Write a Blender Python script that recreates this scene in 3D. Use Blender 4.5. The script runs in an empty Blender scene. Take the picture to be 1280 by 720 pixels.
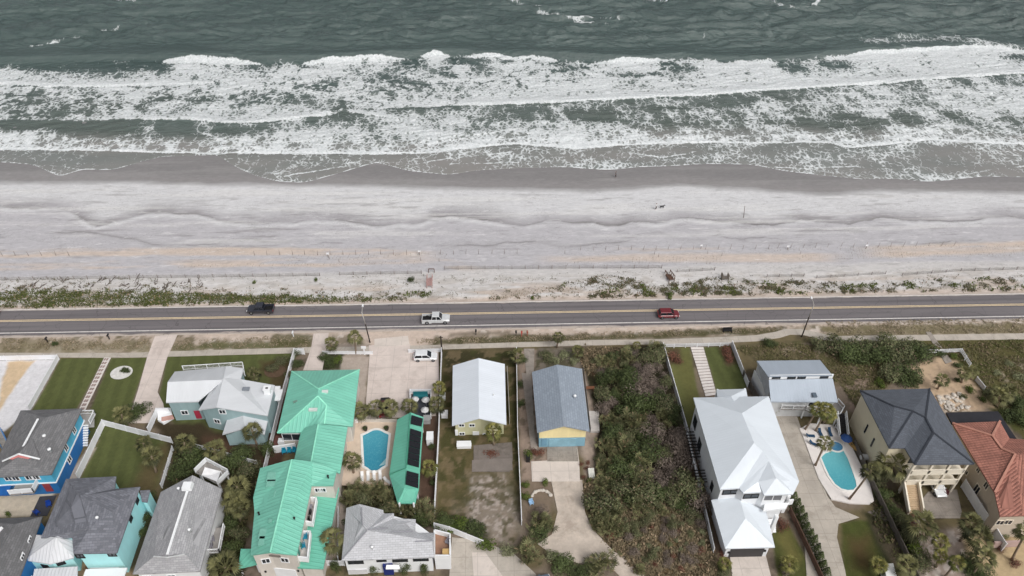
import bpy, math, random
import numpy as np
from mathutils import Vector, Matrix

random.seed(7)
rng = np.random.default_rng(7)
C = bpy.context.scene.collection
SC = bpy.context.scene
D2R = math.radians

# ------------------------------------------------------------------ camera
CAM_H = 105.0
FPX = 950.0                      # focal length in pixels of a 1280 wide frame
PITCH, YAW, ROLL = D2R(40.802), D2R(-1.883), D2R(0.255)
def _cam_axes():
    cp, sp = math.cos(PITCH), math.sin(PITCH)
    M = Matrix.Rotation(YAW, 3, 'Z')
    F = M @ Vector((0, cp, -sp)); R = M @ Vector((1, 0, 0)); U = M @ Vector((0, sp, cp))
    cr, sr = math.cos(ROLL), math.sin(ROLL)
    return F, R * cr + U * sr, U * cr - R * sr
CF, CR, CU = _cam_axes()
CO = Vector((0, 0, CAM_H))
cam_data = bpy.data.cameras.new('camera')
cam_data.sensor_width = 36.0
cam_data.lens = 36.0 * FPX / 1280.0
cam_data.clip_start = 1.0
cam_data.clip_end = 6000.0
cam = bpy.data.objects.new('camera', cam_data)
C.objects.link(cam)
cam.matrix_world = Matrix((
    (CR.x, CU.x, -CF.x, CO.x), (CR.y, CU.y, -CF.y, CO.y), (CR.z, CU.z, -CF.z, CO.z), (0, 0, 0, 1)))
SC.camera = cam

# ------------------------------------------------------------------ sky, sun, exposure (overcast)
SUN_EL, SUN_AZ = D2R(48), D2R(145)
world = bpy.data.worlds.new('World'); SC.world = world; world.use_nodes = True
wt = world.node_tree; wt.nodes.clear()
wo = wt.nodes.new('ShaderNodeOutputWorld'); wb = wt.nodes.new('ShaderNodeBackground')
sky = wt.nodes.new('ShaderNodeTexSky'); sky.sky_type = 'NISHITA'; sky.sun_disc = False
sky.sun_elevation = SUN_EL; sky.sun_rotation = SUN_AZ
sky.air_density = 1.0; sky.dust_density = 6.0; sky.ozone_density = 1.0
hs = wt.nodes.new('ShaderNodeHueSaturation'); hs.inputs['Saturation'].default_value = 0.22
wt.links.new(sky.outputs[0], hs.inputs['Color']); wt.links.new(hs.outputs[0], wb.inputs[0])
wb.inputs[1].default_value = 0.11
wt.links.new(wb.outputs[0], wo.inputs[0])
sl = bpy.data.lights.new('sun', 'SUN'); sl.energy = 1.4; sl.angle = D2R(30); sl.color = (1.0, 0.97, 0.93)
so = bpy.data.objects.new('sun', sl); C.objects.link(so)
# the sun stands at SUN_AZ (clockwise from +Y) and SUN_EL
sd = Vector((math.sin(SUN_AZ) * math.cos(SUN_EL), math.cos(SUN_AZ) * math.cos(SUN_EL), math.sin(SUN_EL)))
so.rotation_euler = sd.to_track_quat('Z', 'Y').to_euler()
so.location = (0, 0, 300)
SC.view_settings.view_transform = 'Standard'; SC.view_settings.look = 'None'
SC.view_settings.gamma = 1.0; SC.view_settings.exposure = 0.10
SC.view_settings.use_curve_mapping = False

# ------------------------------------------------------------------ photo survey: pixel + height -> metres
def ray(px, py):
    return CF + CR * ((px - 640.0) / FPX) - CU * ((py - 360.0) / FPX)
def P(px, py, h=0.0):
    d = ray(px, py); t = (h - CAM_H) / d.z
    p = CO + d * t
    return Vector((p.x, p.y, h))
def XY(px, py, h=0.0):
    p = P(px, py, h); return (p.x, p.y)

# ------------------------------------------------------------------ numpy noise
def _hash(ix, iy, seed):
    h = (ix.astype(np.int64) * 374761393 + iy.astype(np.int64) * 668265263 + seed * 1442695041) & 0x7fffffff
    h = ((h ^ (h >> 13)) * 1274126177) & 0x7fffffff
    h = (h ^ (h >> 16)) & 0x7fffffff
    return h / float(0x7fffffff)
def vnoise(x, y, seed=0):
    x = np.asarray(x, float); y = np.asarray(y, float)
    x, y = np.broadcast_arrays(x, y)
    ix = np.floor(x); iy = np.floor(y); fx = x - ix; fy = y - iy
    u = fx * fx * (3 - 2 * fx); v = fy * fy * (3 - 2 * fy)
    a = _hash(ix, iy, seed); b = _hash(ix + 1, iy, seed); c = _hash(ix, iy + 1, seed); d = _hash(ix + 1, iy + 1, seed)
    return (a * (1 - u) + b * u) * (1 - v) + (c * (1 - u) + d * u) * v
def fbm(x, y, seed=0, oct=4, gain=0.5):
    s = 0; a = 1.0; t = 0
    for k in range(oct):
        s = s + a * vnoise(x * 2 ** k + 17.3 * k, y * 2 ** k - 9.1 * k, seed + k); t += a; a *= gain
    return s / t
def sstep(a, b, x):
    t = np.clip((x - a) / (b - a), 0, 1); return t * t * (3 - 2 * t)

# ------------------------------------------------------------------ materials
def lin(c, k=1.0):
    out = []
    for v in c[:3]:
        v = v / 255.0
        out.append(min(0.9, k * (v / 12.92 if v <= 0.04045 else ((v + 0.055) / 1.055) ** 2.4)))
    return tuple(out)
MATS = {}
class NT:
    def __init__(self, name):
        self.m = bpy.data.materials.new(name); self.m.use_nodes = True
        self.t = self.m.node_tree; self.b = self.t.nodes['Principled BSDF']
    def n(self, kind, **kw):
        nd = self.t.nodes.new(kind)
        for k, v in kw.items():
            if k in nd.bl_rna.properties: setattr(nd, k, v)
        return nd
    def l(self, a, b): self.t.links.new(a, b)
    def val(self, sock, v): sock.default_value = v
    def math(self, op, a, b=None, clamp=False):
        nd = self.n('ShaderNodeMath', operation=op); nd.use_clamp = clamp
        for i, v in enumerate((a, b)):
            if v is None: continue
            if isinstance(v, (int, float)): nd.inputs[i].default_value = v
            else: self.l(v, nd.inputs[i])
        return nd.outputs[0]
    def mix(self, fac, a, b):
        nd = self.n('ShaderNodeMix', data_type='RGBA')
        for s, v in ((nd.inputs[0], fac), (nd.inputs[6], a), (nd.inputs[7], b)):
            if isinstance(v, (int, float)): s.default_value = v
            elif isinstance(v, tuple): s.default_value = (*v[:3], 1)
            else: self.l(v, s)
        return nd.outputs[2]
    def noise(self, co, scale, detail=4, rough=0.55, dist=0.0):
        nd = self.n('ShaderNodeTexNoise'); nd.inputs['Scale'].default_value = scale
        nd.inputs['Detail'].default_value = detail; nd.inputs['Roughness'].default_value = rough
        nd.inputs['Distortion'].default_value = dist
        if co is not None: self.l(co, nd.inputs['Vector'])
        return nd.outputs['Fac']
    def ramp(self, x, a, b, lo=0.0, hi=1.0):
        nd = self.n('ShaderNodeMapRange'); nd.interpolation_type = 'SMOOTHSTEP'
        self.l(x, nd.inputs[0])
        for i, v in ((1, a), (2, b), (3, lo), (4, hi)): nd.inputs[i].default_value = v
        return nd.outputs[0]
    def co(self, which='Object'):
        return self.n('ShaderNodeTexCoord').outputs[which]
    def bump(self, h, strength=0.3, dist=0.05):
        nd = self.n('ShaderNodeBump'); nd.inputs['Strength'].default_value = strength
        nd.inputs['Distance'].default_value = dist
        self.l(h, nd.inputs['Height']); self.l(nd.outputs[0], self.b.inputs['Normal'])
    def scale(self, co, v):
        nd = self.n('ShaderNodeMapping'); self.l(co, nd.inputs[0]); nd.inputs['Scale'].default_value = v
        return nd.outputs[0]

def M(name, col, rough=0.6, var=0.12, scale=0.8, fine=None, bump=0.0, metal=0.0, spec=0.4, stain=None, joints=None):
    """general procedural paint/wood/concrete: two octaves of tone noise and optional stains"""
    if name in MATS: return MATS[name]
    k = NT(name); c = lin(col)
    co = k.co('Object')
    a = k.noise(co, scale, 5, 0.6)
    b = k.noise(co, fine or scale * 9, 3, 0.6)
    lo = tuple(v * (1 - var) for v in c); hi = tuple(min(.95, v * (1 + var)) for v in c)
    colr = k.mix(k.ramp(a, 0.3, 0.7), lo, hi)
    colr = k.mix(k.ramp(b, 0.35, 0.75, 0.0, 0.5), colr, tuple(v * (1 - 1.4 * var) for v in c))
    if stain:
        s = k.noise(k.scale(co, (1, 1, 0.35)), stain[1], 6, 0.7, 0.6)
        colr = k.mix(k.ramp(s, stain[2], stain[2] + 0.18, 0, stain[3]), colr, lin(stain[0]))
    if joints:                                    # saw-cut slab joints, a little uneven
        br = k.n('ShaderNodeTexBrick'); k.l(co, br.inputs['Vector']); br.offset = 0.0
        for kk, vv in (('Scale', 1.0), ('Brick Width', joints), ('Row Height', joints), ('Mortar Size', .035)): br.inputs[kk].default_value = vv
        colr = k.mix(k.math('MULTIPLY', br.outputs['Fac'], .5), colr, tuple(v * .5 for v in c))
        st_ = k.noise(co, .9, 5, .7); colr = k.mix(k.ramp(st_, .60, .72, 0, .4), colr, tuple(v * .55 for v in c))
    k.l(colr, k.b.inputs['Base Color'])
    k.b.inputs['Roughness'].default_value = rough; k.b.inputs['Metallic'].default_value = metal
    k.b.inputs['Specular IOR Level'].default_value = spec
    if bump: k.bump(b, bump, 0.03)
    MATS[name] = k.m; return k.m

def metal_roof(name, col, pitch=0.4, contrast=0.14, rough=0.45, weather=0.08, ribw=0.22):
    """ribbed sheet metal: ribs run up the slope (UV v), pitch in metres along u"""
    if name in MATS: return MATS[name]
    k = NT(name); c = lin(col); uv = k.co('UV')
    sep = k.n('ShaderNodeSeparateXYZ'); k.l(uv, sep.inputs[0])
    u = k.math('FRACT', k.math('DIVIDE', sep.outputs[0], pitch))
    tri = k.math('ABSOLUTE', k.math('SUBTRACT', u, 0.5))
    rib = k.ramp(tri, 0.5 - ribw, 0.5 - ribw * 0.35)
    n1 = k.noise(k.scale(uv, (0.5, 0.12, 1)), 1.2, 5, 0.65)
    n2 = k.noise(uv, 3.0, 4, 0.6)
    base = k.mix(k.ramp(n1, 0.3, 0.75), tuple(v * (1 - weather) for v in c), tuple(min(.92, v * (1 + weather)) for v in c))
    base = k.mix(k.ramp(n2, 0.5, 0.8, 0, 0.35), base, tuple(v * (1 - 2 * weather) for v in c))
    base = k.mix(k.math('MULTIPLY', rib, contrast * 3), base, tuple(v * (1 - 2.2 * contrast) for v in c))
    k.l(base, k.b.inputs['Base Color']); k.b.inputs['Roughness'].default_value = rough
    k.b.inputs['Specular IOR Level'].default_value = 0.45
    k.bump(rib, min(0.7, contrast * 6.5), 0.04)
    MATS[name] = k.m; return k.m

def shingle_roof(name, col, var=0.22, row=0.32):
    if name in MATS: return MATS[name]
    k = NT(name); c = lin(col); uv = k.co('UV')
    br = k.n('ShaderNodeTexBrick'); k.l(uv, br.inputs['Vector'])
    br.inputs['Scale'].default_value = 1.0; br.inputs['Brick Width'].default_value = 0.75
    br.inputs['Row Height'].default_value = row; br.inputs['Mortar Size'].default_value = 0.025
    br.inputs['Color1'].default_value = (*[v * (1 - var) for v in c], 1)
    br.inputs['Color2'].default_value = (*[v * (1 + var) for v in c], 1)
    br.inputs['Mortar'].default_value = (*[v * 0.6 for v in c], 1)
    n1 = k.noise(uv, 0.35, 6, 0.65, 0.5); n2 = k.noise(uv, 9.0, 3, 0.7)
    base = k.mix(k.ramp(n1, 0.35, 0.7, 0, 0.35), br.outputs['Color'], tuple(v * 0.72 for v in c))
    base = k.mix(k.ramp(n2, 0.4, 0.75, 0, 0.4), base, tuple(min(.9, v * 1.35) for v in c))
    k.l(base, k.b.inputs['Base Color']); k.b.inputs['Roughness'].default_value = 0.9
    k.bump(k.math('ADD', br.outputs['Fac'], n2), 0.35, 0.03)
    MATS[name] = k.m; return k.m

def tile_roof(name, col):
    if name in MATS: return MATS[name]
    k = NT(name); c = lin(col); uv = k.co('UV')
    sep = k.n('ShaderNodeSeparateXYZ'); k.l(uv, sep.inputs[0])
    u = k.math('FRACT', k.math('DIVIDE', sep.outputs[0], 0.45))
    v = k.math('FRACT', k.math('DIVIDE', sep.outputs[1], 0.5))
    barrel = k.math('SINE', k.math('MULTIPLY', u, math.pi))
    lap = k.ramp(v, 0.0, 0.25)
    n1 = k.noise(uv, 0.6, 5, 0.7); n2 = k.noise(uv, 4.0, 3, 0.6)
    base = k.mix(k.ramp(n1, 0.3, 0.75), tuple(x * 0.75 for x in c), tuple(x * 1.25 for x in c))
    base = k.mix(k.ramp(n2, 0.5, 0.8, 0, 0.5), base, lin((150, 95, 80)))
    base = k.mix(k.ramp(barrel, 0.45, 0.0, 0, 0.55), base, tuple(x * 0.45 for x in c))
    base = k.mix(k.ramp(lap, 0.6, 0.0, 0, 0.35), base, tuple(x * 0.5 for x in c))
    k.l(base, k.b.inputs['Base Color']); k.b.inputs['Roughness'].default_value = 0.8
    k.bump(k.math('MULTIPLY', barrel, k.math('ADD', lap, 0.5)), 0.8, 0.06)
    MATS[name] = k.m; return k.m

def siding(name, col, row=0.2, var=0.05):
    if name in MATS: return MATS[name]
    k = NT(name); c = lin(col); co = k.co('Object')
    sep = k.n('ShaderNodeSeparateXYZ'); k.l(co, sep.inputs[0])
    f = k.math('FRACT', k.math('DIVIDE', sep.outputs[2], row))
    n1 = k.noise(k.scale(co, (1, 1, 0.25)), 0.9, 5, 0.65)
    base = k.mix(k.ramp(n1, 0.35, 0.75), tuple(v * (1 - var * 1.6) for v in c), tuple(min(.9, v * (1 + var)) for v in c))
    base = k.mix(k.ramp(f, 0.18, 0.0, 0, 0.5), base, tuple(v * 0.7 for v in c))
    k.l(base, k.b.inputs['Base Color']); k.b.inputs['Roughness'].default_value = 0.7
    k.bump(f, 0.4, 0.02)
    MATS[name] = k.m; return k.m

def foliage(name, dark, light, dry=None, dryamt=0.0):
    """leaf faces take their tone from the per-face attribute 'leaf'; each plant shifts a little as a whole"""
    if name in MATS: return MATS[name]
    k = NT(name)
    at = k.n('ShaderNodeAttribute'); at.attribute_name = 'leaf'
    oi = k.n('ShaderNodeObjectInfo')
    f = k.math('ADD', k.math('MULTIPLY', at.outputs['Fac'], 0.8), k.math('MULTIPLY', oi.outputs['Random'], 0.3), True)
    base = k.mix(f, lin(dark), lin(light))
    if dry:
        g = k.ramp(k.math('FRACT', k.math('MULTIPLY', at.outputs['Fac'], 7.31)), 1 - dryamt, min(1.0, 1 - dryamt + 0.05))
        base = k.mix(g, base, lin(dry))
    k.l(base, k.b.inputs['Base Color']); k.b.inputs['Roughness'].default_value = 0.65
    k.b.inputs['Specular IOR Level'].default_value = 0.25
    MATS[name] = k.m; return k.m

def glass(name='window_glass', col=(30, 36, 42)):
    if name in MATS: return MATS[name]
    k = NT(name); n = k.noise(k.co('Object'), 0.7, 3)
    k.l(k.mix(n, lin(col), tuple(v * 2.2 for v in lin(col))), k.b.inputs['Base Color'])
    k.b.inputs['Roughness'].default_value = 0.08; k.b.inputs['Specular IOR Level'].default_value = 0.6
    MATS[name] = k.m; return k.m

# ------------------------------------------------------------------ mesh builder
class MB:
    def __init__(self): self.v = []; self.f = []; self.uv = {}; self.mi = []; self.leaf = []; self.smooth = []
    def add(self, verts, faces, mi=0, leaf=None, smooth=False):
        o = len(self.v); self.v.extend([tuple(p) for p in verts])
        for f in faces:
            self.f.append(tuple(i + o for i in f)); self.mi.append(mi); self.smooth.append(smooth)
            self.leaf.append(random.random() if leaf is None else leaf)
        return self
    def box(self, c, s, rz=0.0, mi=0, taper=1.0):
        x, y, z = s[0] / 2, s[1] / 2, s[2] / 2; cr, sr = math.cos(rz), math.sin(rz)
        vs = []
        for dz, t in ((-z, 1.0), (z, taper)):
            for dx, dy in ((-x, -y), (x, -y), (x, y), (-x, y)):
                dx2, dy2 = dx * t, dy * t
                vs.append((c[0] + dx2 * cr - dy2 * sr, c[1] + dx2 * sr + dy2 * cr, c[2] + dz))
        return self.add(vs, [(3, 2, 1, 0), (4, 5, 6, 7), (0, 1, 5, 4), (1, 2, 6, 5), (2, 3, 7, 6), (3, 0, 4, 7)], mi)
    def bar(self, a, b, w, h=None, mi=0):
        """square bar from a to b"""
        a = Vector(a); b = Vector(b); d = (b - a)
        if d.length < 1e-6: return self
        d.normalize(); h = h or w
        up = Vector((0, 0, 1)) if abs(d.z) < 0.95 else Vector((0, 1, 0))
        s = d.cross(up).normalized() * (w / 2); t = s.cross(d).normalized() * (h / 2)
        vs = [p + q for p in (a, b) for q in (-s - t, s - t, s + t, -s + t)]
        return self.add(vs, [(3, 2, 1, 0), (4, 5, 6, 7), (0, 1, 5, 4), (1, 2, 6, 5), (2, 3, 7, 6), (3, 0, 4, 7)], mi)
    def tube(self, pts, radii, seg=8, mi=0, smooth=True):
        pts = [Vector(p) for p in pts]; vs = []; n = len(pts)
        for i, p in enumerate(pts):
            d = (pts[min(i + 1, n - 1)] - pts[max(i - 1, 0)]).normalized()
            up = Vector((0, 0, 1)) if abs(d.z) < 0.9 else Vector((0, 1, 0))
            s = d.cross(up).normalized(); t = s.cross(d).normalized()
            r = radii[i] if hasattr(radii, '__len__') else radii
            for k in range(seg):
                a = 2 * math.pi * k / seg
                vs.append(p + s * (r * math.cos(a)) + t * (r * math.sin(a)))
        fs = []
        for i in range(n - 1):
            for k in range(seg):
                k2 = (k + 1) % seg
                fs.append((i * seg + k, i * seg + k2, (i + 1) * seg + k2, (i + 1) * seg + k))
        self.add(vs, fs, mi, smooth=smooth)
        o = len(self.v) - len(vs)
        self.f.append(tuple(o + k for k in reversed(range(seg)))); self.mi.append(mi); self.leaf.append(.5); self.smooth.append(False)
        self.f.append(tuple(o + (n - 1) * seg + k for k in range(seg))); self.mi.append(mi); self.leaf.append(.5); self.smooth.append(False)
        return self
    def prism(self, poly, z0, z1, mi=0):
        """upright prism over an xy polygon (any orientation)"""
        a = sum(poly[i][0] * poly[(i + 1) % len(poly)][1] - poly[(i + 1) % len(poly)][0] * poly[i][1] for i in range(len(poly)))
        if a < 0: poly = poly[::-1]
        n = len(poly)
        vs = [(p[0], p[1], z0) for p in poly] + [(p[0], p[1], z1) for p in poly]
        fs = [tuple(range(n - 1, -1, -1)), tuple(range(n, 2 * n))] + [(i, (i + 1) % n, n + (i + 1) % n, n + i) for i in range(n)]
        return self.add(vs, fs, mi)
    def sheet(self, V, F, thick=0.2, mi=0):
        """faces over shared points, given a thickness downward; the top faces get slope UVs"""
        V = [Vector(p) for p in V]; n = len(V); o = len(self.v)
        F2 = []
        for f in F:
            nn = Vector((0, 0, 0))
            for i in range(1, len(f) - 1): nn += (V[f[i]] - V[f[0]]).cross(V[f[i + 1]] - V[f[0]])
            F2.append(tuple(f) if nn.z > 0 else tuple(reversed(f)))
        ed = {}
        for f in F2:
            for i in range(len(f)): ed[(f[i], f[(i + 1) % len(f)])] = f
        top = [(f, f) for f in F2]
        vs = V + [p - Vector((0, 0, thick)) for p in V]
        fs = list(F2) + [tuple(i + n for i in reversed(f)) for f in F2]
        for (a, b) in ed:
            if (b, a) not in ed: fs.append((a, a + n, b + n, b))
        k0 = len(self.f)
        self.add(vs, fs, mi)
        for k, f in enumerate(F2):
            nn = Vector((0, 0, 0))
            for i in range(1, len(f) - 1): nn += (V[f[i]] - V[f[0]]).cross(V[f[i + 1]] - V[f[0]])
            nn.normalize()
            h = Vector((0, 0, 1)).cross(nn)
            h = h.normalized() if h.length > 1e-3 else Vector((1, 0, 0))
            s = nn.cross(h)
            self.uv[k0 + k] = [(V[i].dot(h), V[i].dot(s)) for i in f]
        return self
    def lathe(self, c, prof, seg=12, mi=0, smooth=True):
        vs = []; fs = []
        for r, z in prof:
            for k in range(seg):
                a = 2 * math.pi * k / seg; vs.append((c[0] + r * math.cos(a), c[1] + r * math.sin(a), c[2] + z))
        for i in range(len(prof) - 1):
            for k in range(seg):
                k2 = (k + 1) % seg; fs.append((i * seg + k, i * seg + k2, (i + 1) * seg + k2, (i + 1) * seg + k))
        return self.add(vs, fs, mi, smooth=smooth)
    def mesh(self, name, mats):
        me = bpy.data.meshes.new(name)
        me.from_pydata(self.v, [], self.f)
        for m in (mats if isinstance(mats, (list, tuple)) else [mats]): me.materials.append(m)
        me.polygons.foreach_set('material_index', self.mi)
        me.polygons.foreach_set('use_smooth', self.smooth)
        if self.uv:
            ul = me.uv_layers.new(name='UVMap')
            for pi, uvs in self.uv.items():
                st = me.polygons[pi].loop_start
                for j, q in enumerate(uvs): ul.data[st + j].uv = q
        at = me.attributes.new('leaf', 'FLOAT', 'FACE'); at.data.foreach_set('value', self.leaf)
        me.update(); return me
    def build(self, name, mats, parent=None, at=None):
        """link as ONE object; vertices are in world metres and become local to the parent thing's base"""
        base = Vector(at) if at is not None else (base_of(parent) if parent else Vector((0, 0, 0)))
        if base.length > 0: self.v = [(p[0] - base.x, p[1] - base.y, p[2] - base.z) for p in self.v]
        o = bpy.data.objects.new(name, self.mesh(name, mats)); C.objects.link(o)
        if parent: o.parent = parent
        else: o.location = base
        return o
def base_of(o):
    b = Vector((0, 0, 0))
    while o is not None: b = b + Vector(o.location); o = o.parent
    return b
def tag(o, label=None, cat=None, group=None, kind=None):
    if label: o['label'] = label
    if cat: o['category'] = cat
    if group: o['group'] = group
    if kind: o['kind'] = kind
    return o
def thing(name, loc, label, cat, group=None, rz=0.0):
    o = bpy.data.objects.new(name, None); C.objects.link(o); o.location = loc; o.rotation_euler.z = rz
    o.empty_display_size = 0.5
    return tag(o, label, cat, group)
KIDS = {}
def children(o): return [c for c in bpy.data.objects if c.parent is o]
def dup(root, loc=None, rz=None, sc=None, label=None, cat=None, group=None, tree=None):
    """a copy of a thing together with its parts and sub-parts"""
    r = root.copy(); C.objects.link(r)
    if loc is not None: r.location = loc
    if rz is not None: r.rotation_euler.z = rz
    if sc is not None: r.scale = (sc, sc, sc) if isinstance(sc, (int, float)) else sc
    for ch, subs in (tree if tree is not None else [(c, children(c)) for c in children(root)]):
        c = ch.copy(); C.objects.link(c); c.parent = r
        for g in subs:
            d = g.copy(); C.objects.link(d); d.parent = c
    if label: r['label'] = label
    if cat: r['category'] = cat
    if group: r['group'] = group
    elif 'group' in r.keys(): del r['group']
    return r
def grid_mesh(name, xs, ys, Z, mat, attrs=None, cols=None, kind='structure', smooth=True):
    nx, ny = len(xs), len(ys)
    X, Y = np.meshgrid(xs, ys)
    co = np.stack([X, Y, Z], -1).reshape(-1, 3).astype(np.float32)
    i = np.arange((ny - 1) * nx).reshape(ny - 1, nx)[:, :-1].reshape(-1)
    quads = np.stack([i, i + 1, i + nx + 1, i + nx], 1).astype(np.int32)
    me = bpy.data.meshes.new(name)
    me.vertices.add(len(co)); me.vertices.foreach_set('co', co.ravel())
    me.loops.add(quads.size); me.loops.foreach_set('vertex_index', quads.ravel())
    me.polygons.add(len(quads)); me.polygons.foreach_set('loop_start', np.arange(0, quads.size, 4, dtype=np.int32))
    me.polygons.foreach_set('use_smooth', np.full(len(quads), smooth))
    me.update(calc_edges=True)
    for k, a in (attrs or {}).items():
        at = me.attributes.new(k, 'FLOAT', 'POINT'); at.data.foreach_set('value', np.ascontiguousarray(a, dtype=np.float32).ravel())
    for k, a in (cols or {}).items():
        at = me.attributes.new(k, 'FLOAT_COLOR', 'POINT')
        c4 = np.concatenate([a, np.ones(a.shape[:2] + (1,))], -1).astype(np.float32)
        at.data.foreach_set('color', c4.ravel())
    me.materials.append(mat)
    o = bpy.data.objects.new(name, me); C.objects.link(o); o['kind'] = kind
    return o
def poly_sd(X, Y, poly):
    """signed distance to a polygon, positive inside"""
    n = len(poly); d = np.full(X.shape, 1e9); ins = np.zeros(X.shape, bool)
    for i in range(n):
        ax, ay = poly[i]; bx, by = poly[(i + 1) % n]
        ex, ey = bx - ax, by - ay; L = ex * ex + ey * ey + 1e-12
        t = np.clip(((X - ax) * ex + (Y - ay) * ey) / L, 0, 1)
        d = np.minimum(d, np.hypot(X - ax - t * ex, Y - ay - t * ey))
        if abs(by - ay) > 1e-9:
            c = ((ay > Y) != (by > Y)) & (X < (bx - ax) * (Y - ay) / (by - ay) + ax)
            ins ^= c
    return np.where(ins, d, -d)
def curve_y(pts):
    """photo polyline -> world y as a function of world x"""
    w = sorted(XY(*p) for p in pts); xs = np.array([p[0] for p in w]); ys = np.array([p[1] for p in w])
    gx = np.arange(-330, 330.1, .5); gy = np.interp(gx, xs, ys); k = np.exp(-(np.arange(-10, 11) / 3.6) ** 2); k /= k.sum()
    gy = np.convolve(np.pad(gy, 10, 'edge'), k, 'valid')
    return lambda x: np.interp(x, gx, gy)
# ================================================================== SETTING
# ---- shoreline curves surveyed from the photograph, as y(x) on the ground
cA = curve_y([(-40,80),(0,79),(150,75),(205,74),(330,79),(380,78),(450,76),(520,71),(560,68),(640,71),(690,74),(740,77),(800,77),(850,71),(900,76),(960,76),(1010,74),(1060,68),(1140,64),(1200,60),(1280,62),(1320,62)])
cD = curve_y([(430,140),(560,133),(640,131),(700,129),(760,126),(870,121),(960,114),(1040,109),(1100,106),(1200,98),(1280,93),(1330,92)])
cC = curve_y([(120,148),(170,150),(240,151),(290,155),(330,154),(400,146),(430,141),(500,137)])
cC2 = curve_y([(400,136),(430,141),(470,146),(500,150)])
cB = curve_y([(-60,102),(0,106),(60,109),(120,109),(180,107),(230,106),(260,104)])
cE = curve_y([(-60,188),(0,187),(130,190),(270,193),(380,193),(470,194),(540,192),(560,189),(640,181),(720,187),(800,181),(880,179),(960,180),(1035,178),(1060,186),(1100,183),(1160,176),(1220,179),(1280,182),(1330,182)])
cE2 = curve_y([(240,163),(300,184),(330,189),(360,191)])
cF = curve_y([(-60,200),(0,203),(40,206),(75,222),(100,212),(140,213),(200,196),(272,194),(290,207),(315,219),(350,228),(380,229),(420,218),(470,203),(510,214),(560,219),(600,213),(640,211),(700,209),(760,213),(800,209),(840,208),(880,205),(940,206),(980,214),(1030,220),(1080,225),(1120,224),(1160,228),(1185,226),(1230,221),(1280,222),(1340,222)])
cG = curve_y([(-60,228),(0,229),(150,229),(300,232),(420,233),(560,236),(640,237),(740,240),(800,236),(850,232),(900,236),(960,240),(1040,244),(1100,239),(1200,240),(1280,242),(1340,242)])
cH = curve_y([(-60,258),(0,262),(60,259),(90,265),(120,279),(160,271),(200,266),(250,268),(300,276),(320,281),(370,276),(430,273),(480,281),(520,276),(560,271),(600,278),(650,285),(690,274),(760,281),(800,277),(850,273),(900,279),(950,284),(1000,275),(1060,281),(1110,273),(1200,276),(1280,273),(1340,273)])
cH2 = curve_y([(-60,300),(0,296),(100,292),(140,298),(200,305),(300,303),(420,304),(560,309),(640,308),(700,305),(760,303),(820,294),(900,300),(1010,302),(1060,300),(1280,305),(1340,305)])
ROADY = lambda x, y: y - 0.0024 * x

# ---- ocean: one displaced sheet; foam cover and water depth ride on it as attributes
xs = np.concatenate([-225 - np.cumsum(np.linspace(1, 40, 30))[::-1], np.arange(-225, 225.1, 0.5), 225 + np.cumsum(np.linspace(1, 40, 30))])
ys = np.concatenate([np.arange(156, 250, 0.33), np.arange(250, 345, 0.6), 345 + np.cumsum(np.linspace(1, 90, 34))])
X, Y = np.meshgrid(xs, ys)
wx = X + 3 * (vnoise(X / 9, Y / 9, 3) - .5); wy = Y + 1.6 * (fbm(X / 11, Y / 6, 5, 3) - .5) + 0.8 * (vnoise(X / 2.6, Y / 2.2, 8) - .5)
wy2 = Y + 0.5 * (vnoise(X / 5, Y / 5, 5) - .5)
foam = np.zeros_like(X); Z = np.zeros_like(X)
big = fbm(X / 26, Y / 12, 21, 4); med = fbm(X / 8, Y / 5, 31, 3); fin = fbm(X / 2.2, Y / 1.6, 41, 3)
px = lambda x, y=120: P(x, y).x
def front(cy, x0, x1, bright, reach, hi, lo, zh, soft=14, w=1.0):
    """a bore: white leading edge, foam trailing seaward"""
    global foam, Z
    m = sstep(x0 - soft, x0 + soft, X) * (1 - sstep(x1 - soft, x1 + soft, X))
    d = wy2 + 0.9 * (med - .5) - cy(X)
    wv = w * (0.55 + 0.9 * vnoise(X / 14, X * 0, 77))
    edge = sstep(-0.15, 0.25, d) * (1 - sstep(wv, wv * 2.2, d))
    dd = wy - cy(X)
    trail = sstep(0, 0.5, dd) * (hi + (lo - hi) * np.clip(dd / reach, 0, 1)) * (1 - sstep(reach, reach * 1.35, dd))
    f = np.maximum(edge * bright, trail) * m
    foam = np.maximum(foam, f)
    Z = Z + m * zh * np.exp(-((d - 0.9) / np.where(d < 0.9, 0.8, 3.2)) ** 2)
strk = fbm(X / 3.2 + .35 * Y / 5, Y / 7.5, 36, 4); vein = np.abs(fbm(X / 7, Y / 6, 37, 4) - .5) * 2
# main surf zone between the outer breaker line and the inner bores
yA = cA(X)
inner = np.where(X < px(420, 145), np.where(X < px(150, 150), curve_y([(-60,150),(0,150),(100,151),(180,148),(240,150)])(X), cC(X)), cD(X))
zone = sstep(-0.8, 0.8, wy - inner) * (1 - sstep(-2.5, 0.3, wy - yA + 1.0 * (med - .5)))
t = np.clip((wy - inner) / np.maximum(yA - inner, 4), 0, 1)
dens = 0.58 + 0.55 * (big - .5) + 0.45 * (med - .5) + .55 * (strk - .5) - .30 * (vein < .06)
dens += 0.16 * sstep(.25, 0, t) * sstep(px(420), px(560), X)
dens -= 0.30 * sstep(.55, .9, t) * sstep(.45, .6, fbm(X / 34, Y / 9, 61, 3)) * (1 - sstep(px(980), px(1060), X))
dens += 0.20 * sstep(px(700), px(900), X) * sstep(.2, .5, t) * sstep(.45, .6, big)
dens -= 0.10 * (1 - sstep(px(0), px(240), X)) * sstep(.5, .1, t)
foam = np.maximum(foam, zone * np.clip(dens, .05, 1))
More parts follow.
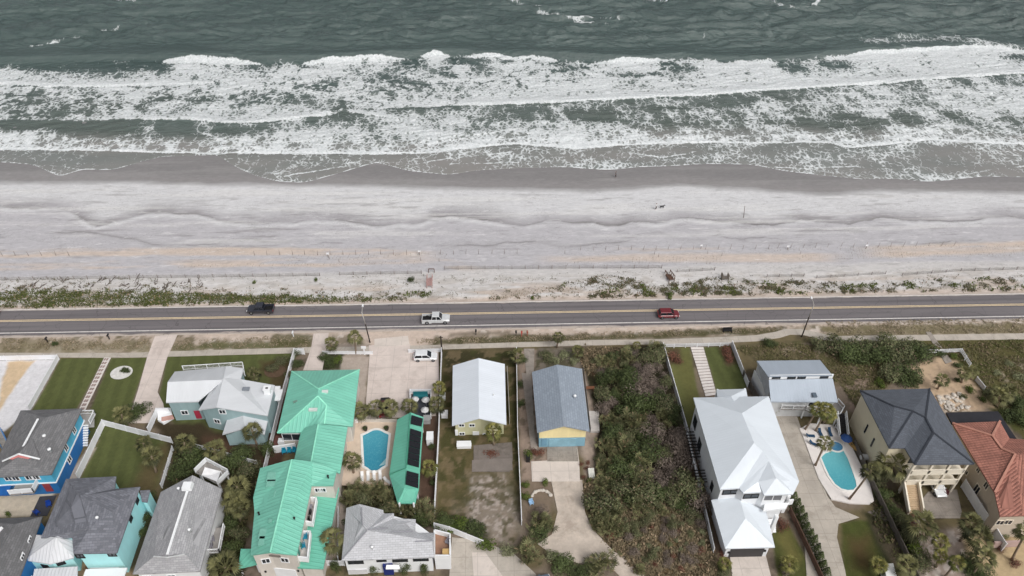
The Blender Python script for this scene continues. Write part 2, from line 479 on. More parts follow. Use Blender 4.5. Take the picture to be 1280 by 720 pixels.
# breaking lips along the outer line
LM = np.zeros_like(X)
for a, b in ((208, 328), (382, 505), (525, 560), (585, 640), (640, 695), (745, 835), (1062, 1300)):
    a_, b_ = px(a, 76), px(b, 76); w_ = min(4.0, (b_ - a_) / 4)
    m = np.clip(np.minimum(X - a_ + 1, b_ + 1 - X) / (w_ * 2.4), 0, 1) ** .8
    d0 = yA - wy2 - .5 * (fin - .5) - 1.6 * (1 - m); dd = d0 - 3.0 * (fin - .5) - 3.5 * (med - .5); L = (1.5 + 8 * big + (5 if a > 1000 else 0)) * (.04 + .96 * m)
    LM = np.maximum(LM, m)
    foam = np.maximum(foam, sstep(.02, .2, m) * sstep(-0.5, 0.3, d0) * (1 - sstep(L * .1, L, dd)) * (.78 + .45 * strk))
foam = np.maximum(foam, LM * zone * sstep(.45, .8, t) * (.35 + .7 * strk))
front(cB, px(-80), px(235), 1.0, 9, .78, .5, .25, 8, 1.6)
front(cD, px(560, 130), 300, 1.05, 11, .92, .55, .5, 10, 1.6)
front(cC, px(172, 150), px(415, 145), 1.0, 9, .75, .5, .4, 4, 1.0)
front(cC2, px(432, 142), px(497, 150), 1.0, 3, .7, .5, .3, 3, 1.1)
# between the bores and the shore break: lace with dark holes
z2 = sstep(-0.6, 0.6, wy - cE(X)) * (1 - sstep(-0.8, 0.8, wy - inner))
t2 = np.clip((wy - cE(X)) / np.maximum(inner - cE(X), 3), 0, 1)
d2 = 0.45 + 0.7 * (fbm(X / 22, Y / 9, 71, 3) - .5) + 0.5 * (med - .5) + .6 * (strk - .5) - 0.14 * sstep(.35, .9, t2)
d2 -= 0.30 * (1 - sstep(px(70, 160), px(260, 160), X)) * sstep(.30, .5, t2)
d2 += 0.22 * sstep(px(1000), px(1120), X) * sstep(.3, .6, t2)
d2 += .12 * sstep(.35, .0, t2)
foam = np.maximum(foam, z2 * np.clip(d2, .02, .9))
front(cE, -300, 300, 1.0, 5, .62, .38, .22, 6, 0.55)
front(cE2, px(245, 170), px(350, 190), .9, 2.5, .5, .3, .1, 3, .5)
# thin swash sheet up to its edge
z3 = sstep(-0.1, 0.1, Y - cF(X)) * (1 - sstep(-.4, .4, wy - cE(X)))
d3 = 0.20 + 0.34 * (fbm(X / 12, Y / 4, 81, 4) - .42) + 0.12 * sstep(px(440, 200), px(700, 200), X)
foam = np.maximum(foam, z3 * np.clip(d3, 0, .5))
dF = Y - cF(X) - 0.25 * (vnoise(X / 1.5, Y / 1.5, 9) - .5)
foam = np.maximum(foam, sstep(-.05, .1, dF) * (1 - sstep(.22, .55, dF)) * (.35 + .75 * vnoise(X / 18, X * 0 + 3.3, 12)))
for pts in ([(270,194),(290,207),(330,222),(350,221),(430,208),(470,200)], [(560,205),(640,203),(700,207),(720,190)], [(780,190),(830,197),(880,188)],
            [(940,207),(1000,211),(1060,208),(1120,212)], [(480,213),(520,205),(560,198),(640,190)], [(1180,222),(1230,214),(1290,206)], [(0,212),(60,206),(130,216),(200,206)], [(250,240),(251,241)]):
    c = curve_y(pts); x0, x1 = XY(*pts[0])[0], XY(*pts[-1])[0]
    m = (X > x0) & (X < x1)
    e = Y - c(X) - .5 * (vnoise(X / 2.5, Y / 2.5, 15) - .5)
    foam = np.maximum(foam, m * np.exp(-(e / .28) ** 2) * (.25 + .7 * vnoise(X / 7, Y / 7, 19)))
# far white caps and old streaks of foam beyond the break
for (xa, ya, xb, yb, w, k) in ((45,60,100,47,1.2,.42),(118,43,182,38,1.0,.45),(640,4,680,12,1.6,.5),(676,18,735,31,1.8,.62),(700,26,770,26,1.0,.5),(735,30,760,34,1.0,.4),
                            (800,0,830,3,1.6,.7),(957,6,985,16,1.6,.45),(1012,12,1030,0,1.4,.6),(150,3,175,0,1.5,.4),(140,2,170,4,1.2,.4),(1120,57,1140,70,1.2,.5),(870,78,875,60,.8,.3),
                            (880,50,885,45,1.,.4),(1090,55,1180,52,4,.42),(1180,50,1270,64,4,.45),(850,24,865,34,.8,.3)):
    a = np.array(XY(xa, ya)); b = np.array(XY(xb, yb)); e = b - a; L2 = (e ** 2).sum()
    tt = np.clip(((X - a[0]) * e[0] + (Y - a[1]) * e[1]) / L2, 0, 1)
    qx = X - a[0] - tt * e[0] + 2.5 * (vnoise(X / 5, Y / 5, 51) - .5); qy = Y - a[1] - tt * e[1] + 2.5 * (vnoise(X / 5, Y / 5, 52) - .5)
    foam = np.maximum(foam, k * np.exp(-(qx ** 2 + qy ** 2) / (w * w)))
# wave heights: outer breaker, swell, chop
dA = Y - yA
off = sstep(0, 18, dA)
lipm = .55 + .9 * vnoise(X / 30, X * 0 + 1.7, 91)
Z += lipm * 1.7 * np.exp(-((dA - 1.0) / np.where(dA < 1.0, 1.5, 5.5)) ** 2)
ph = 2.5 * (fbm(X / 60, Y / 45, 101, 3) - .5)
def sw(lam, ang, amp, seed, sharp=1.5):
    a = math.radians(ang); u = (X * math.sin(a) + Y * math.cos(a)) / lam + 1.3 * (fbm(X / (2.8 * lam), Y / (1.6 * lam), seed, 3) - .5) * 2
    s = (np.sin(2 * math.pi * u) * .5 + .5) ** sharp
    return amp * s * (.3 + 1.2 * vnoise(X / (3 * lam), Y / (2 * lam), seed + 7))
Z += off * (sw(25, 6, 1.1, 111, 2.0) + sw(14, -12, .8, 121) + sw(8, 14, .8, 131) + sw(4.6, -8, .52, 141) + sw(2.8, 20, .32, 145) + .5 * (fbm(X / 7, Y / 2.6, 147, 4) - .5))
Z += (sstep(-4, 4, Y - cE(X)) * (1 - off)) * (sw(6, 5, .16, 151) + sw(3, -20, .12, 161) + .25 * (fbm(X / 3, Y / 2.2, 171, 3) - .5))
Z += foam * sstep(1, 6, Y - cE(X)) * .22 * (fin - .2)
swash = sstep(-.25, .35, Y - cF(X))
Z = np.where(Y - cF(X) < 4, Z * sstep(0, 4, Y - cF(X)), Z)
Z = Z + 0.035 * swash - 0.25 * (1 - swash)
Z = Z * (1 - sstep(500, 1200, np.hypot(X, Y)))
depth = sstep(0, 1, (Y - cE(X)) / 14.0) * .35 + sstep(10, 62, Y - cE(X)) * .65
depth = np.where(Y < cE(X), .0 + .12 * sstep(-8, 0, Y - cE(X)), depth)

k = NT('sea_water')
pos = k.co('Object')
def attr(name): 
    a = k.n('ShaderNodeAttribute'); a.attribute_name = name; return a.outputs['Fac']
fo, de = attr('foam'), attr('depth')
warp = k.n('ShaderNodeTexNoise'); warp.inputs['Scale'].default_value = .32; warp.inputs['Detail'].default_value = 2.5
k.l(pos, warp.inputs['Vector'])
vm = k.n('ShaderNodeVectorMath', operation='MULTIPLY_ADD'); k.l(warp.outputs['Color'], vm.inputs[0]); vm.inputs[1].default_value = (3.0, 3.0, 0); k.l(pos, vm.inputs[2])
def vor(scale, sy=.72):
    v = k.n('ShaderNodeTexVoronoi', feature='DISTANCE_TO_EDGE', voronoi_dimensions='2D'); v.inputs['Scale'].default_value = scale
    k.l(k.scale(vm.outputs[0], (1, sy, 1)), v.inputs['Vector']); return v.outputs['Distance']
def ridge(scale, sy=.6):
    n_ = k.noise(k.scale(vm.outputs[0], (1, sy, 1)), scale, 4, .6); return k.math('ABSOLUTE', k.math('MULTIPLY', k.math('SUBTRACT', n_, .5), 4.2))
v1 = k.math('MULTIPLY', vor(.34, .62), 2.0); v2 = k.math('MULTIPLY', vor(.85, .75), 2.0); v3 = k.math('MULTIPLY', vor(1.9, .85), 2.0)
combo = k.math('ADD', k.math('ADD', k.math('MULTIPLY', v1, .34), k.math('MULTIPLY', v2, .44)), k.math('ADD', k.math('MULTIPLY', v3, .20), k.math('MULTIPLY', ridge(.45), .14)))
ng = k.noise(k.scale(pos, (1, .8, 1)), .13, 5, .6); nb = k.noise(k.scale(pos, (.4, 1, 1)), .07, 3, .6)
T = k.math('ADD', fo, k.math('MULTIPLY', k.math('ADD', k.math('SUBTRACT', ng, .5), k.math('SUBTRACT', nb, .5)), k.math('MULTIPLY', k.ramp(fo, 0, .3), .85)))
fmask = k.ramp(k.math('SUBTRACT', T, k.math('ADD', combo, .08)), -.10, .22, 0, .94)
fmask = k.math('MULTIPLY', fmask, k.ramp(fo, .015, .10))
mill = k.math('MULTIPLY', k.ramp(T, .12, .9), .62)           # milky aerated water under the lace
shallow = k.mix(k.noise(pos, .12, 4), lin((142, 139, 137)), lin((128, 126, 122)))
mid = lin((84, 93, 87)); deep = lin((64, 80, 78))
wc = k.mix(k.ramp(de, 0.0, .35), shallow, mid); wc = k.mix(k.ramp(de, .3, 1.0), wc, deep)
tint = k.noise(k.scale(pos, (.02, .05, 1)), 1.0, 4)
wc = k.mix(k.ramp(tint, .35, .7, 0, .5), wc, lin((86, 101, 98)))
wc = k.mix(mill, wc, lin((146, 154, 150)))
ft = k.noise(pos, 1.6, 5, .7)
fcol = k.mix(k.ramp(ft, .3, .75), lin((190, 196, 198)), lin((236, 238, 240)))
k.l(k.mix(fmask, wc, fcol), k.b.inputs['Base Color'])
k.l(k.mix(fmask, (.10, .10, .10), (.9, .9, .9)), k.b.inputs['Roughness'])
k.b.inputs['IOR'].default_value = 1.45; k.b.inputs['Specular IOR Level'].default_value = .9
r1 = k.noise(k.scale(pos, (.42, 1.15, 1)), .8, 7, .66, .2); r2 = k.noise(k.scale(pos, (.5, 1.3, 1)), 2.4, 5, .65)
hh = k.math('ADD', k.math('MULTIPLY', r1, .8), k.math('MULTIPLY', r2, .34))
hh = k.math('MULTIPLY', hh, k.ramp(de, .0, .3, .06, 1.0))
hh = k.math('ADD', hh, k.math('MULTIPLY', fmask, .12))
k.bump(hh, 1.0, .75)
ocean = grid_mesh('ocean_water', xs, ys, Z, k.m, attrs={'foam': foam, 'depth': depth})

# ---- beach: one sheet from the road shoulder down under the swash
xs = np.concatenate([-230 - np.cumsum(np.linspace(1, 40, 28))[::-1], np.arange(-230, 230.1, 0.55), 230 + np.cumsum(np.linspace(1, 40, 28))])
ys = np.concatenate([np.arange(116.2, 164, 0.24), np.arange(164, 200, 0.6)])
X, Y = np.meshgrid(xs, ys)
n1 = fbm(X / 18, Y / 5, 201, 4); n2 = fbm(X / 5, Y / 1.8, 211, 4); n3 = fbm(X / 1.4, Y / .9, 221, 3); nl = fbm(X / 30, Y / 1.6, 231, 4)
def L3(c): return np.array(lin(c))
col = np.empty(X.shape + (3,))
white = L3((206, 206, 208)); grey = L3((182, 180, 184)); dgrey = L3((162, 160, 162)); wet = L3((142, 139, 139)); wetd = L3((128, 126, 126)); orange = L3((200, 185, 173)); pale = L3((214, 213, 212))
def put(c, w):
    global col
    col = col * (1 - w[..., None]) + c * w[..., None]
col[:] = grey
yw = Y + 2.2 * (n1 - .5) + .8 * (n2 - .5)
yG = cG(X) + .8 * (fbm(X / 9, X * 0 + 2, 291, 4) - .5); yH = cH(X) + 4.5 * (fbm(X / 10, X * 0 + 5, 292, 6, .58) - .5); yH2 = cH2(X) + 4.0 * (fbm(X / 9, X * 0 + 8, 293, 5) - .5)
put(white, sstep(0, 5, yw - yH - .6) * .95)                                   # dry pale berm
dH = Y - yH - .5 * (n3 - .5)
put(L3((122, 119, 119)), sstep(-.12, .12, dH) * np.exp(-np.maximum(dH, 0) / (1.0 + 2.6 * vnoise(X / 11, X * 0, 5))) * np.clip(.15 + 1.3 * (fbm(X / 16, Y / 4, 207, 3) - .2), 0, .95))
put(white, np.clip(np.exp(-((Y - yH + 1.1) / .8) ** 2) * .8 * sstep(.35, .6, n1), 0, 1))
put(L3((112, 108, 107)), np.exp(-((Y - yH - .25 * (n3 - .5)) / .30) ** 2) * sstep(.42, .62, vnoise(X / 5, X * 0, 44)) * .6)  # wrack line
put(dgrey, np.exp(-((Y - yH2 - .6 * (n2 - .5)) / .9) ** 2) * .55 * sstep(.35, .6, n1))
put(L3((120, 117, 117)), np.exp(-((Y - yH2 - .5 * (n3 - .5)) / .22) ** 2) * sstep(.5, .68, vnoise(X / 6, X * 0 + 9, 45)) * .6)
for (a, b, c, d, s, thr) in ((150, 134, 130, 1, 71, .62), (152, 157, .8, 1, 72, .64)):
    pass
streak = sstep(.60, .72, fbm(X / 6.5, Y / .85, 251, 4)) * sstep(.45, .65, fbm(X / 24, Y / 7, 261, 3))
put(L3((138, 135, 135)), streak * .5 * sstep(126, 136, Y) * (1 - sstep(-2, 2, Y - yG)))
put(pale, sstep(.56, .7, nl) * .45 * sstep(137, 140, Y) * (1 - sstep(-3, 0, Y - yG)))
# orange shelly sand in broken strips above the tide
def strip(pts, half, amt, seed):
    c = curve_y(pts); x0, x1 = XY(*pts[0])[0], XY(*pts[-1])[0]
    m = sstep(x0 - 6, x0 + 6, X) * (1 - sstep(x1 - 6, x1 + 6, X))
    d = np.abs(Y - c(X) + 1.1 * (n2 - .5)) / half
    put(orange, m * (1 - sstep(.45, 1.1, d)) * amt * sstep(.22, .55, fbm(X / 15, Y / 1.8, seed, 4)))
strip([(-60,318),(160,315),(330,314),(440,315),(530,318)], 1.7, .95, 301)
strip([(-60,335),(60,334),(200,330),(330,329),(430,328),(480,325)], 1.6, .95, 302)
strip([(430,328),(520,326),(545,325),(600,340)], 1.9, .7, 303)
strip([(690,324),(760,321),(840,322),(960,322),(1040,322)], 2.0, .85, 304)
strip([(1090,315),(1150,313),(1280,308),(1340,307)], 2.4, 1.0, 305)
strip([(780,312),(900,311)], .7, .5, 306)
put(grey, np.exp(-((Y - 132.5) / .9) ** 2) * .35)
# white dune sand near the fence and among the plants
put(L3((206, 203, 201)), sstep(128.6, 126.6, yw) * .85)
put(L3((180, 174, 168)), sstep(126.5, 124, Y) * sstep(.45, .6, fbm(X / 2.2, Y / .9, 274, 4)) * .6)
put(L3((186, 170, 158)), sstep(119.2, 118.0, Y + .5 * (n2 - .5)) * .75)
put(L3((188, 170, 155)), sstep(.55, .68, fbm(X / 12, Y / 2.5, 271, 3)) * sstep(124, 121, Y) * .6)
put(L3((150, 138, 124)), sstep(.52, .66, fbm(X / 3, Y / 1.0, 272, 3)) * sstep(122, 119.5, Y) * .55)
# wet sand
ws = sstep(-1.4, 2.0, Y - yG + 1.2 * (n2 - .5))
put(wet, ws); put(wetd, ws * sstep(2, 7, Y - yG) * .8)
put(L3((150, 148, 147)), ws * sstep(.52, .7, fbm(X / 22, Y / 1.3, 281, 4)) * .5)
col *= (0.94 + .12 * n3)[..., None]
Zb = .10 * (n2 - .5) * (1 - ws) + .06 * (n3 - .5) * (1 - ws)
Zb += .35 * sstep(128, 125, Y) * (.3 + .9 * n1) * sstep(117.6, 119, Y)
Zb -= .04 * np.exp(-((Y - yH - .1) / .6) ** 2)
Zb += .04 * np.exp(-((Y - yH + .9) / .8) ** 2)
Zb = np.where(Y > 164, -.02, Zb); Zb = np.where(Y < 117.4, -.02 + 0 * Zb, Zb)
wetness = ws
k = NT('beach_sand'); pos = k.co('Object')
ca = k.n('ShaderNodeAttribute'); ca.attribute_name = 'col'
g1 = k.noise(k.scale(pos, (.6, 1.6, 1)), 1.1, 6, .7); g2 = k.noise(pos, 4.5, 4, .7)
base = k.mix(k.ramp(g1, .3, .72, 0, .30), ca.outputs['Color'], k.mix(.55, ca.outputs['Color'], (.03, .03, .032)))
base = k.mix(k.ramp(g2, .58, .8, 0, .28), base, lin((105, 102, 102)))
wa0 = k.n('ShaderNodeAttribute'); wa0.attribute_name = 'wet'; dryk = k.ramp(wa0.outputs['Fac'], 0, .6, 1, .15)
g3 = k.noise(k.scale(pos, (.26, 1.1, 1)), .9, 10, .74, .8); g4 = k.noise(k.scale(pos, (1, 1.3, 1)), 2.4, 6, .75); g5 = k.noise(k.scale(pos, (.2, .6, 1)), .35, 5, .7)
base = k.mix(k.math('MULTIPLY', k.ramp(g3, .54, .66, 0, .42), dryk), base, lin((128, 125, 126)))
base = k.mix(k.math('MULTIPLY', k.ramp(g3, .45, .34, 0, .42), dryk), base, lin((222, 221, 221)))
base = k.mix(k.math('MULTIPLY', k.ramp(g4, .55, .63, 0, .6), k.math('MULTIPLY', dryk, k.ramp(g5, .42, .6))), base, lin((120, 116, 116)))
k.l(base, k.b.inputs['Base Color'])
wa = k.n('ShaderNodeAttribute'); wa.attribute_name = 'wet'
k.l(k.mix(wa.outputs['Fac'], (.95, .95, .95), (.16, .16, .16)), k.b.inputs['Roughness'])
k.b.inputs['Specular IOR Level'].default_value = .3
k.bump(k.math('MULTIPLY', k.math('ADD', g1, k.math('MULTIPLY', g2, .4)), k.ramp(wa.outputs['Fac'], 0, 1, 1, .05)), .6, .12)
beach = grid_mesh('beach_sand', xs, ys, Zb, k.m, attrs={'wet': wetness}, cols={'col': col})

# ---- inland ground: one sheet, its cover (turf, sand, dirt, mulch) surveyed plot by plot
xs = np.concatenate([-135 - np.cumsum(np.linspace(1, 60, 22))[::-1], np.arange(-135, 140.1, 0.3), 140 + np.cumsum(np.linspace(1, 60, 22))])
ys = np.concatenate([36 - np.cumsum(np.linspace(1, 40, 18))[::-1], np.arange(36, 117.3, 0.3)])
X, Y = np.meshgrid(xs, ys)
m1 = fbm(X / 9, Y / 9, 401, 4); m2 = fbm(X / 2.4, Y / 2.4, 411, 4); m3 = fbm(X / .8, Y / .8, 421, 3)
col = np.empty(X.shape + (3,)); rough_grass = np.zeros(X.shape)
DIRT = L3((118, 106, 94)); SANDY = L3((176, 162, 150)); PINK = L3((192, 176, 164)); PALE = L3((205, 196, 188)); TURF = L3((82, 88, 52)); TURF2 = L3((94, 96, 58)); DRY = L3((104, 94, 70)); DARK = L3((58, 52, 42)); MULCH = L3((84, 62, 54)); TAN = L3((196, 172, 140))
col[:] = DIRT
put(DRY, sstep(.42, .6, m1)); put(DARK, sstep(.55, .7, m2) * .6)
def zone(c, pts, feather=.5, jit=.6, amt=1.0, rag=0.0, seed=0):
    poly = [XY(*p) for p in pts]
    bx = [p[0] for p in poly]; by = [p[1] for p in poly]
    d = poly_sd(X, Y, poly) + jit * (fbm(X / 1.7, Y / 1.7, 500 + seed, 3) - .5) * 2 + rag * (fbm(X / 4.5, Y / 4.5, 540 + seed, 4) - .5) * 2
    put(c if not isinstance(c, tuple) else L3(c), sstep(-feather, feather, d) * amt)
    return sstep(-feather, feather, d)
def speck(c, pts, thr, sc=1.6, amt=.8, seed=0, soft=.08):
    d = poly_sd(X, Y, [XY(*p) for p in pts])
    w = sstep(-.4, .6, d) * sstep(thr, thr + soft, fbm(X / sc, Y / sc, 600 + seed, 4)) * amt
    put(c if not isinstance(c, tuple) else L3(c), w)
# verge between road and path
verge = [(-200,412),(640,402),(1480,388),(1480,425),(985,416),(640,432),(-200,448)]
zone(SANDY, verge, .6, .2)
speck(PALE, verge, .55, 2.2, .6, 1); speck((118, 106, 84), verge, .5, 1.3, .6, 2); speck((86, 80, 58), verge, .58, 1.6, .7, 3)
zone((128, 120, 96), [(-200,430),(90,428),(190,428),(190,441),(-200,444)], 1.0, .9, .75, .8, 1); zone((140, 130, 110), [(0,421),(190,424),(190,430),(0,428)], .8, .8, .5, .6, 2)
zone((92, 92, 62), [(218,432),(300,427),(388,426),(386,435),(300,437),(216,438)], .6, .5, .9, .6, 3)
zone(PINK, [(222,418),(390,411),(640,407),(960,401),(1280,396),(1280,402),(960,408),(700,418),(540,421),(400,419),(300,424)], .6, .5, .75, .6, 4)
zone((80, 78, 50), [(340,418),(388,418),(388,433),(340,433)], .6, .5, .8, .5, 5)
zone((74, 72, 46), [(519,430),(535,424),(640,419),(740,419),(860,413),(985,410),(985,416),(850,422),(640,430),(530,431)], .6, .5, .9, .5, 6)
zone((112, 104, 78), [(1025,409),(1120,407),(1280,404),(1330,404),(1330,416),(1120,418),(1050,420)], .6, .6, .85, .7, 7)
zone((78, 70, 50), [(560,415),(640,412),(640,419),(560,421)], .5, .5, .6, .5, 8)
zone(PINK, [(452,417),(545,414),(540,430),(515,436),(470,436),(455,425)], .5, .4, .95, .3, 9)
speck(PALE, [(600,408),(1000,398),(1280,396),(1280,404),(1000,406),(600,416)], .5, 2.0, .7, 4)
# left plots
zone((206, 205, 208), [(-140,453),(74,449),(38,512),(-40,575),(-140,575)], .3, .15); zone(TAN, [(10,452),(44,451),(22,478),(8,500),(-6,520),(2,480)], .3, .3, .95, .2, 10)
zone(TURF, [(76,448),(131,447),(92,518),(38,518)], .2, .1); zone(TURF, [(139,447),(185,446),(158,525),(170,560),(100,545)], .2, .1)
zone(TURF, [(209,444),(372,440),(345,500),(320,540),(250,570),(197,505)], .25, .2)
zone((72, 56, 42), [(325,452),(372,448),(356,500),(330,470)], 1.0, .9, .75, .8, 11)
zone(TURF, [(133,530),(217,555),(188,627),(150,640),(100,600)], .3, .3); zone((92, 78, 56), [(195,560),(217,555),(190,627),(160,612)], 1.6, 1.0, .8, .8, 12)
zone((58, 50, 36), [(190,526),(250,530),(300,550),(330,560),(325,605),(215,560)], .6, .6); zone((88, 66, 54), [(255,545),(290,548),(283,580),(250,575)], 1.2, .8, .8, .6, 13)
zone((70, 50, 42), [(325,548),(342,490),(365,500),(352,585),(328,600)], .4, .3)
zone((48, 46, 30), [(217,555),(330,590),(310,640),(300,720),(250,720),(285,600),(200,625)], .8, .8)
zone((196, 184, 166), [(-60,607),(80,604),(42,645),(-60,648)], .3, .1); zone((170, 160, 150), [(78,604),(110,560),(120,560),(98,598)], .3, .1)
zone((150, 128, 102), [(90,705),(165,695),(170,740),(80,740)], .4, .2); zone((62, 58, 44), [(140,690),(175,640),(195,620),(180,690),(165,720)], .4, .5)
# pool house plot
zone((150, 138, 128), [(404,430),(462,430),(450,470),(398,470)], .3, .2); zone((52, 56, 34), [(402,441),(430,441),(428,462),(400,462)], .4, .4, .95)
zone((168, 156, 146), [(428,446),(462,446),(455,520),(440,640),(420,700),(395,720),(395,640)], .3, .3)
zone((52, 48, 34), [(425,600),(500,600),(545,650),(540,660),(430,640)], .5, .6); zone((84, 66, 56), [(522,520),(547,500),(545,640),(525,640)], .4, .4)
# white-roofed plot, and the shell path plot
lot = [(553,438),(645,436),(652,655),(640,690),(600,668),(545,640)]
zone((88, 80, 54), lot, .3, .2); zone((54, 52, 34), [(553,438),(645,436),(645,452),(560,470),(552,480)], 1.2, .8, .9, .5, 14)
zone((60, 60, 36), [(633,450),(646,450),(652,640),(640,560)], .5, .4, .85); speck((60, 62, 34), lot, .5, 2.0, .7, 5); speck((112, 98, 76), lot, .52, 1.2, .7, 6)
zone((150, 138, 130), [(590,592),(630,590),(650,650),(640,690),(600,665),(580,640)], 2.6, 1.5, .6, 3.0, 15); speck((182, 172, 166), [(588,596),(630,592),(648,650),(630,680),(585,650)], .50, .5, .5, 7); speck((74, 70, 46), [(560,590),(650,590),(650,690),(570,650)], .54, 1.1, .75, 27)
zone((46, 50, 28), [(545,640),(560,640),(610,668),(600,676),(545,650)], .8, .8, .9, .5, 16)
zone((140, 124, 112), [(646,440),(676,436),(680,540),(690,600),(652,600)], .4, .4); speck((86, 76, 64), [(646,440),(676,436),(680,540),(690,600),(652,600)], .55, 1.2, .7, 8)
zone((112, 104, 94), [(672,434),(735,434),(735,462),(665,466)], .6, .5); speck((72, 70, 52), [(672,434),(735,434),(735,462),(665,466)], .48, 1.3, .8, 9)
zone((160, 144, 132), [(728,460),(748,460),(752,600),(735,620),(728,560)], .5, .5)
zone((120, 106, 92), [(652,600),(690,600),(690,680),(655,660)], .5, .6)
zone((90, 80, 58), [(728,600),(760,600),(870,720),(800,722),(735,660)], .8, .8, .9)
# vacant scrub plot
scrub = [(722,436),(826,432),(893,690),(905,740),(800,740),(742,640),(745,520)]
zone((52, 46, 36), scrub, .5, .8); speck((96, 84, 64), scrub, .52, 2.5, .7, 10); speck((44, 44, 28), scrub, .5, 3.0, .8, 11)
zone((84, 66, 52), [(722,438),(775,436),(770,462),(740,470)], 1.2, .9, .8, 1.0, 17)
zone((124, 106, 78), [(780,645),(850,630),(890,690),(880,735),(830,735)], 1.5, 1.2, .75, 2.0, 18)
# white house plot
zone(TURF2, [(829,433),(862,434),(893,600),(890,690),(858,545)], .25, .15); zone(TURF, [(880,434),(914,432),(934,480),(930,495),(896,492)], .25, .15)
zone((96, 92, 54), [(845,455),(862,440),(880,520),(868,540)], 1.6, .8, .5, .8, 19)
zone((78, 62, 50), [(829,433),(852,435),(850,455),(835,458)], .7, .6, .85, .4, 20); zone((84, 66, 54), [(900,433),(914,433),(922,455),(910,455)], .7, .6, .85, .4, 21)
zone((74, 78, 42), [(964,665),(985,655),(1020,720),(1022,745),(975,745)], .3, .2); zone((112, 104, 62), [(972,668),(985,664),(1002,700),(985,712)], 1.0, .6, .6, .5, 22)
zone((92, 74, 62), [(858,560),(872,560),(915,715),(895,715)], .5, .4, .8)
# plots at right
zone((96, 88, 66), [(918,432),(1010,424),(1140,425),(1150,440),(1075,520),(1045,470),(950,455)], .4, .6); speck((74, 74, 46), [(918,432),(1010,424),(1140,425),(1150,440),(1075,520),(1045,470),(950,455)], .5, 2.2, .7, 12); speck((142, 124, 112), [(1040,452),(1090,462),(1075,520),(1050,505)], .46, 1.5, .8, 13)
speck((150, 134, 120), [(930,440),(1010,428),(1040,446),(950,452)], .55, 1.1, .7, 14)
zone((84, 80, 50), [(1140,424),(1330,420),(1400,540),(1290,560),(1240,505),(1200,455)], .4, .5); speck((68, 72, 38), [(1140,424),(1330,420),(1400,540),(1290,560)], .48, 3.2, .75, 15); speck((150, 138, 122), [(1245,450),(1280,448),(1285,478),(1255,478)], .5, 1.3, .8, 16)
zone((190, 166, 140), [(1132,462),(1178,446),(1195,452),(1245,510),(1180,515),(1140,484)], .7, .6, .95, .6, 23); speck((214, 200, 184), [(1168,494),(1200,492),(1215,514),(1180,516)], .45, .9, .9, 17); speck((150, 130, 112), [(1132,462),(1178,446),(1195,452),(1245,510),(1180,515),(1140,484)], .6, 1.2, .6, 18)
zone((70, 76, 38), [(1050,652),(1085,650),(1120,720),(1110,745),(1055,745)], .4, .4); zone((88, 66, 48), [(1062,672),(1085,672),(1092,712),(1066,712)], 2.0, 1.2, .7, 1.0, 24); zone((44, 46, 28), [(1080,640),(1100,640),(1140,720),(1118,735)], .8, .7)
zone((74, 66, 54), [(1088,590),(1125,620),(1150,700),(1130,735),(1092,660)], .6, .6); zone((150, 136, 126), [(1152,665),(1200,660),(1215,735),(1140,735)], 1.0, .7); speck((196, 186, 178), [(1152,665),(1200,662),(1215,735),(1140,735)], .52, 1.0, .7, 19)
zone((176, 156, 124), [(1205,672),(1320,672),(1330,760),(1225,760)], .6, .5); zone((104, 92, 74), [(1200,600),(1212,600),(1258,690),(1240,690)], .4, .3)
col *= (1.02 + .22 * m3)[..., None]
lawnish = (col[..., 1] > col[..., 0] * 1.05)[..., None]
col = np.where(lawnish, col * (1 + .07 * np.sign(np.sin(X * 2.6 + .35 * Y)))[..., None], col)
Zg = np.where(Y < 110, .05 * (m2 - .5) - .03, -.03)
k = NT('ground_cover'); pos = k.co('Object')
ca = k.n('ShaderNodeAttribute'); ca.attribute_name = 'col'
g1 = k.noise(pos, 1.3, 6, .75); g2 = k.noise(pos, 6.0, 4, .7)
base = k.mix(k.ramp(g1, .3, .7, 0, .36), ca.outputs['Color'], k.mix(.5, ca.outputs['Color'], (.02, .02, .012)))
base = k.mix(k.ramp(g2, .55, .8, 0, .35), base, k.mix(.35, ca.outputs['Color'], (.5, .45, .36)))
k.l(base, k.b.inputs['Base Color']); k.b.inputs['Roughness'].default_value = .95; k.b.inputs['Specular IOR Level'].default_value = .15
k.bump(k.math('ADD', g1, g2), .8, .10)
ground = grid_mesh('ground', xs, ys, Zg, k.m, cols={'col': col})

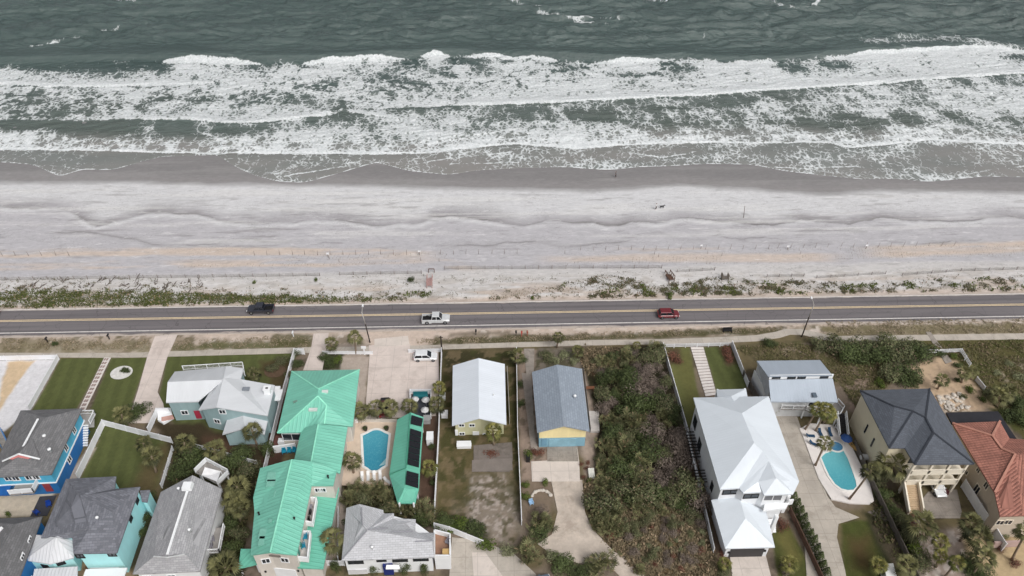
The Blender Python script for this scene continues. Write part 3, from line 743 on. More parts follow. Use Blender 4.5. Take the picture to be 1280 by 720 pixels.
# ---- road, shoulder, paint
def hsheet(name, pts, z, mat, kind='structure', thick=.06, pix=True, parent=None):
    poly = [XY(*p) for p in pts] if pix else pts
    b = MB(); b.prism(poly, z - thick, z); o = b.build(name, mat, parent)
    if kind: o['kind'] = kind
    return o
def xstrip(name, y0, y1, z, mat, x0=-420, x1=420, parent=None):
    b = MB(); n = 60
    V = []; F = []
    for i in range(n + 1):
        x = x0 + (x1 - x0) * i / n; V += [(x, ROADY(x, y0), z), (x, ROADY(x, y1), z)]
    for i in range(n): F.append((2 * i, 2 * i + 2, 2 * i + 3, 2 * i + 1))
    b.sheet(V, F, .08); o = b.build(name, mat, parent); o['kind'] = 'structure'; return o
def asphalt():
    k = NT('asphalt'); pos = k.co('Object')
    sep = k.n('ShaderNodeSeparateXYZ'); k.l(pos, sep.inputs[0])
    a = k.noise(k.scale(pos, (.03, .8, 1)), 1.0, 5, .6); b_ = k.noise(pos, 6, 4, .7); c_ = k.noise(k.scale(pos, (.5, .5, 1)), .5, 5, .7)
    base = k.mix(k.ramp(a, .3, .7), lin((92, 88, 91)), lin((112, 108, 110)))
    yy = k.math('ADD', sep.outputs[1], k.math('MULTIPLY', sep.outputs[0], .0024))
    for c0 in (111.25, 112.75, 114.6, 116.1):                      # worn, polished wheel paths
        d = k.math('ABSOLUTE', k.math('SUBTRACT', yy, c0))
        base = k.mix(k.ramp(d, .15, .6, .30, 0), base, lin((124, 119, 120)))
    base = k.mix(k.ramp(b_, .5, .8, 0, .35), base, lin((84, 80, 82)))
    base = k.mix(k.ramp(c_, .55, .72, 0, .25), base, lin((92, 86, 86)))
    dr = k.noise(k.scale(pos, (.25, 1.5, 1)), .8, 5, .7)
    for e0, sg in ((109.0, 1), (117.5, -1)):
        d = k.math('MULTIPLY', k.math('SUBTRACT', yy, e0), sg); dd = k.math('SUBTRACT', d, k.math('MULTIPLY', dr, 1.5))
        base = k.mix(k.ramp(dd, -.5, .05, .8, 0), base, lin((190, 178, 168)))
    cr = k.n('ShaderNodeTexVoronoi', feature='DISTANCE_TO_EDGE'); cr.inputs['Scale'].default_value = .22; wn = k.n('ShaderNodeTexNoise'); wn.inputs['Scale'].default_value = .8; k.l(pos, wn.inputs['Vector']); av = k.n('ShaderNodeVectorMath', operation='ADD'); k.l(pos, av.inputs[0]); k.l(wn.outputs['Color'], av.inputs[1]); k.l(av.outputs[0], cr.inputs['Vector'])
    base = k.mix(k.ramp(cr.outputs['Distance'], .0, .012, .55, 0), base, lin((70, 66, 68)))
    k.l(base, k.b.inputs['Base Color']); k.b.inputs['Roughness'].default_value = .85; k.bump(b_, .3, .02); return k.m
asp = asphalt()
road = xstrip('road', 109.0, 117.5, .03, asp)
white_p = M('road_paint_white', (214, 210, 206), .7, .12, 2.0, stain=((130, 124, 120), .8, .52, .5))
yel_p = M('road_paint_yellow', (222, 200, 164), .7, .12, 2.0, stain=((140, 128, 112), .8, .55, .4))
xstrip('road_marking', 110.20, 110.42, .040, white_p); xstrip('road_marking', 117.02, 117.22, .040, white_p)
xstrip('road_marking', 113.58, 113.74, .040, yel_p); xstrip('road_marking', 113.92, 114.08, .040, yel_p)

conc = M('concrete', (178, 170, 160), .9, .10, .5, 5, .2, stain=((128, 120, 110), .25, .50, .45), joints=2.4)
conc_l = M('concrete_pale', (204, 194, 186), .9, .07, .5, 5, .15, stain=((160, 150, 140), .3, .52, .4), joints=3.0)
conc_pk = M('concrete_pinkish', (204, 192, 185), .9, .08, .35, 4, .15, stain=((160, 146, 138), .3, .5, .4), joints=3.2)
conc_g = M('concrete_grey', (150, 142, 134), .9, .12, .6, 5, .2, stain=((96, 88, 80), .3, .48, .6), joints=2.6)
conc_d = M('concrete_dark', (118, 110, 104), .9, .12, .6, 5, .2, stain=((84, 78, 72), .3, .48, .6), joints=3.0)
pale_deck = M('pool_deck_pale', (226, 222, 218), .85, .05, .7, 6, .1, stain=((180, 172, 166), .4, .56, .35))
gravel = M('shell_gravel', (190, 178, 166), .95, .14, .5, 3.0, .5, stain=((146, 132, 120), .22, .5, .5))
# public path with its bend round the street lamp
up = [(-220,448),(0,441),(160,441),(216,439),(380,434),(470,433),(553,431),(640,428),(740,425),(826,424),(900,421),(945,419),(968,415),(982,411),(1000,411),(1020,415),(1040,420),(1120,419),(1280,416.5),(1480,415)]
lo = [(-220,455),(0,446.5),(160,447),(216,445.5),(380,441),(470,440),(553,436.5),(640,434),(740,431.5),(826,430),(900,428.5),(945,426.5),(975,422),(988,418),(1004,418.5),(1025,424),(1042,427),(1120,426),(1280,424),(1480,423)]
b = MB(); V = []; F = []
for a_, c_ in zip(up, lo): V += [P(*a_, .05), P(*c_, .05)]
for i in range(len(up) - 1): F.append((2 * i, 2 * i + 1, 2 * i + 3, 2 * i + 2))
b.sheet(V, F, .1); o = b.build('footpath', conc); o['kind'] = 'structure'
# driveways and paved plots
def drive(pts, mat, z=.06, name='driveway'): return hsheet(name, pts, z, mat)
drive([(194,420),(222,418.5),(214,436),(209,447),(197,490),(204,504),(206,514),(192,514),(186,529),(159,529),(172,490),(184,447)], conc_pk, .07)
drive([(392,417),(411,416),(408,436),(403,463),(379,463),(389,436)], conc_pk, .07)
drive([(461,432),(513,430),(512,440),(548,440),(549,484),(545,520),(456,524),(462,446)], conc_pk, .07)
drive([(468,424),(510,420),(512,431),(468,434)], conc_l, .085)
drive([(592,557),(640,553),(641,575),(637,590),(592,590)], conc_d, .07); drive([(590,575.5),(640,573.5),(641,588),(590,590)], M('concrete_weathered', (124, 116, 110), .9, .1, .7, 5, .2), .075)
drive([(684,556),(721,556),(724,577),(725,602),(665,602),(664,577),(684,576)], conc_l, .07); drive([(684,556),(721,556),(723,577),(684,577)], conc_g, .075)
hsheet('gravel_path', [(689,601),(728,600),(731,640),(741,662),(768,690),(800,706),(850,738),(800,745),(760,706),(722,704),(686,690),(672,680),(690,668),(697,640)], .05, gravel)
drive([(968,515),(993,512),(1003,540),(1020,584),(1034,620),(1044,634),(1074,647),(1048,655),(1046,672),(1056,712),(1062,745),(1010,745),(1004,660),(985,600),(973,545)], conc, .07)
drive([(912,692),(956,690),(964,722),(972,745),(918,745)], conc_l, .07); drive([(1140,640),(1160,615),(1196,612),(1202,640),(1200,648),(1160,648)], conc_g, .07)
drive([(565,672),(590,674),(640,690),(670,718),(674,745),(560,745)], conc, .07)
drive([(590,691),(606,690),(628,720),(632,745),(594,745)], conc_l, .08)
drive([(655,436),(668,436),(667,470),(658,470)], conc_g, .06, 'garden_path'); drive([(652,466),(664,468),(668,540),(672,562),(664,562)], M('gravel_grey', (150, 140, 132), .95, .14, .8, 4, .4), .05, 'garden_path')
drive([(1084,640),(1100,636),(1160,650),(1150,655),(1105,652)], conc_d, .065, 'garden_path')
drive([(1157,415),(1163,415),(1190,452),(1182,455)], conc_g, .055, 'garden_path')
# paver walks
pav = M('white_pavers', (212, 206, 202), .85, .07, 1.0, 6); pav2 = M('brick_pavers', (146, 128, 122), .9, .12, 1.2, 8)
def ladder(name, a0, a1, b0, b1, n, fill, mslab, mbase):
    """a walk of separate slabs: left edge a0->a1, right edge b0->b1"""
    A0, A1, B0, B1 = (Vector((*XY(*q), 0)) for q in (a0, a1, b0, b1))
    b = MB(); b.prism([q[:2] for q in (A0, A1, B1, B0)], -.02, .05); o = b.build(name, mbase); o['kind'] = 'structure'
    m = MB()
    for i in range(n):
        t0 = (i + .5 - fill / 2) / n; t1 = (i + .5 + fill / 2) / n
        m.prism([(A0.lerp(A1, t0))[:2], (A0.lerp(A1, t1))[:2], (B0.lerp(B1, t1))[:2], (B0.lerp(B1, t0))[:2]], 0, .11)
    s = m.build('paving_slabs', mslab); s['kind'] = 'structure'; return o
ladder('garden_walk', (863,434), (882,496), (879,434), (896,494), 17, .78, pav, M('walk_joint_gravel', (120, 100, 92), .95, .2, 2, 9))
ladder('garden_walk', (130.5,447.5), (99,512), (138.5,447.5), (106,514), 1, 1.0, pav, pav)
for s in (.22, .60):
    L0 = (130.5 + 8 * s, 447.5); L1 = (99 + 7 * s, 514)
    A0, A1 = Vector((*XY(*L0), 0)), Vector((*XY(*L1), 0)); m = MB()
    for i in range(14):
        p = A0.lerp(A1, (i + .5) / 14); m.box((p.x, p.y, .115), (.36, .62, .02), -.2)
    m.build('paving_slabs', pav2)['kind'] = 'structure'
# ================================================================== BUILDINGS
white_w = M('white_paint', (226, 228, 230), .6, .04, .6, 6); trim_w = M('white_trim', (232, 234, 236), .5, .03, 1.0)
dark_open = M('dark_opening', (34, 32, 32), .8, .2, 1.0); pane = glass()
wood_deck = M('deck_wood', (140, 116, 100), .8, .14, .8, 7, .2); grey_deck = M('grey_deck', (150, 146, 142), .8, .12, .8, 7, .2)
def inset(poly, d):
    a = sum(poly[i][0] * poly[(i + 1) % len(poly)][1] - poly[(i + 1) % len(poly)][0] * poly[i][1] for i in range(len(poly)))
    if a < 0: poly = poly[::-1]
    n = len(poly); out = []
    for i in range(n):
        p0, p1, p2 = (Vector(poly[(i + j - 1) % n][:2]) for j in range(3))
        e1 = (p1 - p0).normalized(); e2 = (p2 - p1).normalized()
        n1 = Vector((-e1.y, e1.x)); n2 = Vector((-e2.y, e2.x)); s = n1 + n2
        kk = d / max(.35, (1 + n1.dot(n2)))
        out.append(tuple(p1 + s * kk))
    return out
class House:
    def __init__(self, name, at_px, label, cat='house', h=0):
        self.root = thing(name, P(*at_px, h), label, cat); self.segs = []
    def roof(self, pts, faces, mat, name='roof', thick=.22, parent=None, label=None):
        """pts: (px, py, height) surveyed corners"""
        V = [P(*p) if len(p) == 3 and not isinstance(p, Vector) else p for p in pts]
        b = MB(); b.sheet(V, faces, thick); o = b.build(name, mat, parent or self.root)
        if label: o['label'] = label
        return o, V
    def walls(self, loop, z0, mat, name='wall', parent=None):
        """loop of (x, y, ztop)"""
        a = sum(loop[i][0] * loop[(i + 1) % len(loop)][1] - loop[(i + 1) % len(loop)][0] * loop[i][1] for i in range(len(loop)))
        if a < 0: loop = loop[::-1]
        b = MB(); n = len(loop)
        vs = [(p[0], p[1], z0) for p in loop] + [tuple(p) for p in loop]
        b.add(vs, [(i, (i + 1) % n, n + (i + 1) % n, n + i) for i in range(n)] + [tuple(range(n - 1, -1, -1))])
        if max(p[2] for p in loop) - min(p[2] for p in loop) < .02: b.add([tuple(p) for p in loop], [tuple(range(n))])
        for i in range(n): self.segs.append((Vector(loop[i][:2]), Vector(loop[(i + 1) % n][:2]), z0, max(loop[i][2], loop[(i + 1) % n][2])))
        o = b.build(name, mat, parent or self.root); return o
    def eave_walls(self, pts, z0, ztop, mat, d=.45, name='wall'):
        """walls under an eave outline given in (px, py, height)"""
        poly = inset([tuple(P(*p)[:2]) for p in pts], d)
        return self.walls([(x, y, ztop) for x, y in poly], z0, mat, name)
    def hit(self, px, py):
        """the wall the photo shows at that pixel: point, direction along the wall, outward normal"""
        d = ray(px, py); best = None
        for A, B, z0, z1 in self.segs:
            e = (B - A); L = e.length
            if L < .05: continue
            e = e / L; nn = Vector((e.y, -e.x))
            den = d.x * nn.x + d.y * nn.y
            if den > -1e-3: continue
            t = ((A.x - CO.x) * nn.x + (A.y - CO.y) * nn.y) / den
            p = CO + d * t; s = (Vector((p.x, p.y)) - A).dot(e)
            if -.5 <= s <= L + .5 and z0 - .6 <= p.z <= z1 + .6:
                if best is None or t < best[0]: best = (t, p, e, nn)
        return best
    def panel(self, name, px, py, w, h, mat, proud=.04, frame=None, fw=.12, thick=.06, label=None, parent=None):
        hh = self.hit(px, py)
        if hh is None: print('NO WALL', self.root.name, name, px, py); return None
        t, p, e, nn = hh; e3 = Vector((e.x, e.y, 0)); n3 = Vector((nn.x, nn.y, 0)); up = Vector((0, 0, 1))
        def slab(c, w, h, th):
            m = MB(); vs = [c + e3 * sx * w / 2 + up * sz * h / 2 + n3 * o for o in (-.02, th) for sx, sz in ((-1, -1), (1, -1), (1, 1), (-1, 1))]
            m.add(vs, [(0, 1, 2, 3), (7, 6, 5, 4), (0, 4, 5, 1), (1, 5, 6, 2), (2, 6, 7, 3), (3, 7, 4, 0)]); return m
        if frame is None:
            o = slab(p, w, h, proud + thick).build(name, mat, parent or self.root)
        else:
            m = MB()
            for (cx, cz, ww, hh_) in ((0, h / 2 + fw / 2, w + 2 * fw, fw), (0, -h / 2 - fw / 2, w + 2 * fw, fw), (-w / 2 - fw / 2, 0, fw, h), (w / 2 + fw / 2, 0, fw, h), (0, 0, fw * .6, h)):
                q = slab(p + e3 * cx + up * cz, ww, hh_, proud + .05); m.add(q.v, q.f)
            o = m.build(name, frame, parent or self.root)
            slab(p, w, h, proud).build('pane', mat, o)
        if label: o['label'] = label
        return o
    def window(self, px, py, w=1.0, h=1.2, frame=None, glassm=None, label=None):
        return self.panel('window', px, py, w, h, glassm or pane, .03, frame or trim_w, .13, label=label)
    def part(self, b, name, mat, parent=None, label=None):
        o = b.build(name, mat, parent or self.root)
        if label: o['label'] = label
        return o
    def trim_line(self, a, c, w=.25, name='ridge_cap', mat=None, parent=None):
        b = MB(); b.bar(a, c, w, .12); return b.build(name, mat or trim_w, parent or self.root)
    def vent(self, px, py, h, r=.18, hgt=.4, mat=None, name='roof_vent'):
        b = MB(); p = P(px, py, h); b.lathe((p.x, p.y, p.z - .3), [(0.01, 0), (r, 0), (r, hgt + .3), (r * 1.4, hgt + .35), (r * 1.2, hgt + .5), (0.01, hgt + .55)], 8); return b.build(name, mat or trim_w, self.root)
def railing(pts, h=1.0, post=1.5, mat=None, name='railing', parent=None, solid=False, z=0):
    """posts, rails and balusters along world points"""
    b = MB(); mat = mat or trim_w
    for a, c in zip(pts[:-1], pts[1:]):
        a = Vector(a); c = Vector(c); L = (c - a).length; n = max(1, int(L / post))
        up = Vector((0, 0, 1))
        b.bar(a + up * h, c + up * h, .12, .08); b.bar(a + up * .15, c + up * .15, .07, .06)
        for i in range(n + 1): p = a.lerp(c, i / n); b.bar(p, p + up * (h + .05), .12)
        if solid: b.bar(a + up * (h * .52), c + up * (h * .52), .05, h * .72)
        else:
            m = int(L / .22)
            for i in range(m): p = a.lerp(c, (i + .5) / m); b.bar(p + up * .15, p + up * h, .04)
    return b.build(name, mat, parent)
def hip_roof(Hs, eave, r0, r1, mat, thick=.22, name='roof'):
    """eave corners a(NW) b(NE) c(SE) d(SW) as (px,py,h) and the two ridge ends; ridge runs r0 (north) to r1 (south)"""
    return Hs.roof(list(eave) + [r0, r1], [(0, 1, 4), (1, 2, 5, 4), (2, 3, 5), (3, 0, 4, 5)], mat, name, thick)
def gable_pts(eave, rise):
    V = [P(*p) for p in eave]; a = (V[0] + V[1]) / 2; c = (V[3] + V[2]) / 2
    a.z = V[0].z + rise; c.z = V[2].z + rise; return V + [a, c]

# ---- blue beach house, far left
H = House('beach_house', (40, 590), 'bright blue two storey house with dark grey roof at the left edge of the photo')
rf = shingle_roof('dark_grey_shingles', (112, 112, 114))
e = [(25.8, 513, 5.6), (102.5, 510.5, 5.6), (64, 593, 5.6), (-15, 597, 5.6)]
o, V = hip_roof(H, e, (56, 522, 7.4), (22, 572, 7.4), rf)
blue_u = siding('blue_siding_light', (84, 174, 208)); blue_l = siding('blue_siding_deep', (38, 112, 176))
pl = inset([tuple(v[:2]) for v in V[:4]], .5)
H.walls([(x, y, 5.42) for x, y in pl], 2.95, blue_u, 'upper_wall'); H.walls([(x, y, 2.95) for x, y in inset(pl, -.05)], 0, blue_l, 'lower_wall')
bb = MB(); q = inset(pl, -.12)
for i in range(4): bb.bar((*q[i], 2.95), (*q[(i + 1) % 4], 2.95), .14, .2)
H.part(bb, 'belt_trim', trim_w)
for p in ((92.5, 538), (82.5, 560)): H.window(*p, .8, 1.1)
H.window(86.7, 574.5, .9, 1.1)
for p in ((10, 597), (19, 597), (36, 596), (44, 595.5)): H.window(*p, 1.0, 1.3)
H.trim_line(P(47.5, 523.5, 7.5), P(29, 558, 7.5), .3, 'ridge_vent')
b = MB(); g0, g1, g2 = P(23, 567.5, 8.0), P(3, 576.5, 6.75), P(50, 574, 6.75); b.bar(g0, g1, .22, .16); b.bar(g0, g2, .22, .16); H.part(b, 'gablet_trim', trim_w)
b = MB(); bk = Vector((0, .25, 0)); b.sheet([g0, g1, g2, P(40, 548, 7.6)], [(0, 1, 3), (0, 3, 2)], .12); H.part(b, 'gablet_roof', rf)
b = MB(); gm_ = (g1 + g2) / 2; b.add([g0 + bk * .1 - Vector((0, .06, .12)), g0.lerp(g1, .6) - Vector((0, .06, .12)), gm_ - Vector((0, .06, .1)), g0.lerp(g2, .6) - Vector((0, .06, .12))], [(0, 1, 2, 3)]); H.part(b, 'gablet_panel', M('salmon_paint', (206, 130, 128)))
for v in ((56, 546), (62.5, 563)): H.vent(*v, 6.7, .22, .25)
# balcony on the south side with its awning and red door
zb = 2.9; s0 = Vector((*pl[0], zb)); cs = sorted([Vector((*q_, zb)) for q_ in pl], key=lambda v: v.y)[:2]; cs.sort(key=lambda v: v.x)
a_, c_ = cs[0] + Vector((2.4, 0, 0)), cs[1] + Vector((-2.6, 0, 0))
dk = MB(); dk.prism([(a_.x, a_.y + .1), (c_.x, c_.y + .1), (c_.x, c_.y - 1.9), (a_.x, a_.y - 1.9)], 2.7, 2.9)
H.part(dk, 'balcony', grey_deck)
r = railing([a_ + Vector((0, -1.8, 0)), c_ + Vector((0, -1.8, 0)), c_ + Vector((0, 0, 0))], 1.05, 1.6, solid=True, parent=H.root)
b = MB(); c0 = P(6, 610, 2.4); b.sheet([c0 + Vector((-4, .2, .5)), c0 + Vector((1.2, .2, .5)), c0 + Vector((1.0, -1.4, 0)), c0 + Vector((-4, -1.4, 0))], [(0, 1, 2, 3)], .12); H.part(b, 'awning', M('blue_canvas', (20, 84, 150), .8))
H.panel('door', 60, 609, 1.1, 2.0, M('red_door', (150, 62, 70)), .05)
b = MB(); p = P(107, 524, 2.8); b.box((p.x, p.y, 2.7), (2.6, 2.2, .15)); H.part(b, 'side_deck', grey_deck)
r = railing([p + Vector((-1.2, 1.1, 0)), p + Vector((1.3, 1.1, 0)), p + Vector((1.3, -1.1, 0))], 1.0, parent=H.root)
b = MB()
for i in range(9): b.box((p.x + .3, p.y - 1.2 - .3 * i, 2.6 - .29 * i), (1.1, .32, .12))
H.part(b, 'stairs', trim_w)
# ---- blue stair and rail at the very edge of the photo
st = thing('beach_stairs', P(4, 560), 'blue railed stair with grey treads at the left edge, beside the white pad', 'stairs')
b = MB(); b2 = MB()
A0, A1 = P(-3, 538, 3.0), P(9, 562, .1)
for i in range(12): q = A0.lerp(A1, i / 11); b.box((q.x, q.y, q.z), (1.4, .4, .1))
b.build('treads', grey_deck, st)
for dx in (-.7, .7): b2.bar(A0 + Vector((dx, 0, 1)), A1 + Vector((dx, 0, 1)), .12); b2.bar(A0 + Vector((dx, 0, -.1)), A1 + Vector((dx, 0, -.1)), .14); [b2.bar(A0.lerp(A1, i / 6) + Vector((dx, 0, 0)), A0.lerp(A1, i / 6) + Vector((dx, 0, 1)), .08) for i in range(7)]
b2.build('railing', M('blue_rail', (74, 120, 170)), st)

# ---- teal house with slate shingles
H = House('beach_house', (110, 700), 'aqua two storey house with slate shingle roof and white metal turret')
rf = shingle_roof('slate_shingles', (112, 114, 122), .3, .36)
pts = [(82.5, 598.5, 6), (145, 595.5, 6), (143.5, 611, 6), (175, 608.5, 6), (146, 691, 6), (92, 692, 6), (90, 672, 6), (51, 672, 6), (101, 620, 8.0), (140, 640, 7.6), (112, 660, 7.8)]
o, V = H.roof(pts, [(0, 1, 2, 8), (2, 3, 9, 8), (3, 4, 9), (4, 5, 6, 10, 9), (6, 7, 10), (7, 0, 8, 10), (8, 9, 10)], rf)
aq = siding('aqua_siding', (176, 234, 238), .25, .03)
H.eave_walls([q[:2] + (6,) for q in pts[:8]], 0, 5.82, aq, .35)
for p in ((171, 625.5), (163, 648)): H.window(*p, .7, 1.0, dark_open)
for p in ((100, 695), (140, 692.8)): H.window(*p, 1.0, .8, dark_open)
rm = metal_roof('white_ribbed_roof', (204, 206, 210), .5, .12)
tp = [(42, 668, 4.6), (62, 669, 4.8), (78, 663, 5.6), (95, 677, 4.6), (92, 697, 4.0), (62, 705, 3.9), (31, 700, 3.9), (70, 672, 6.6)]
H.roof(tp, [(0, 1, 7), (1, 2, 7), (2, 3, 7), (3, 4, 7), (4, 5, 7), (5, 6, 7), (6, 0, 7)], rm, 'turret_roof')
H.walls([(*x, 3.7) for x in inset([XY(*q[:2], 4) for q in tp[:7]], .4)], 0, aq, 'turret_wall')
for p in ((57, 708), (76, 703.5)): H.window(*p, .9, .8, dark_open)
H.roof([(43, 711, 3), (97, 708, 3), (96, 735, 2.6), (38, 738, 2.6)], [(0, 1, 2, 3)], rm, 'porch_roof')
[H.part(MB().box(tuple(P(x, y, 1.35)), (.18, .18, 2.6)), 'porch_post', trim_w) for x, y in ((44, 726), (93, 724))]
H.roof([(175, 613, 4.6), (187.5, 612.5, 4.6), (184, 628, 4.2), (177, 627, 4.2)], [(0, 1, 2, 3)], rf, 'lean_to_roof', .15)
H.eave_walls([(175, 613, 4.2), (188, 612.5, 4.2), (184, 628, 4.2), (177, 627, 4.2)], 0, 4.05, aq, .12, 'lean_to_wall')
H.vent(122.5, 649, 7.5)
b = MB(); p0, p1 = P(106, 716, 2.2), P(158, 714, 2.2); b.bar(p0 + Vector((0, -.3, 0)), p1 + Vector((0, -.3, 0)), 1.6, .2); H.part(b, 'entry_canopy', trim_w)
H.panel('garage_door', 134, 714, 4.2, 2.2, white_w, .05)
# ---- dark roofed house in the corner
H = House('beach_house', (20, 725), 'house with plain dark grey shingle roof and deep blue wall in the bottom left corner')
pts = [(-60, 651, 5), (53, 645.5, 5), (22, 728, 5), (-90, 740, 5), (20, 655, 6.6), (-20, 720, 6.8)]
hip_roof(H, pts[:4], pts[4], pts[5], shingle_roof('charcoal_shingles', (104, 104, 106)))
H.eave_walls(pts[:4], 0, 4.82, siding('blue_siding_deep', (38, 112, 176)), .4)
b = MB(); b.bar(P(3, 659, 6.6), P(-2, 664, 6.5), .3); H.part(b, 'ridge_vent', trim_w)
H.window(29, 697, .8, 1.1); H.window(38, 676, .8, 1.1)
# blue chairs on the dark mat between
hsheet('patio_mat', [(50, 621), (71, 619.5), (59, 645), (38, 646)], .09, M('dark_mat', (62, 62, 68), .9))
# ---- grey roofed house with a white ridge pipe
H = House('beach_house', (215, 712), 'grey shingled gable house with a long white ridge vent and a rear deck')
rs = shingle_roof('light_grey_shingles', (158, 158, 161), .16)
pts = [(201, 615, 4.6), (278, 611.5, 4.6), (250, 714, 4.6), (165.6, 717.5, 4.6), (240.5, 594, 7.6), (209, 694, 7.4), (231, 692, 6.6), (193, 695, 6.6)]
H.roof(pts, [(4, 0, 3, 7, 5), (1, 4, 5, 6, 2), (2, 6, 7, 3), (5, 7, 6)], rs)
gv = [P(*q) for q in pts]; w = inset([tuple(v[:2]) for v in gv[:4]], .4)
nw, ne = sorted([q for q in w], key=lambda q: -q[1])[:2]; nw, ne = sorted((nw, ne)); sw, se = sorted(sorted(w, key=lambda q: q[1])[:2])
H.walls([(*nw, 4.4), (*sw, 4.4), (*se, 4.4), (*ne, 4.4), ((nw[0] + ne[0]) / 2, (nw[1] + ne[1]) / 2, 7.1)], 0, white_w)
H.trim_line(P(234, 614, 7.7), P(209, 693, 7.6), .34, 'ridge_vent')
b = MB(); p = P(235, 609, 7.6); b.box((p.x, p.y, 7.9), (1.5, 1.3, .7), taper=.85); H.part(b, 'attic_fan', trim_w)
b = MB(); b.bar(P(192, 695.5, 6.75), P(209, 697, 7.2), .16); b.bar(P(209, 697, 7.2), P(231, 692.8, 6.75), .16); H.part(b, 'gable_trim', M('pale_grey_trim', (196, 198, 200)))
H.vent(224, 612.5, 6.9); H.vent(237.5, 664, 6.7)
for p in ((185, 722), (215, 721)): H.window(*p, 1.0, 1.0)
dz = 2.6
b = MB(); dk = [XY(245, 591, dz), XY(259, 577, dz), XY(287, 592, dz), XY(273, 606, dz)]; b.prism(dk, dz - .2, dz); H.part(b, 'rear_deck', grey_deck)
[H.part(MB().box((x, y, dz / 2), (.2, .2, dz)), 'deck_post', trim_w) for x, y in inset(dk, .3)]
r = railing([Vector((*dk[0], dz)), Vector((*dk[1], dz)), Vector((*dk[2], dz)), Vector((*dk[3], dz))], 1.05, 1.4, solid=True, parent=H.root)
sq = [P(252, 594, 4.2), P(256, 584, 4.6), P(276, 589, 4.2), P(271, 602, 4.4)]; cc = (sq[0] + sq[1] + sq[2] + sq[3]) / 4; cc.z = 4.0
b = MB(); b.sheet(sq + [cc], [(0, 1, 4), (1, 2, 4), (2, 3, 4), (3, 0, 4)], .05); [b.bar(p, (p.x, p.y, dz), .1) for p in sq]
s_ = b.build('shade_sail', M('white_canvas', (226, 226, 228), .8)); tag(s_, 'white square shade sail over the deck behind the grey gable house', 'shade sail')
b = MB(); d2 = [XY(270, 660, 2.2), XY(281, 659, 2.2), XY(275, 691, 2.2), XY(259, 692, 2.2)]; b.prism(d2, 2.0, 2.2); H.part(b, 'side_deck', grey_deck)
r = railing([Vector((*d2[1], 2.2)), Vector((*d2[2], 2.2)), Vector((*d2[3], 2.2))], 1.05, 1.5, parent=H.root)
# ---- grey-green house with pale metal roofs
H = House('beach_house', (270, 545), 'sage green house with pale grey metal gables and a red door')
pm = metal_roof('pale_grey_metal', (202, 205, 209), .5, .03, .45, .05)
sage = siding('sage_siding', (150, 174, 177), .22)
EH, ES = 5.0, 5.0
ptsW = [(218.5, 464.5, EH), (282, 458.5, EH), (247, 502, EH), (207.5, 503, EH), (209.5, 477.5, 6.9), (279, 474.5, 6.9)]
H.roof(ptsW, [(0, 1, 5, 4), (4, 5, 2, 3)], pm, 'roof')
ptsM = [(283, 457.5, 6.0), (304.5, 460.5, EH), (301, 474, 5.3), (343.5, 481.5, EH), (334.5, 519.5, EH), (270.7, 509, 6.8), (248, 512.5, 5.2), (279, 472, 6.9)]
H.roof(ptsM, [(0, 1, 2, 7), (7, 2, 3, 4, 5), (7, 5, 6, 0)], pm, 'roof')
w = [XY(220, 467, EH), XY(302, 462, EH), XY(300, 476, EH), XY(341, 483, EH), XY(333, 518, EH), XY(272, 508, EH), XY(252, 510.5, EH), XY(247, 500.5, EH), XY(210, 502, EH)]
H.walls([(*w[0], 4.8), (*w[1], 4.8), (*w[2], 4.8), (*w[3], 4.8), (*w[4], 4.75), (*XY(270.7, 507.6, 6.6), 6.5), (*w[6], 4.9), (*w[7], 4.8), (*w[8], 4.8)], 0, sage)
ptsP = [(303, 516, 4.4), (336, 520, 3.2), (330.5, 543, 3.2), (306, 535, 4.3), (278, 543, 3.0), (284, 524, 3.0)]
H.roof(ptsP, [(0, 1, 2, 3), (0, 3, 4, 5)], pm, 'porch_roof')
H.walls([(*XY(306, 535.5, 4.2), 4.05), (*XY(282, 543, 3), 2.8), (*XY(286, 524, 3), 2.8), (*XY(333, 521, 3), 3.0), (*XY(329, 542.5, 3), 3.0)], 0, sage, 'porch_wall')
for p in ((231, 515.5), (278, 514.5), (271.5, 526.5)): H.window(*p, 1.0, .9)
H.panel('door', 247.5, 518, .95, 2.0, M('raspberry_door', (168, 52, 74)), .06)
b = MB(); p = P(307.5, 486, 6.0); b.box((p.x, p.y, p.z), (1.2, .7, .22)); H.part(b, 'skylight', M('skylight_glass', (128, 134, 142), .2))
b = MB(); p = P(335, 490, 5.2); b.box((p.x, p.y, p.z + .2), (1.1, .9, 1.5)); b.box((p.x, p.y, p.z + 1.0), (1.3, 1.1, .12)); H.part(b, 'chimney', trim_w)
b = MB(); b.box((p.x, p.y - .05, p.z + 1.09), (.4, .3, .05)); H.part(b, 'chimney_flue', dark_open)
d3 = [XY(229, 462, 3.2), XY(304, 456, 3.2), XY(306, 472, 3.2), XY(296, 476, 3.2)]
b = MB(); b.prism([XY(230, 463, 3), XY(304, 458, 3), XY(306, 468, 3), XY(232, 470, 3)], 2.8, 3.0); H.part(b, 'balcony', grey_deck)
r = railing([Vector((*XY(229.5, 462.5, 3), 3)), Vector((*XY(304.5, 457.5, 3), 3)), Vector((*XY(306.5, 470, 3), 3))], 1.05, 2.0, parent=H.root)
b = MB(); b.prism([XY(198, 512), XY(214, 512), XY(217, 524), XY(205, 531), XY(198, 527)], .0, .5); H.part(b, 'entry_landing', trim_w)
b = MB(); b.prism([XY(203, 524), XY(217, 521), XY(219, 526), XY(203, 529)], .5, .56); H.part(b, 'entry_mat', M('salmon_tile', (190, 150, 140)))
b = MB(); b.box(tuple(P(345, 494, 1.2)), (1.6, 2.2, 2.4)); b.box(tuple(P(345, 494, 2.5)), (2, 2.6, .12)); H.part(b, 'side_porch', trim_w)

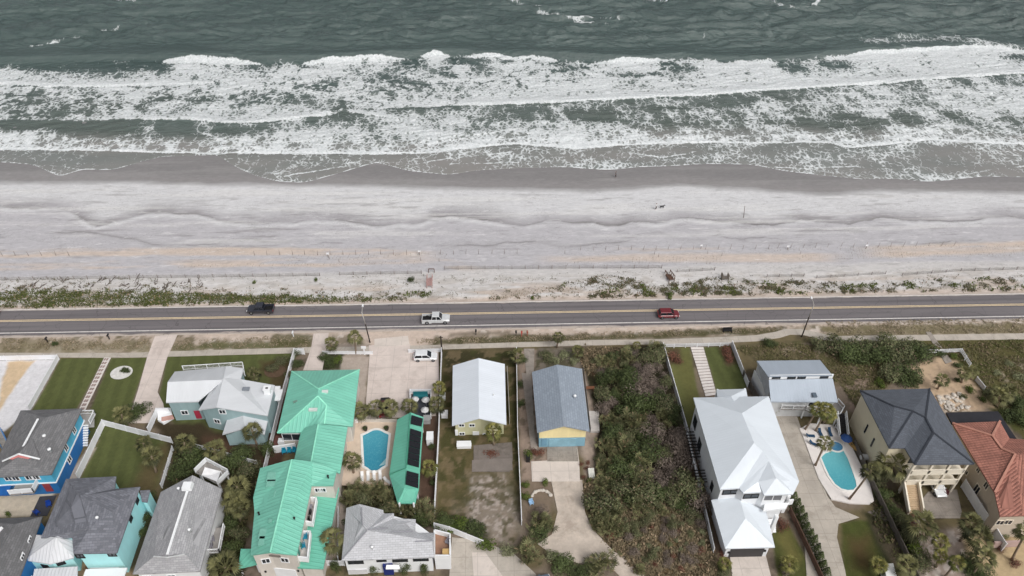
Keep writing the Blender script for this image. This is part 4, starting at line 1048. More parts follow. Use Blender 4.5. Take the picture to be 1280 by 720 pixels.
# ---- the long green roofed building
H = House('beach_inn', (360, 640), 'long cream building with bright sea green ribbed metal roofs', 'building')
gm = metal_roof('green_metal', (122, 194, 173), .62, .10, .42, .10)
gml = metal_roof('green_metal_lower', (108, 184, 162), .62, .10, .45, .06)
cream = siding('cream_siding', (206, 200, 192), .2)
E0 = 4.6
main = [(364.5, 463.8, E0), (449.5, 461.8, E0), (441, 533, E0), (405.5, 530, 5.6), (408, 506.5, 6.8), (398, 486, 7.4), (397, 495, 7.4), (375.6, 540.5, E0), (346.5, 541, E0), (396, 531, 5.6)]
H.roof(main, [(0, 1, 5), (0, 5, 6, 8), (8, 6, 4, 7), (1, 2, 3, 4, 6, 5), (7, 4, 3, 9)], gm, 'roof')
H.walls([(*x, E0 - .25) for x in inset([XY(364.5, 463.8, E0), XY(449.5, 461.8, E0), XY(441, 533, E0), XY(376, 541, E0), XY(346.5, 541, E0)], .5)], 0, cream)
mid = [(398, 530, 6.6), (434.5, 533.5, E0 + .2), (425, 592, E0 + .2), (389, 577, 6.9), (367.5, 575.5, 4.6), (377, 536, 4.6)]
H.roof(mid, [(0, 1, 2, 3), (0, 3, 4, 5)], gm, 'roof')
H.walls([(*x, 4.5) for x in inset([XY(376, 538, 4.6), XY(433, 534, 4.6), XY(423, 600, 4.6), XY(366, 576, 4.6)], .4)], 0, cream)
S0 = 7.0
sb = [(365, 574, 9.2), (391, 577, 8.2), (421, 588, S0), (416.5, 607, S0), (389.5, 607, S0 + .2), (371, 694, S0), (337.7, 690.5, 9.2), (313, 694, S0), (318, 640, S0), (316.5, 622, S0), (325.3, 585, S0)]
H.roof(sb, [(10, 9, 8, 7, 6, 0), (0, 6, 5, 4, 3, 2, 1)], gm, 'roof')
wl = [XY(326.5, 587, S0), XY(419.5, 590, S0), XY(415, 606, S0), XY(388, 606, S0), XY(369, 693, S0), XY(337.7, 689.5, S0), XY(316, 693, S0), XY(320, 640, S0)]
wz = [6.75, 6.75, 6.75, 6.75, 6.75, 8.8, 6.75, 6.75]
H.walls([(*p, z) for p, z in zip(wl, wz)], 0, cream)
H.trim_line(P(364.8, 574.5, 9.3), P(337.9, 690, 9.3), .22, 'ridge_cap', M('green_trim', (150, 226, 200)))
b = MB()
for a_, c_ in (((364.5, 463.8, E0 + .06), (398, 486, 7.46)), ((449.5, 461.8, E0 + .06), (398, 486, 7.46)), ((397, 495, 7.46), (346.5, 541, E0 + .06)), ((397, 495, 7.46), (408, 506.5, 6.86)), ((408, 506.5, 6.86), (405.5, 530, 5.66)), ((398, 530, 6.68), (389, 577, 6.98))): b.bar(P(*a_), P(*c_), .22, .08)
H.part(b, 'ridge_cap', M('green_trim', (150, 226, 200)))
low = [(419.5, 603, 3.6), (424, 610, 3.4), (404, 711, 3.4), (372, 710, 3.6), (389, 612, 4.1), (392, 603, 4.1)]
H.roof(low, [(0, 1, 2, 3, 4, 5)], gml, 'porch_roof')
H.walls([(*x, 3.2) for x in inset([XY(*q[:2], 3.5) for q in (low[0], low[1], low[2], low[3])], .4)], 0, cream, 'porch_wall')
b = MB(); b.box(tuple(P(402, 611, 5.6)), (4.0, .5, 2.6)); ow = H.part(b, 'dormer_wall', cream)
H.segs.append((Vector((P(402, 611, 5.6).x - 2.0, P(402, 611, 5.6).y - .25)), Vector((P(402, 611, 5.6).x + 2.0, P(402, 611, 5.6).y - .25)), 4.3, 6.9))
H.window(397.5, 612.5, .8, .8); H.window(403.5, 612.3, .8, .8)
def balcony(pts, zf, hgt=1.1):
    w = [Vector((*XY(*q, zf), zf)) for q in pts]
    m = MB(); m.prism([tuple(v[:2]) for v in w], zf - .25, zf); bo = H.part(m, 'balcony', M('balcony_floor', (206, 200, 196)))
    m = MB()
    for a, c in zip(w, w[1:] + w[:1]): m.bar(a + Vector((0, 0, hgt / 2)), c + Vector((0, 0, hgt / 2)), .12, hgt); m.bar(a + Vector((0, 0, hgt)), c + Vector((0, 0, hgt)), .2, .08)
    m.build('parapet', trim_w, bo); return w
bal1 = balcony([(386, 627), (397, 627), (392, 658), (381.5, 656)], 4.4); bal2 = balcony([(377, 669), (389.5, 669), (386, 702), (373.5, 701)], 4.4)
for p in ((332.5, 701), (356, 700)): H.window(*p, 1.0, 1.0)
H.panel('gable_vent', 341.5, 694.2, 2.2, .5, M('louver_grey', (128, 122, 116)), .05)
H.panel('garage_door', 352, 715, 4.6, 2.2, white_w, .06)
for p in ((332, 714), (373, 713)): H.panel('wall_lamp', *p, .25, .35, dark_open, .1)
for p in ((373, 690), (376, 682)): H.panel('shutter', *p, .5, 1.2, M('green_shutter', (70, 130, 118)), .06)
sk = M('grey_skylight', (120, 176, 160), .25)
for (x, y, hh_, sx, sy) in ((340, 597, 8.0, 1.4, 1.6), (339, 605, 8.0, 1.3, 1.2), (348, 618, 8.2, 1.1, 1.2), (330, 668, 8.2, 1.3, 1.6), (329.5, 677, 8.2, 1.3, 1.4), (338.5, 652, 8.8, .5, .5)):
    b = MB(); p = P(x, y, hh_); b.box((p.x, p.y, hh_), (sx, sy, .5)); H.part(b, 'skylight', sk)
for (x, y, hh_) in ((405, 490, 6.9), (391.5, 512.5, 6.4)):
    b = MB(); p = P(x, y, hh_); b.box((p.x, p.y, hh_ + .1), (1.4, .55, .3)); H.part(b, 'skylight', M('skylight_frame', (206, 214, 210)))
b = MB(); p = P(370.5, 502.5, 5.5); b.box((p.x, p.y, 5.6), (1.0, .4, .3), .3); H.part(b, 'roof_vent', M('vent_grey', (110, 140, 128)))
for v in ((364, 594.5), (388.5, 596), (410, 596), (373.5, 611), (351, 614), (323.5, 642), (368, 648.5)): H.vent(*v, 8.0 if v[0] < 372 else 7.4, .12, .15, dark_open)
# west porch with lattice roof, rear terrace
H.roof([(301, 686, 3.2), (316, 686, 3.3), (324, 705, 3.2), (298, 711, 3.1)], [(0, 1, 2, 3)], gml, 'porch_roof', .15)
[H.part(MB().box(tuple(P(x, y, 1.5)), (.2, .2, 3)), 'porch_post', trim_w) for x, y in ((301, 712), (322, 708))]
b = MB(); b.prism([XY(345, 545), XY(375, 545), XY(368, 560), XY(340, 560)], 0, .12); H.part(b, 'terrace', M('terrace_brick', (112, 74, 68), .9, .15, 1.0, 8))
b = MB(); b.bar(P(342, 562, .8), P(370, 558, .8), .25, 1.7); H.part(b, 'terrace_wall', trim_w)
b = MB(); b.box(tuple(P(353, 553, .6)), (1.2, .9, 1.3)); b.box(tuple(P(353, 551, 1.5)), (.9, .5, .2)); H.part(b, 'outdoor_kitchen', trim_w)
H.panel('glass_door', 365, 546, 3.0, 1.6, pane, .04, trim_w, .12)

# ---- green pavilion with solar panels
H = House('pool_pavilion', (507, 600), 'narrow sea green metal pavilion roof with black solar panels beside the pool', 'pavilion')
pv = [(513, 515.5, 4.4), (529.5, 521.5, 3.2), (523.5, 611, 3.2), (519, 629, 2.7), (497, 629, 2.6), (486.5, 593, 3.0), (496.5, 524.5, 3.0), (507.5, 584.5, 4.3), (505, 612, 4.0)]
gp = metal_roof('green_metal_pavilion', (104, 178, 156), .62, .09, .45, .05)
o, V = H.roof(pv, [(0, 7, 5, 6), (0, 1, 2, 8, 7), (7, 8, 4, 5), (8, 2, 3, 4)], gp, 'roof')
for x, y in ((498, 528), (527, 526), (488, 594), (521, 612), (499, 628), (517, 628)): H.part(MB().box((*XY(x, y, 3), 1.4), (.25, .25, 2.8)), 'post', trim_w)
b = MB(); b.bar(P(497, 526, 2.7), P(488, 594, 2.7), .2); b.bar(P(527, 524, 2.8), P(521, 611, 2.8), .2); H.part(b, 'eave_beams', trim_w)
b = MB(); b.prism(inset([XY(512, 520, 2.5), XY(528, 525, 2.5), XY(521, 612, 2.5), XY(507, 600, 2.5)], .6), 0, 2.6); H.part(b, 'back_room', cream)
sp = M('solar_black', (26, 27, 32), .35, .15, 2.0); spl = M('panel_frame', (96, 98, 104), .4)
def solar(a, b_, c, d, n):
    A, B, Cc, Dd = (P(*q) for q in (a, b_, c, d))
    for i in range(n):
        t0, t1 = (i + .04) / n, (i + .96) / n
        m = MB(); m.sheet([A.lerp(Dd, t0), B.lerp(Cc, t0), B.lerp(Cc, t1), A.lerp(Dd, t1)], [(0, 1, 2, 3)], .08); H.part(m, 'solar_panel', sp)
solar((514.5, 518.5, 4.62), (528.8, 523, 3.45), (527, 533, 3.45), (513.5, 530, 4.55), 2)
solar((513, 535, 4.6), (526.8, 539.5, 3.45), (523.5, 584.5, 3.45), (509.5, 580.5, 4.55), 6)
solar((508.5, 588, 4.55), (523.3, 592, 3.45), (522.8, 610.5, 3.3), (507, 605.5, 4.35), 3)
b = MB(); b.bar(P(507.5, 584.8, 4.5), P(487, 593, 3.12), .12, .06); b.bar(P(513, 515.5, 4.5), P(507.5, 584.5, 4.4), .2, .08); H.part(b, 'ridge_cap', M('green_trim2', (70, 140, 118)))

# ---- grey shingled house at the bottom
H = House('beach_house', (480, 712), 'white house with stepped light grey shingle roof and a cedar roof deck')
rs2 = shingle_roof('silver_shingles', (186, 187, 191), .1)
h0 = 4.4
pts = [(433, 635, h0), (449, 630, 5.6), (479, 637.5, h0), (479.6, 642, h0), (492.4, 641.5, h0), (492, 648, h0), (519.5, 649, h0), (519, 666, h0), (543, 666, h0), (542.5, 696.5, h0), (427, 700.5, h0), (453, 656, 6.4), (459, 663, 6.4), (540, 676, 5.4)]
H.roof(pts, [(0, 1, 11, 12, 10), (1, 2, 3, 4, 5, 12, 11), (5, 6, 7, 13, 12), (7, 8, 9, 13), (10, 12, 13, 9)], rs2)
H.eave_walls([pts[i] for i in (0, 2, 6, 8, 9, 10)], 0, h0 - .2, white_w, .35)
b = MB()
for q in (((452, 634, 6.0), (453, 656, 6.55)), ((460, 662, 6.5), (485, 660, 6.0)), ((489, 665, 6.0), (516, 664, 5.6)), ((519, 677, 5.6), (542, 676, 5.5)), ((459, 663, 6.5), (428, 699, 4.55))): b.bar(P(*q[0]), P(*q[1]), .16, .07)
H.part(b, 'ridge_cap', M('ridge_grey', (150, 150, 156)))
for (x, y, w_, h_) in ((444.7, 702.3, 2.0, .8), (476.8, 700, 1.2, .6), (500, 699.5, 2.0, .9), (526, 698.5, 2.0, .9)): H.window(x, y, w_, h_, dark_open)
H.panel('garage_door', 447.5, 715, 2.8, 1.7, M('garage_grey', (206, 206, 208)), .06)
b = MB(); p = P(488, 712, 1.4); b.box((p.x - .3, p.y + .4, 1.3), (1.4, 1.0, 2.5)); H.part(b, 'entry_porch', M('navy_paint', (30, 44, 110)))
b = MB(); q = [P(483, 706, 3.0), P(499, 706, 3.0), P(500, 711, 2.7), P(482, 711, 2.7)]; b.sheet(q, [(0, 1, 2, 3)], .2); H.part(b, 'entry_canopy', trim_w)
b = MB(); dk = [XY(543.5, 667, 2.8), XY(563, 672, 2.8), XY(563, 699, 2.8), XY(543.5, 699, 2.8)]; b.prism(dk, 0, 2.8); H.part(b, 'deck_base', white_w)
b = MB(); b.prism(inset(dk, .08), 2.8, 2.86); H.part(b, 'deck_floor', M('deck_cedar', (150, 116, 96), .8, .14, 1.0, 8))
m = MB(); dk3 = [Vector((*q, 2.86)) for q in dk]
for a, c in zip(dk3, dk3[1:] + dk3[:1]): m.bar(a + Vector((0, 0, .5)), c + Vector((0, 0, .5)), .1, 1.0); m.bar(a + Vector((0, 0, 1.0)), c + Vector((0, 0, 1.0)), .2, .08)
H.part(m, 'deck_parapet', trim_w)
H.vent(465, 685, 5.3, .15, .2)

# ---- white metal roof
H = House('beach_house', (600, 552), 'single storey cream house under a plain white metal gable roof')
e = [(566, 457, 4.2), (631, 455, 4.2), (633, 530.5, 4.2), (565, 532, 4.2)]
V = gable_pts(e, 1.75); wm = metal_roof('white_metal', (214, 220, 228), .45, .05, .4, .04)
b = MB(); b.sheet(V, [(0, 4, 5, 3), (4, 1, 2, 5)], .18); H.part(b, 'roof', wm)
w = inset([tuple(v[:2]) for v in V[:4]], .45); w = [(x, y if y > 88 else y + .9) for x, y in w]
sw, se = sorted(sorted(w, key=lambda q: q[1])[:2]); nw, ne = sorted(sorted(w, key=lambda q: -q[1])[:2])
crm = siding('pale_yellow_green', (198, 196, 160), .2)
H.walls([(*sw, 4.05), ((sw[0] + se[0]) / 2, sw[1], 5.55), (*se, 4.05), (*ne, 4.05), ((nw[0] + ne[0]) / 2, ne[1], 5.55), (*nw, 4.05)][::-1], 0, crm)
b = MB(); s_ = Vector(((sw[0] + se[0]) / 2, sw[1] - .06, 0)); b.add([(sw[0] + 2, s_.y, 4.35), (se[0] - 2, s_.y, 4.35), (s_.x, s_.y, 5.3)], [(0, 1, 2)]); H.part(b, 'gable_panel', trim_w)
for q in ((577, 531.5), (590, 531.5), (577.5, 542)): H.window(*q, .8, .6)
H.panel('door', 595, 543.5, 1.1, 1.9, trim_w, .05); H.panel('door', 571, 543, .5, 2.6, trim_w, .05); H.window(607.5, 543.5, .9, .8)
b = MB(); b.box(tuple(P(580, 556, .6)), (2.4, .7, 1.3)); b.box(tuple(P(580, 556, 1.28)), (2.5, .8, .06)); o = b.build('storage_bin', trim_w); tag(o, 'white storage bin in front of the cream house', 'bin')
b = MB(); p0, p1 = P(634, 462, 1), P(637, 526, 1); b.bar(p0, p1, .1, 2.0); H.part(b, 'side_screen', M('weathered_screen', (150, 146, 140), .9))
H.vent(617, 494.5, 5.0, .1, .15)

# ---- grey metal roof, yellow over blue walls
H = House('beach_house', (702, 556), 'house with blue grey ribbed roof, pale yellow gable and blue lower wall')
e = [(665, 465, 4.9), (727.5, 461, 4.9), (737, 539, 4.9), (671.5, 540.5, 4.9)]
V = gable_pts(e, 1.5); b = MB(); b.sheet(V, [(0, 4, 5, 3), (4, 1, 2, 5)], .18); H.part(b, 'roof', shingle_roof('blue_grey_roof', (138, 148, 160), .10, .42))
w = inset([tuple(v[:2]) for v in V[:4]], .45); w = [(x, y if y > 88 else y + .3) for x, y in w]
sw, se = sorted(sorted(w, key=lambda q: q[1])[:2]); nw, ne = sorted(sorted(w, key=lambda q: -q[1])[:2])
H.walls([(*sw, 4.75), ((sw[0] + se[0]) / 2, sw[1], 6.05), (*se, 4.75), (*ne, 4.75), ((nw[0] + ne[0]) / 2, ne[1], 6.05), (*nw, 4.75)][::-1], 2.4, siding('butter_yellow', (238, 222, 170), .2), 'upper_wall')
H.walls([(x, y, 2.4) for x, y in (sw, se, ne, nw)], 0, siding('sky_blue_siding', (130, 172, 190), .25), 'lower_wall')
H.panel('garage_door', 703, 553, 4.6, 2.0, M('garage_blue', (136, 176, 192), .6), .04); H.panel('door', 680, 552, .9, 1.9, M('door_blue', (110, 150, 172)), .05)
H.vent(718.5, 496, 5.8, .2, .2)
b = MB(); b.prism([XY(735, 516), XY(748, 516), XY(749, 541), XY(737, 541)], 0, .5); H.part(b, 'side_terrace', M('terrace_pale', (196, 190, 186)))
b = MB(); b.bar(P(729, 462, 3.5), P(738, 538, 3.5), .1, 1.2); H.part(b, 'side_gutter', M('gutter_dark', (80, 78, 78)))
# ---- large white house
H = House('beach_house', (930, 690), 'large white two storey house with many pale metal hips and a garage wing')
wm2 = metal_roof('ice_metal', (210, 217, 224), .45, .02, .38, .03)
hh = 8.2
pts = [(866.7, 497, hh), (961, 495.3, hh), (999, 602, hh), (927.5, 516.5, 10.6), (942.6, 553.4, 10.9), (899.8, 611.5, hh), (924, 610, hh), (953, 564, 10.4), (929, 616, hh), (961, 576, 10.1), (952, 615, hh), (948, 602, 9.0), (955, 619, hh), (991.5, 617.5, hh), (970, 597.7, 10.0)]
H.roof(pts, [(0, 5, 4, 3), (0, 3, 1), (1, 3, 4, 7, 9, 2), (5, 6, 7, 4), (6, 8, 9, 7), (8, 10, 11, 9), (11, 12, 14, 9), (12, 13, 14), (13, 2, 9, 14)], wm2, 'roof', .25)
tp = [(895.5, 487, 7.4), (932.5, 486, 7.4), (934.5, 496, 7.6), (923, 509, 8.9), (897, 498, 7.6), (914, 495.5, 8.8)]
H.roof(tp, [(0, 1, 2, 5), (2, 3, 5), (3, 4, 5), (4, 0, 5)], wm2, 'porch_roof', .2)
cw = [(866.7, 497, hh), (961, 495.3, hh), (997, 600, hh), (989, 616.5, hh), (957, 617, hh), (951, 613.5, hh), (931, 614.5, hh), (923, 608.8, hh), (899.8, 610, hh)]
H.eave_walls(cw, 0, hh - .2, siding('bright_white_siding', (226, 228, 231), .3, .03), .5)
b = MB(); a = [XY(897, 488, 7), XY(931, 487, 7), XY(933, 497, 7), XY(898, 498, 7)]; [b.box((x, y, 3.6), (.3, .3, 7.2)) for x, y in a[:2]]; b.prism(a, 3.6, 3.85); H.part(b, 'rear_porch', trim_w)
for (x, y) in ((913, 615), (939, 620)): H.window(x, y, 2.2, .9, dark_open)
H.panel('loggia_opening', 966, 622, 2.6, 1.3, M('grey_glass', (110, 112, 116), .3), .03, trim_w, .2)  # plain mid-grey pane in a white frame
for (x, y, w_, h_) in ((869, 528, 1.4, 2.2), (874.5, 556, 1.4, 2.0), (890, 608, .8, 1.6)): H.window(x, y, w_, h_, dark_open)
gp_ = [(889, 625, 4.3), (919, 618, 4.6), (958, 640, 3.6), (968.7, 684, 3.4), (906.5, 685.5, 3.4), (932, 648, 5.2), (925, 625, 5.0)]
H.roof(gp_, [(0, 4, 5, 6), (0, 6, 1), (1, 6, 5, 3, 2), (3, 5, 4)], wm2, 'garage_roof', .22)
H.walls([(*x, 3.2) for x in inset([XY(890, 626, 3.6), XY(950, 626, 3.6), XY(958, 640, 3.6), XY(968, 683.5, 3.4), XY(907, 684.5, 3.4)], .45)], 0, siding('bright_white_siding', (226, 228, 231), .3, .03), 'garage_wall')
H.panel('garage_door', 933, 690.5, 5.0, 2.1, M('garage_dark', (58, 56, 58)), .05)
for (x, y) in ((911, 690), (956, 688)): H.panel('wall_lamp', x, y, .3, .4, dark_open, .1)
b = MB(); q = [XY(955, 636, 5.2), XY(984, 633, 5.2), XY(987, 626, 5.2), XY(957, 627, 5.2)]; b.prism(q, 4.4, 4.7)
for (x, y) in ((957, 640), (966, 657), (981, 631)): b.box((*XY(x, y, 2), 2.4), (.5, .5, 4.6))
H.part(b, 'entry_portico', trim_w)
b = MB(); 
for i in range(6): p = P(962 + i * .4, 650 + i * 2.2, 1.0); b.box((p.x, p.y, 1.0 - .16 * i), (1.8, .32, .18))
H.part(b, 'entry_stairs', trim_w)
b = MB(); b.bar(P(985, 628, 4.2), P(991, 627, 4.2), .2, 1.2); H.part(b, 'side_balcony', trim_w)
# black slatted pergola between the west wall and its fence
pg = thing('slatted_pergola', P(868, 560), 'narrow black slatted pergola along the west side of the white house', 'pergola')
for (y0, y1, x0, x1) in ((540, 575, 861, 868), (588, 606, 872, 876)):
    b = MB(); n = int((y1 - y0) / 3.6)
    for i in range(n): t = i / n; p = P(x0 + (x1 - x0) * t, y0 + (y1 - y0) * t, 2.3); b.box((p.x + .3, p.y, 2.3), (1.7, .16, .12))
    b.build('slats', dark_open, pg)
b = MB(); b.bar(P(859, 540, 2.2), P(874, 606, 2.2), .14); [b.bar(P(x, y, 2.2), P(x, y, 2.2) - Vector((0, 0, 2.2)), .14) for x, y in ((859, 540), (867, 575), (874, 606))]; b.build('frame', trim_w, pg)

# ---- grey roofed house with a clerestory
H = House('beach_house', (1000, 505), 'grey metal roofed house with a clerestory window strip and a raised front deck')
gm2 = metal_roof('blue_grey_metal', (168, 178, 190), .45, .05, .42, .05)
h1 = 5.6
A = [(946, 451, h1), (1025, 450, h1), (1040.5, 469, 7.4), (960, 470.2, 7.4)]
H.roof(A, [(0, 1, 2, 3)], gm2, 'roof')
Bp = [(961, 474.8, 6.4), (1041, 473.2, 6.4), (1047.5, 502.5, 4.8), (963.5, 502, 4.8)]
H.roof(Bp, [(0, 1, 2, 3)], gm2, 'roof')
H.roof([(946, 451.5, h1 - .1), (960, 470.5, 6.9), (962, 490, 5.4), (957, 495, 4.0), (951, 470, 4.4)], [(0, 1, 2, 3, 4)], M('side_roof_grey', (176, 180, 186), .6), 'side_roof', .15)
wq = [XY(948, 453, h1), XY(1024, 452, h1), XY(1039, 472, 6), XY(1044, 499, 4.6), XY(965, 499, 4.6), XY(961, 473, 6)]
H.walls([(*wq[0], 5.3), (*wq[1], 5.3), (*wq[2], 6.3), (*wq[3], 4.7), (*wq[4], 4.7), (*wq[5], 6.3)], 0, siding('grey_white_siding', (206, 208, 210), .25, .04))
b = MB(); c0, c1 = P(961, 474.2, 6.4), P(1040.5, 472.8, 6.4); c0.z = c1.z = 6.85; b.bar(c0 + Vector((0, .1, 0)), c1 + Vector((0, .1, 0)), .2, .95); H.part(b, 'clerestory', trim_w)
H.segs.append((Vector(c0[:2]), Vector(c1[:2]), 6.3, 7.4))
for x in (970.5, 989.5, 1002, 1030): H.window(x, 471.6, 1.2, .42, dark_open)
b = MB(); p = P(1018, 494, 5.4); b.box((p.x, p.y, 5.45), (.7, .9, .25)); H.part(b, 'skylight', M('skylight_dark', (92, 104, 116), .3))
for x in (1015, 1021, 1030): H.window(x, 504.5, .7, .8, dark_open)
b = MB(); b.bar(P(941, 470, 1.8), P(955, 495, 1.8), .15, 3.2); H.part(b, 'side_wall', white_w)
dz = 2.6; dk = [XY(976, 504, dz), XY(1046, 503, dz), XY(1054, 512, dz), XY(1048, 522, dz), XY(1026, 521, dz), XY(1006, 512, dz), XY(976, 511, dz)]
b = MB(); b.prism(dk, dz - .2, dz); H.part(b, 'front_deck', grey_deck)
[H.part(MB().box((x, y, dz / 2 - .1), (.2, .2, dz - .2)), 'deck_post', trim_w) for x, y in inset(dk, .3)[1:]]
r = railing([Vector((*q, dz)) for q in (dk[6], dk[5], dk[4], dk[3])], 1.0, 1.5, parent=H.root)
r = railing([Vector((*q, dz)) for q in (dk[1], dk[2], dk[3])], 1.0, 1.5, parent=H.root)
b = MB(); b2 = MB(); A0, A1 = P(1051, 518, dz), P(1054, 546, .1)
for i in range(12): q = A0.lerp(A1, i / 11); b.box((q.x, q.y, q.z), (1.3, .36, .14))
H.part(b, 'stairs', M('black_treads', (44, 42, 44), .8))
for dx in (-.75, .75): b2.bar(A0 + Vector((dx, 0, .9)), A1 + Vector((dx, 0, .9)), .14); b2.bar(A0 + Vector((dx, 0, .1)), A1 + Vector((dx, 0, .1)), .18, .25); [b2.bar(A0.lerp(A1, i / 5) + Vector((dx, 0, 0)), A0.lerp(A1, i / 5) + Vector((dx, 0, .9)), .1) for i in range(6)]
H.part(b2, 'stair_rails', trim_w)
# ---- cream house with charcoal roof
H = House('beach_house', (1150, 610), 'tall cream house with a charcoal hip roof, two porch levels and a garage')
h2 = 8.2
ch = shingle_roof('blue_charcoal_shingles', (86, 91, 100), .16)
pts = [(1075, 488, h2), (1162, 485.5, h2), (1218, 580, h2), (1143.5, 580.5, h2), (1131, 560, h2), (1111.5, 560, h2), (1118, 508, 9.9), (1141, 514, 10.2), (1157, 522, 10.2), (1167, 541, 10.2)]
H.roof(pts, [(0, 6, 5), (0, 1, 8, 7, 6), (1, 2, 9, 8), (2, 3, 9), (3, 4, 7, 8, 9), (4, 5, 6, 7)], ch)
b = MB()
for q in ((0, 6), (6, 7), (7, 8), (8, 9), (1, 8), (2, 9), (3, 9), (7, 5)): b.bar(P(*pts[q[0]]) + Vector((0, 0, .04)), P(*pts[q[1]]) + Vector((0, 0, .04)), .3, .06)
H.part(b, 'ridge_cap', M('ridge_dark', (52, 56, 64), .9))
crs = M('cream_stucco', (206, 196, 172), .85, .05, .5, 7, .1)
iv = M('ivory_trim', (222, 214, 198), .7, .04, 1.0)
ew = [(1075, 488, h2), (1162, 485.5, h2), (1209, 567, h2), (1138, 567, h2), (1131, 560, h2), (1111.5, 560, h2)]
H.eave_walls(ew, 0, h2 - .2, crs, .35)
for (x, y) in ((1083, 536), (1091, 553)): H.panel('slit_window', x, y, .35, 2.0, pane, .04)
# south porch: posts, two floors and rails
fy = XY(1143.5, 580.5, h2)[1] + .45; x0 = XY(1143.5, 580.5, h2)[0] + .4; x1 = XY(1218, 580, h2)[0] - .4
by = XY(1138, 567, h2)[1] + .35
b = MB()
for x in (x0, x0 + (x1 - x0) * .34, x0 + (x1 - x0) * .67, x1): b = MB(); b.box((x, fy, 4.0), (.34, .34, 8.0)); H.part(b, 'porch_post', iv)
for z in (5.2, 2.5):
    b = MB(); b.prism([(x0 - .2, by), (x1 + .2, by), (x1 + .2, fy - .2), (x0 - .2, fy - .2)], z - .25, z); H.part(b, 'porch_floor', iv)
    b = MB(); b.bar((x0, fy - .12, z + .5), (x1, fy - .12, z + .5), .1, .9); b.bar((x0, fy - .12, z + 1.0), (x1, fy - .12, z + 1.0), .22, .1); H.part(b, 'porch_rail', iv)
b = MB(); b.bar((x0 - .1, fy, 7.8), (x1 + .1, fy, 7.8), .36, .4); H.part(b, 'porch_beam', iv)
for i in range(3): 
    b = MB(); xx = x0 + (x1 - x0) * (i + .5) / 3; b.box((xx, by - .05, 6.3), (1.9, .06, 2.0)); H.part(b, 'porch_door', pane)
b = MB(); b.box((x0 + (x1 - x0) * .66, by - .08, 1.15), ((x1 - x0) * .62, .1, 2.2)); H.part(b, 'garage_shade_panel', dark_open)  # dark slab on the wall stands in for the shaded garage inside
b = MB(); b2 = MB()
sx = x0 + 1.0
for i in range(13): b.box((sx, fy - .4 - .27 * i, 2.4 - .19 * i), (2.0, .3, .2))
H.part(b, 'stairs', M('tan_treads', (186, 164, 136), .8))
for dx in (-1.15, 1.15): b2.add([(sx + dx + o_, fy - .3, z) for o_ in (-.12, .12) for z in (2.3, 3.3)] + [(sx + dx + o_, fy - 4.0, z) for o_ in (-.12, .12) for z in (0, 1.0)], [(0, 1, 5, 4), (2, 6, 7, 3), (1, 3, 7, 5), (4, 5, 7, 6), (0, 2, 3, 1), (0, 4, 6, 2)])
for k_ in (0, 1):
    b = MB(); b.add(b2.v[8 * k_:8 * k_ + 8], [(0, 1, 5, 4), (2, 6, 7, 3), (1, 3, 7, 5), (4, 5, 7, 6), (0, 2, 3, 1), (0, 4, 6, 2)]); H.part(b, 'stair_wall', iv)
H.window(1135, 598, .8, 1.2)
# ---- tile house
H = House('beach_house', (1250, 650), 'beige house with a terracotta barrel tile roof at the right edge')
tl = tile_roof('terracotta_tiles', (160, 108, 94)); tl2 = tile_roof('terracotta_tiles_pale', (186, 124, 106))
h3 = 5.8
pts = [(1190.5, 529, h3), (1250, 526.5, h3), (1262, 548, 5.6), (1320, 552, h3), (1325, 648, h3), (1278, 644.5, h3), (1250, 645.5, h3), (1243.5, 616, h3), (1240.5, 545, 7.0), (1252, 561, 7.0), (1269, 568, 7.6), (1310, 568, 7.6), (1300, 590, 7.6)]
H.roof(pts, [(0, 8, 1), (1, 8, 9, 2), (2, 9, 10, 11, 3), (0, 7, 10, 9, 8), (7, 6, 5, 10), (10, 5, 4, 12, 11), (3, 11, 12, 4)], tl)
b = MB()
for q in ((0, 8), (8, 9), (9, 10), (10, 7), (1, 8)): b.bar(P(*pts[q[0]]) + Vector((0, 0, .08)), P(*pts[q[1]]) + Vector((0, 0, .08)), .35, .16)
H.part(b, 'ridge_cap', M('terracotta_ridge', (178, 128, 112), .8))
bg = M('beige_stucco', (188, 176, 160), .85, .06, .5, 7, .1)
H.eave_walls([pts[i] for i in (0, 1, 2, 3, 4, 6, 7)], 0, h3 - .2, bg, .3)
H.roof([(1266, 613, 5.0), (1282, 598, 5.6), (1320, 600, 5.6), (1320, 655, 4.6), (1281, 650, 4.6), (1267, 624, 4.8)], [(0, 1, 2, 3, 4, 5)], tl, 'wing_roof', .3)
H.walls([(*x, 4.5) for x in inset([XY(1268, 614, 5), XY(1320, 606, 5), XY(1320, 652, 4.6), XY(1281, 648, 4.6), XY(1269, 624, 4.8)], .2)], 0, bg, 'wing_wall')
for (x, y, w_, h_) in ((1208, 590, .7, .8), (1223, 588, .7, .8), (1221, 612, 1.0, 1.9), (1233, 607, .8, 1.2)): H.window(x, y, w_, h_, M('cream_trim', (226, 216, 200)))
for (x, y) in ((1250, 653), (1260, 652.5)): H.window(x, y, 1.0, 1.0, M('cream_trim', (226, 216, 200)))
H.roof([(1183, 515.5, 4.8), (1247.5, 514, 4.8), (1274, 553, 4.8), (1262, 548.5, 4.8), (1250, 527, 4.8), (1190, 529.5, 4.8)], [(0, 1, 4, 5), (1, 2, 3, 4)], M('black_flat_roof', (42, 42, 48), .9, .15, .6, 5), 'flat_roof', .3)
H.walls([(*x, 4.45) for x in inset([XY(1183, 515.5, 4.8), XY(1247.5, 514, 4.8), XY(1272, 551, 4.8), XY(1262, 549, 4.8), XY(1250, 540, 4.8), XY(1190, 540, 4.8)], .4)], 0, bg, 'annex_wall')
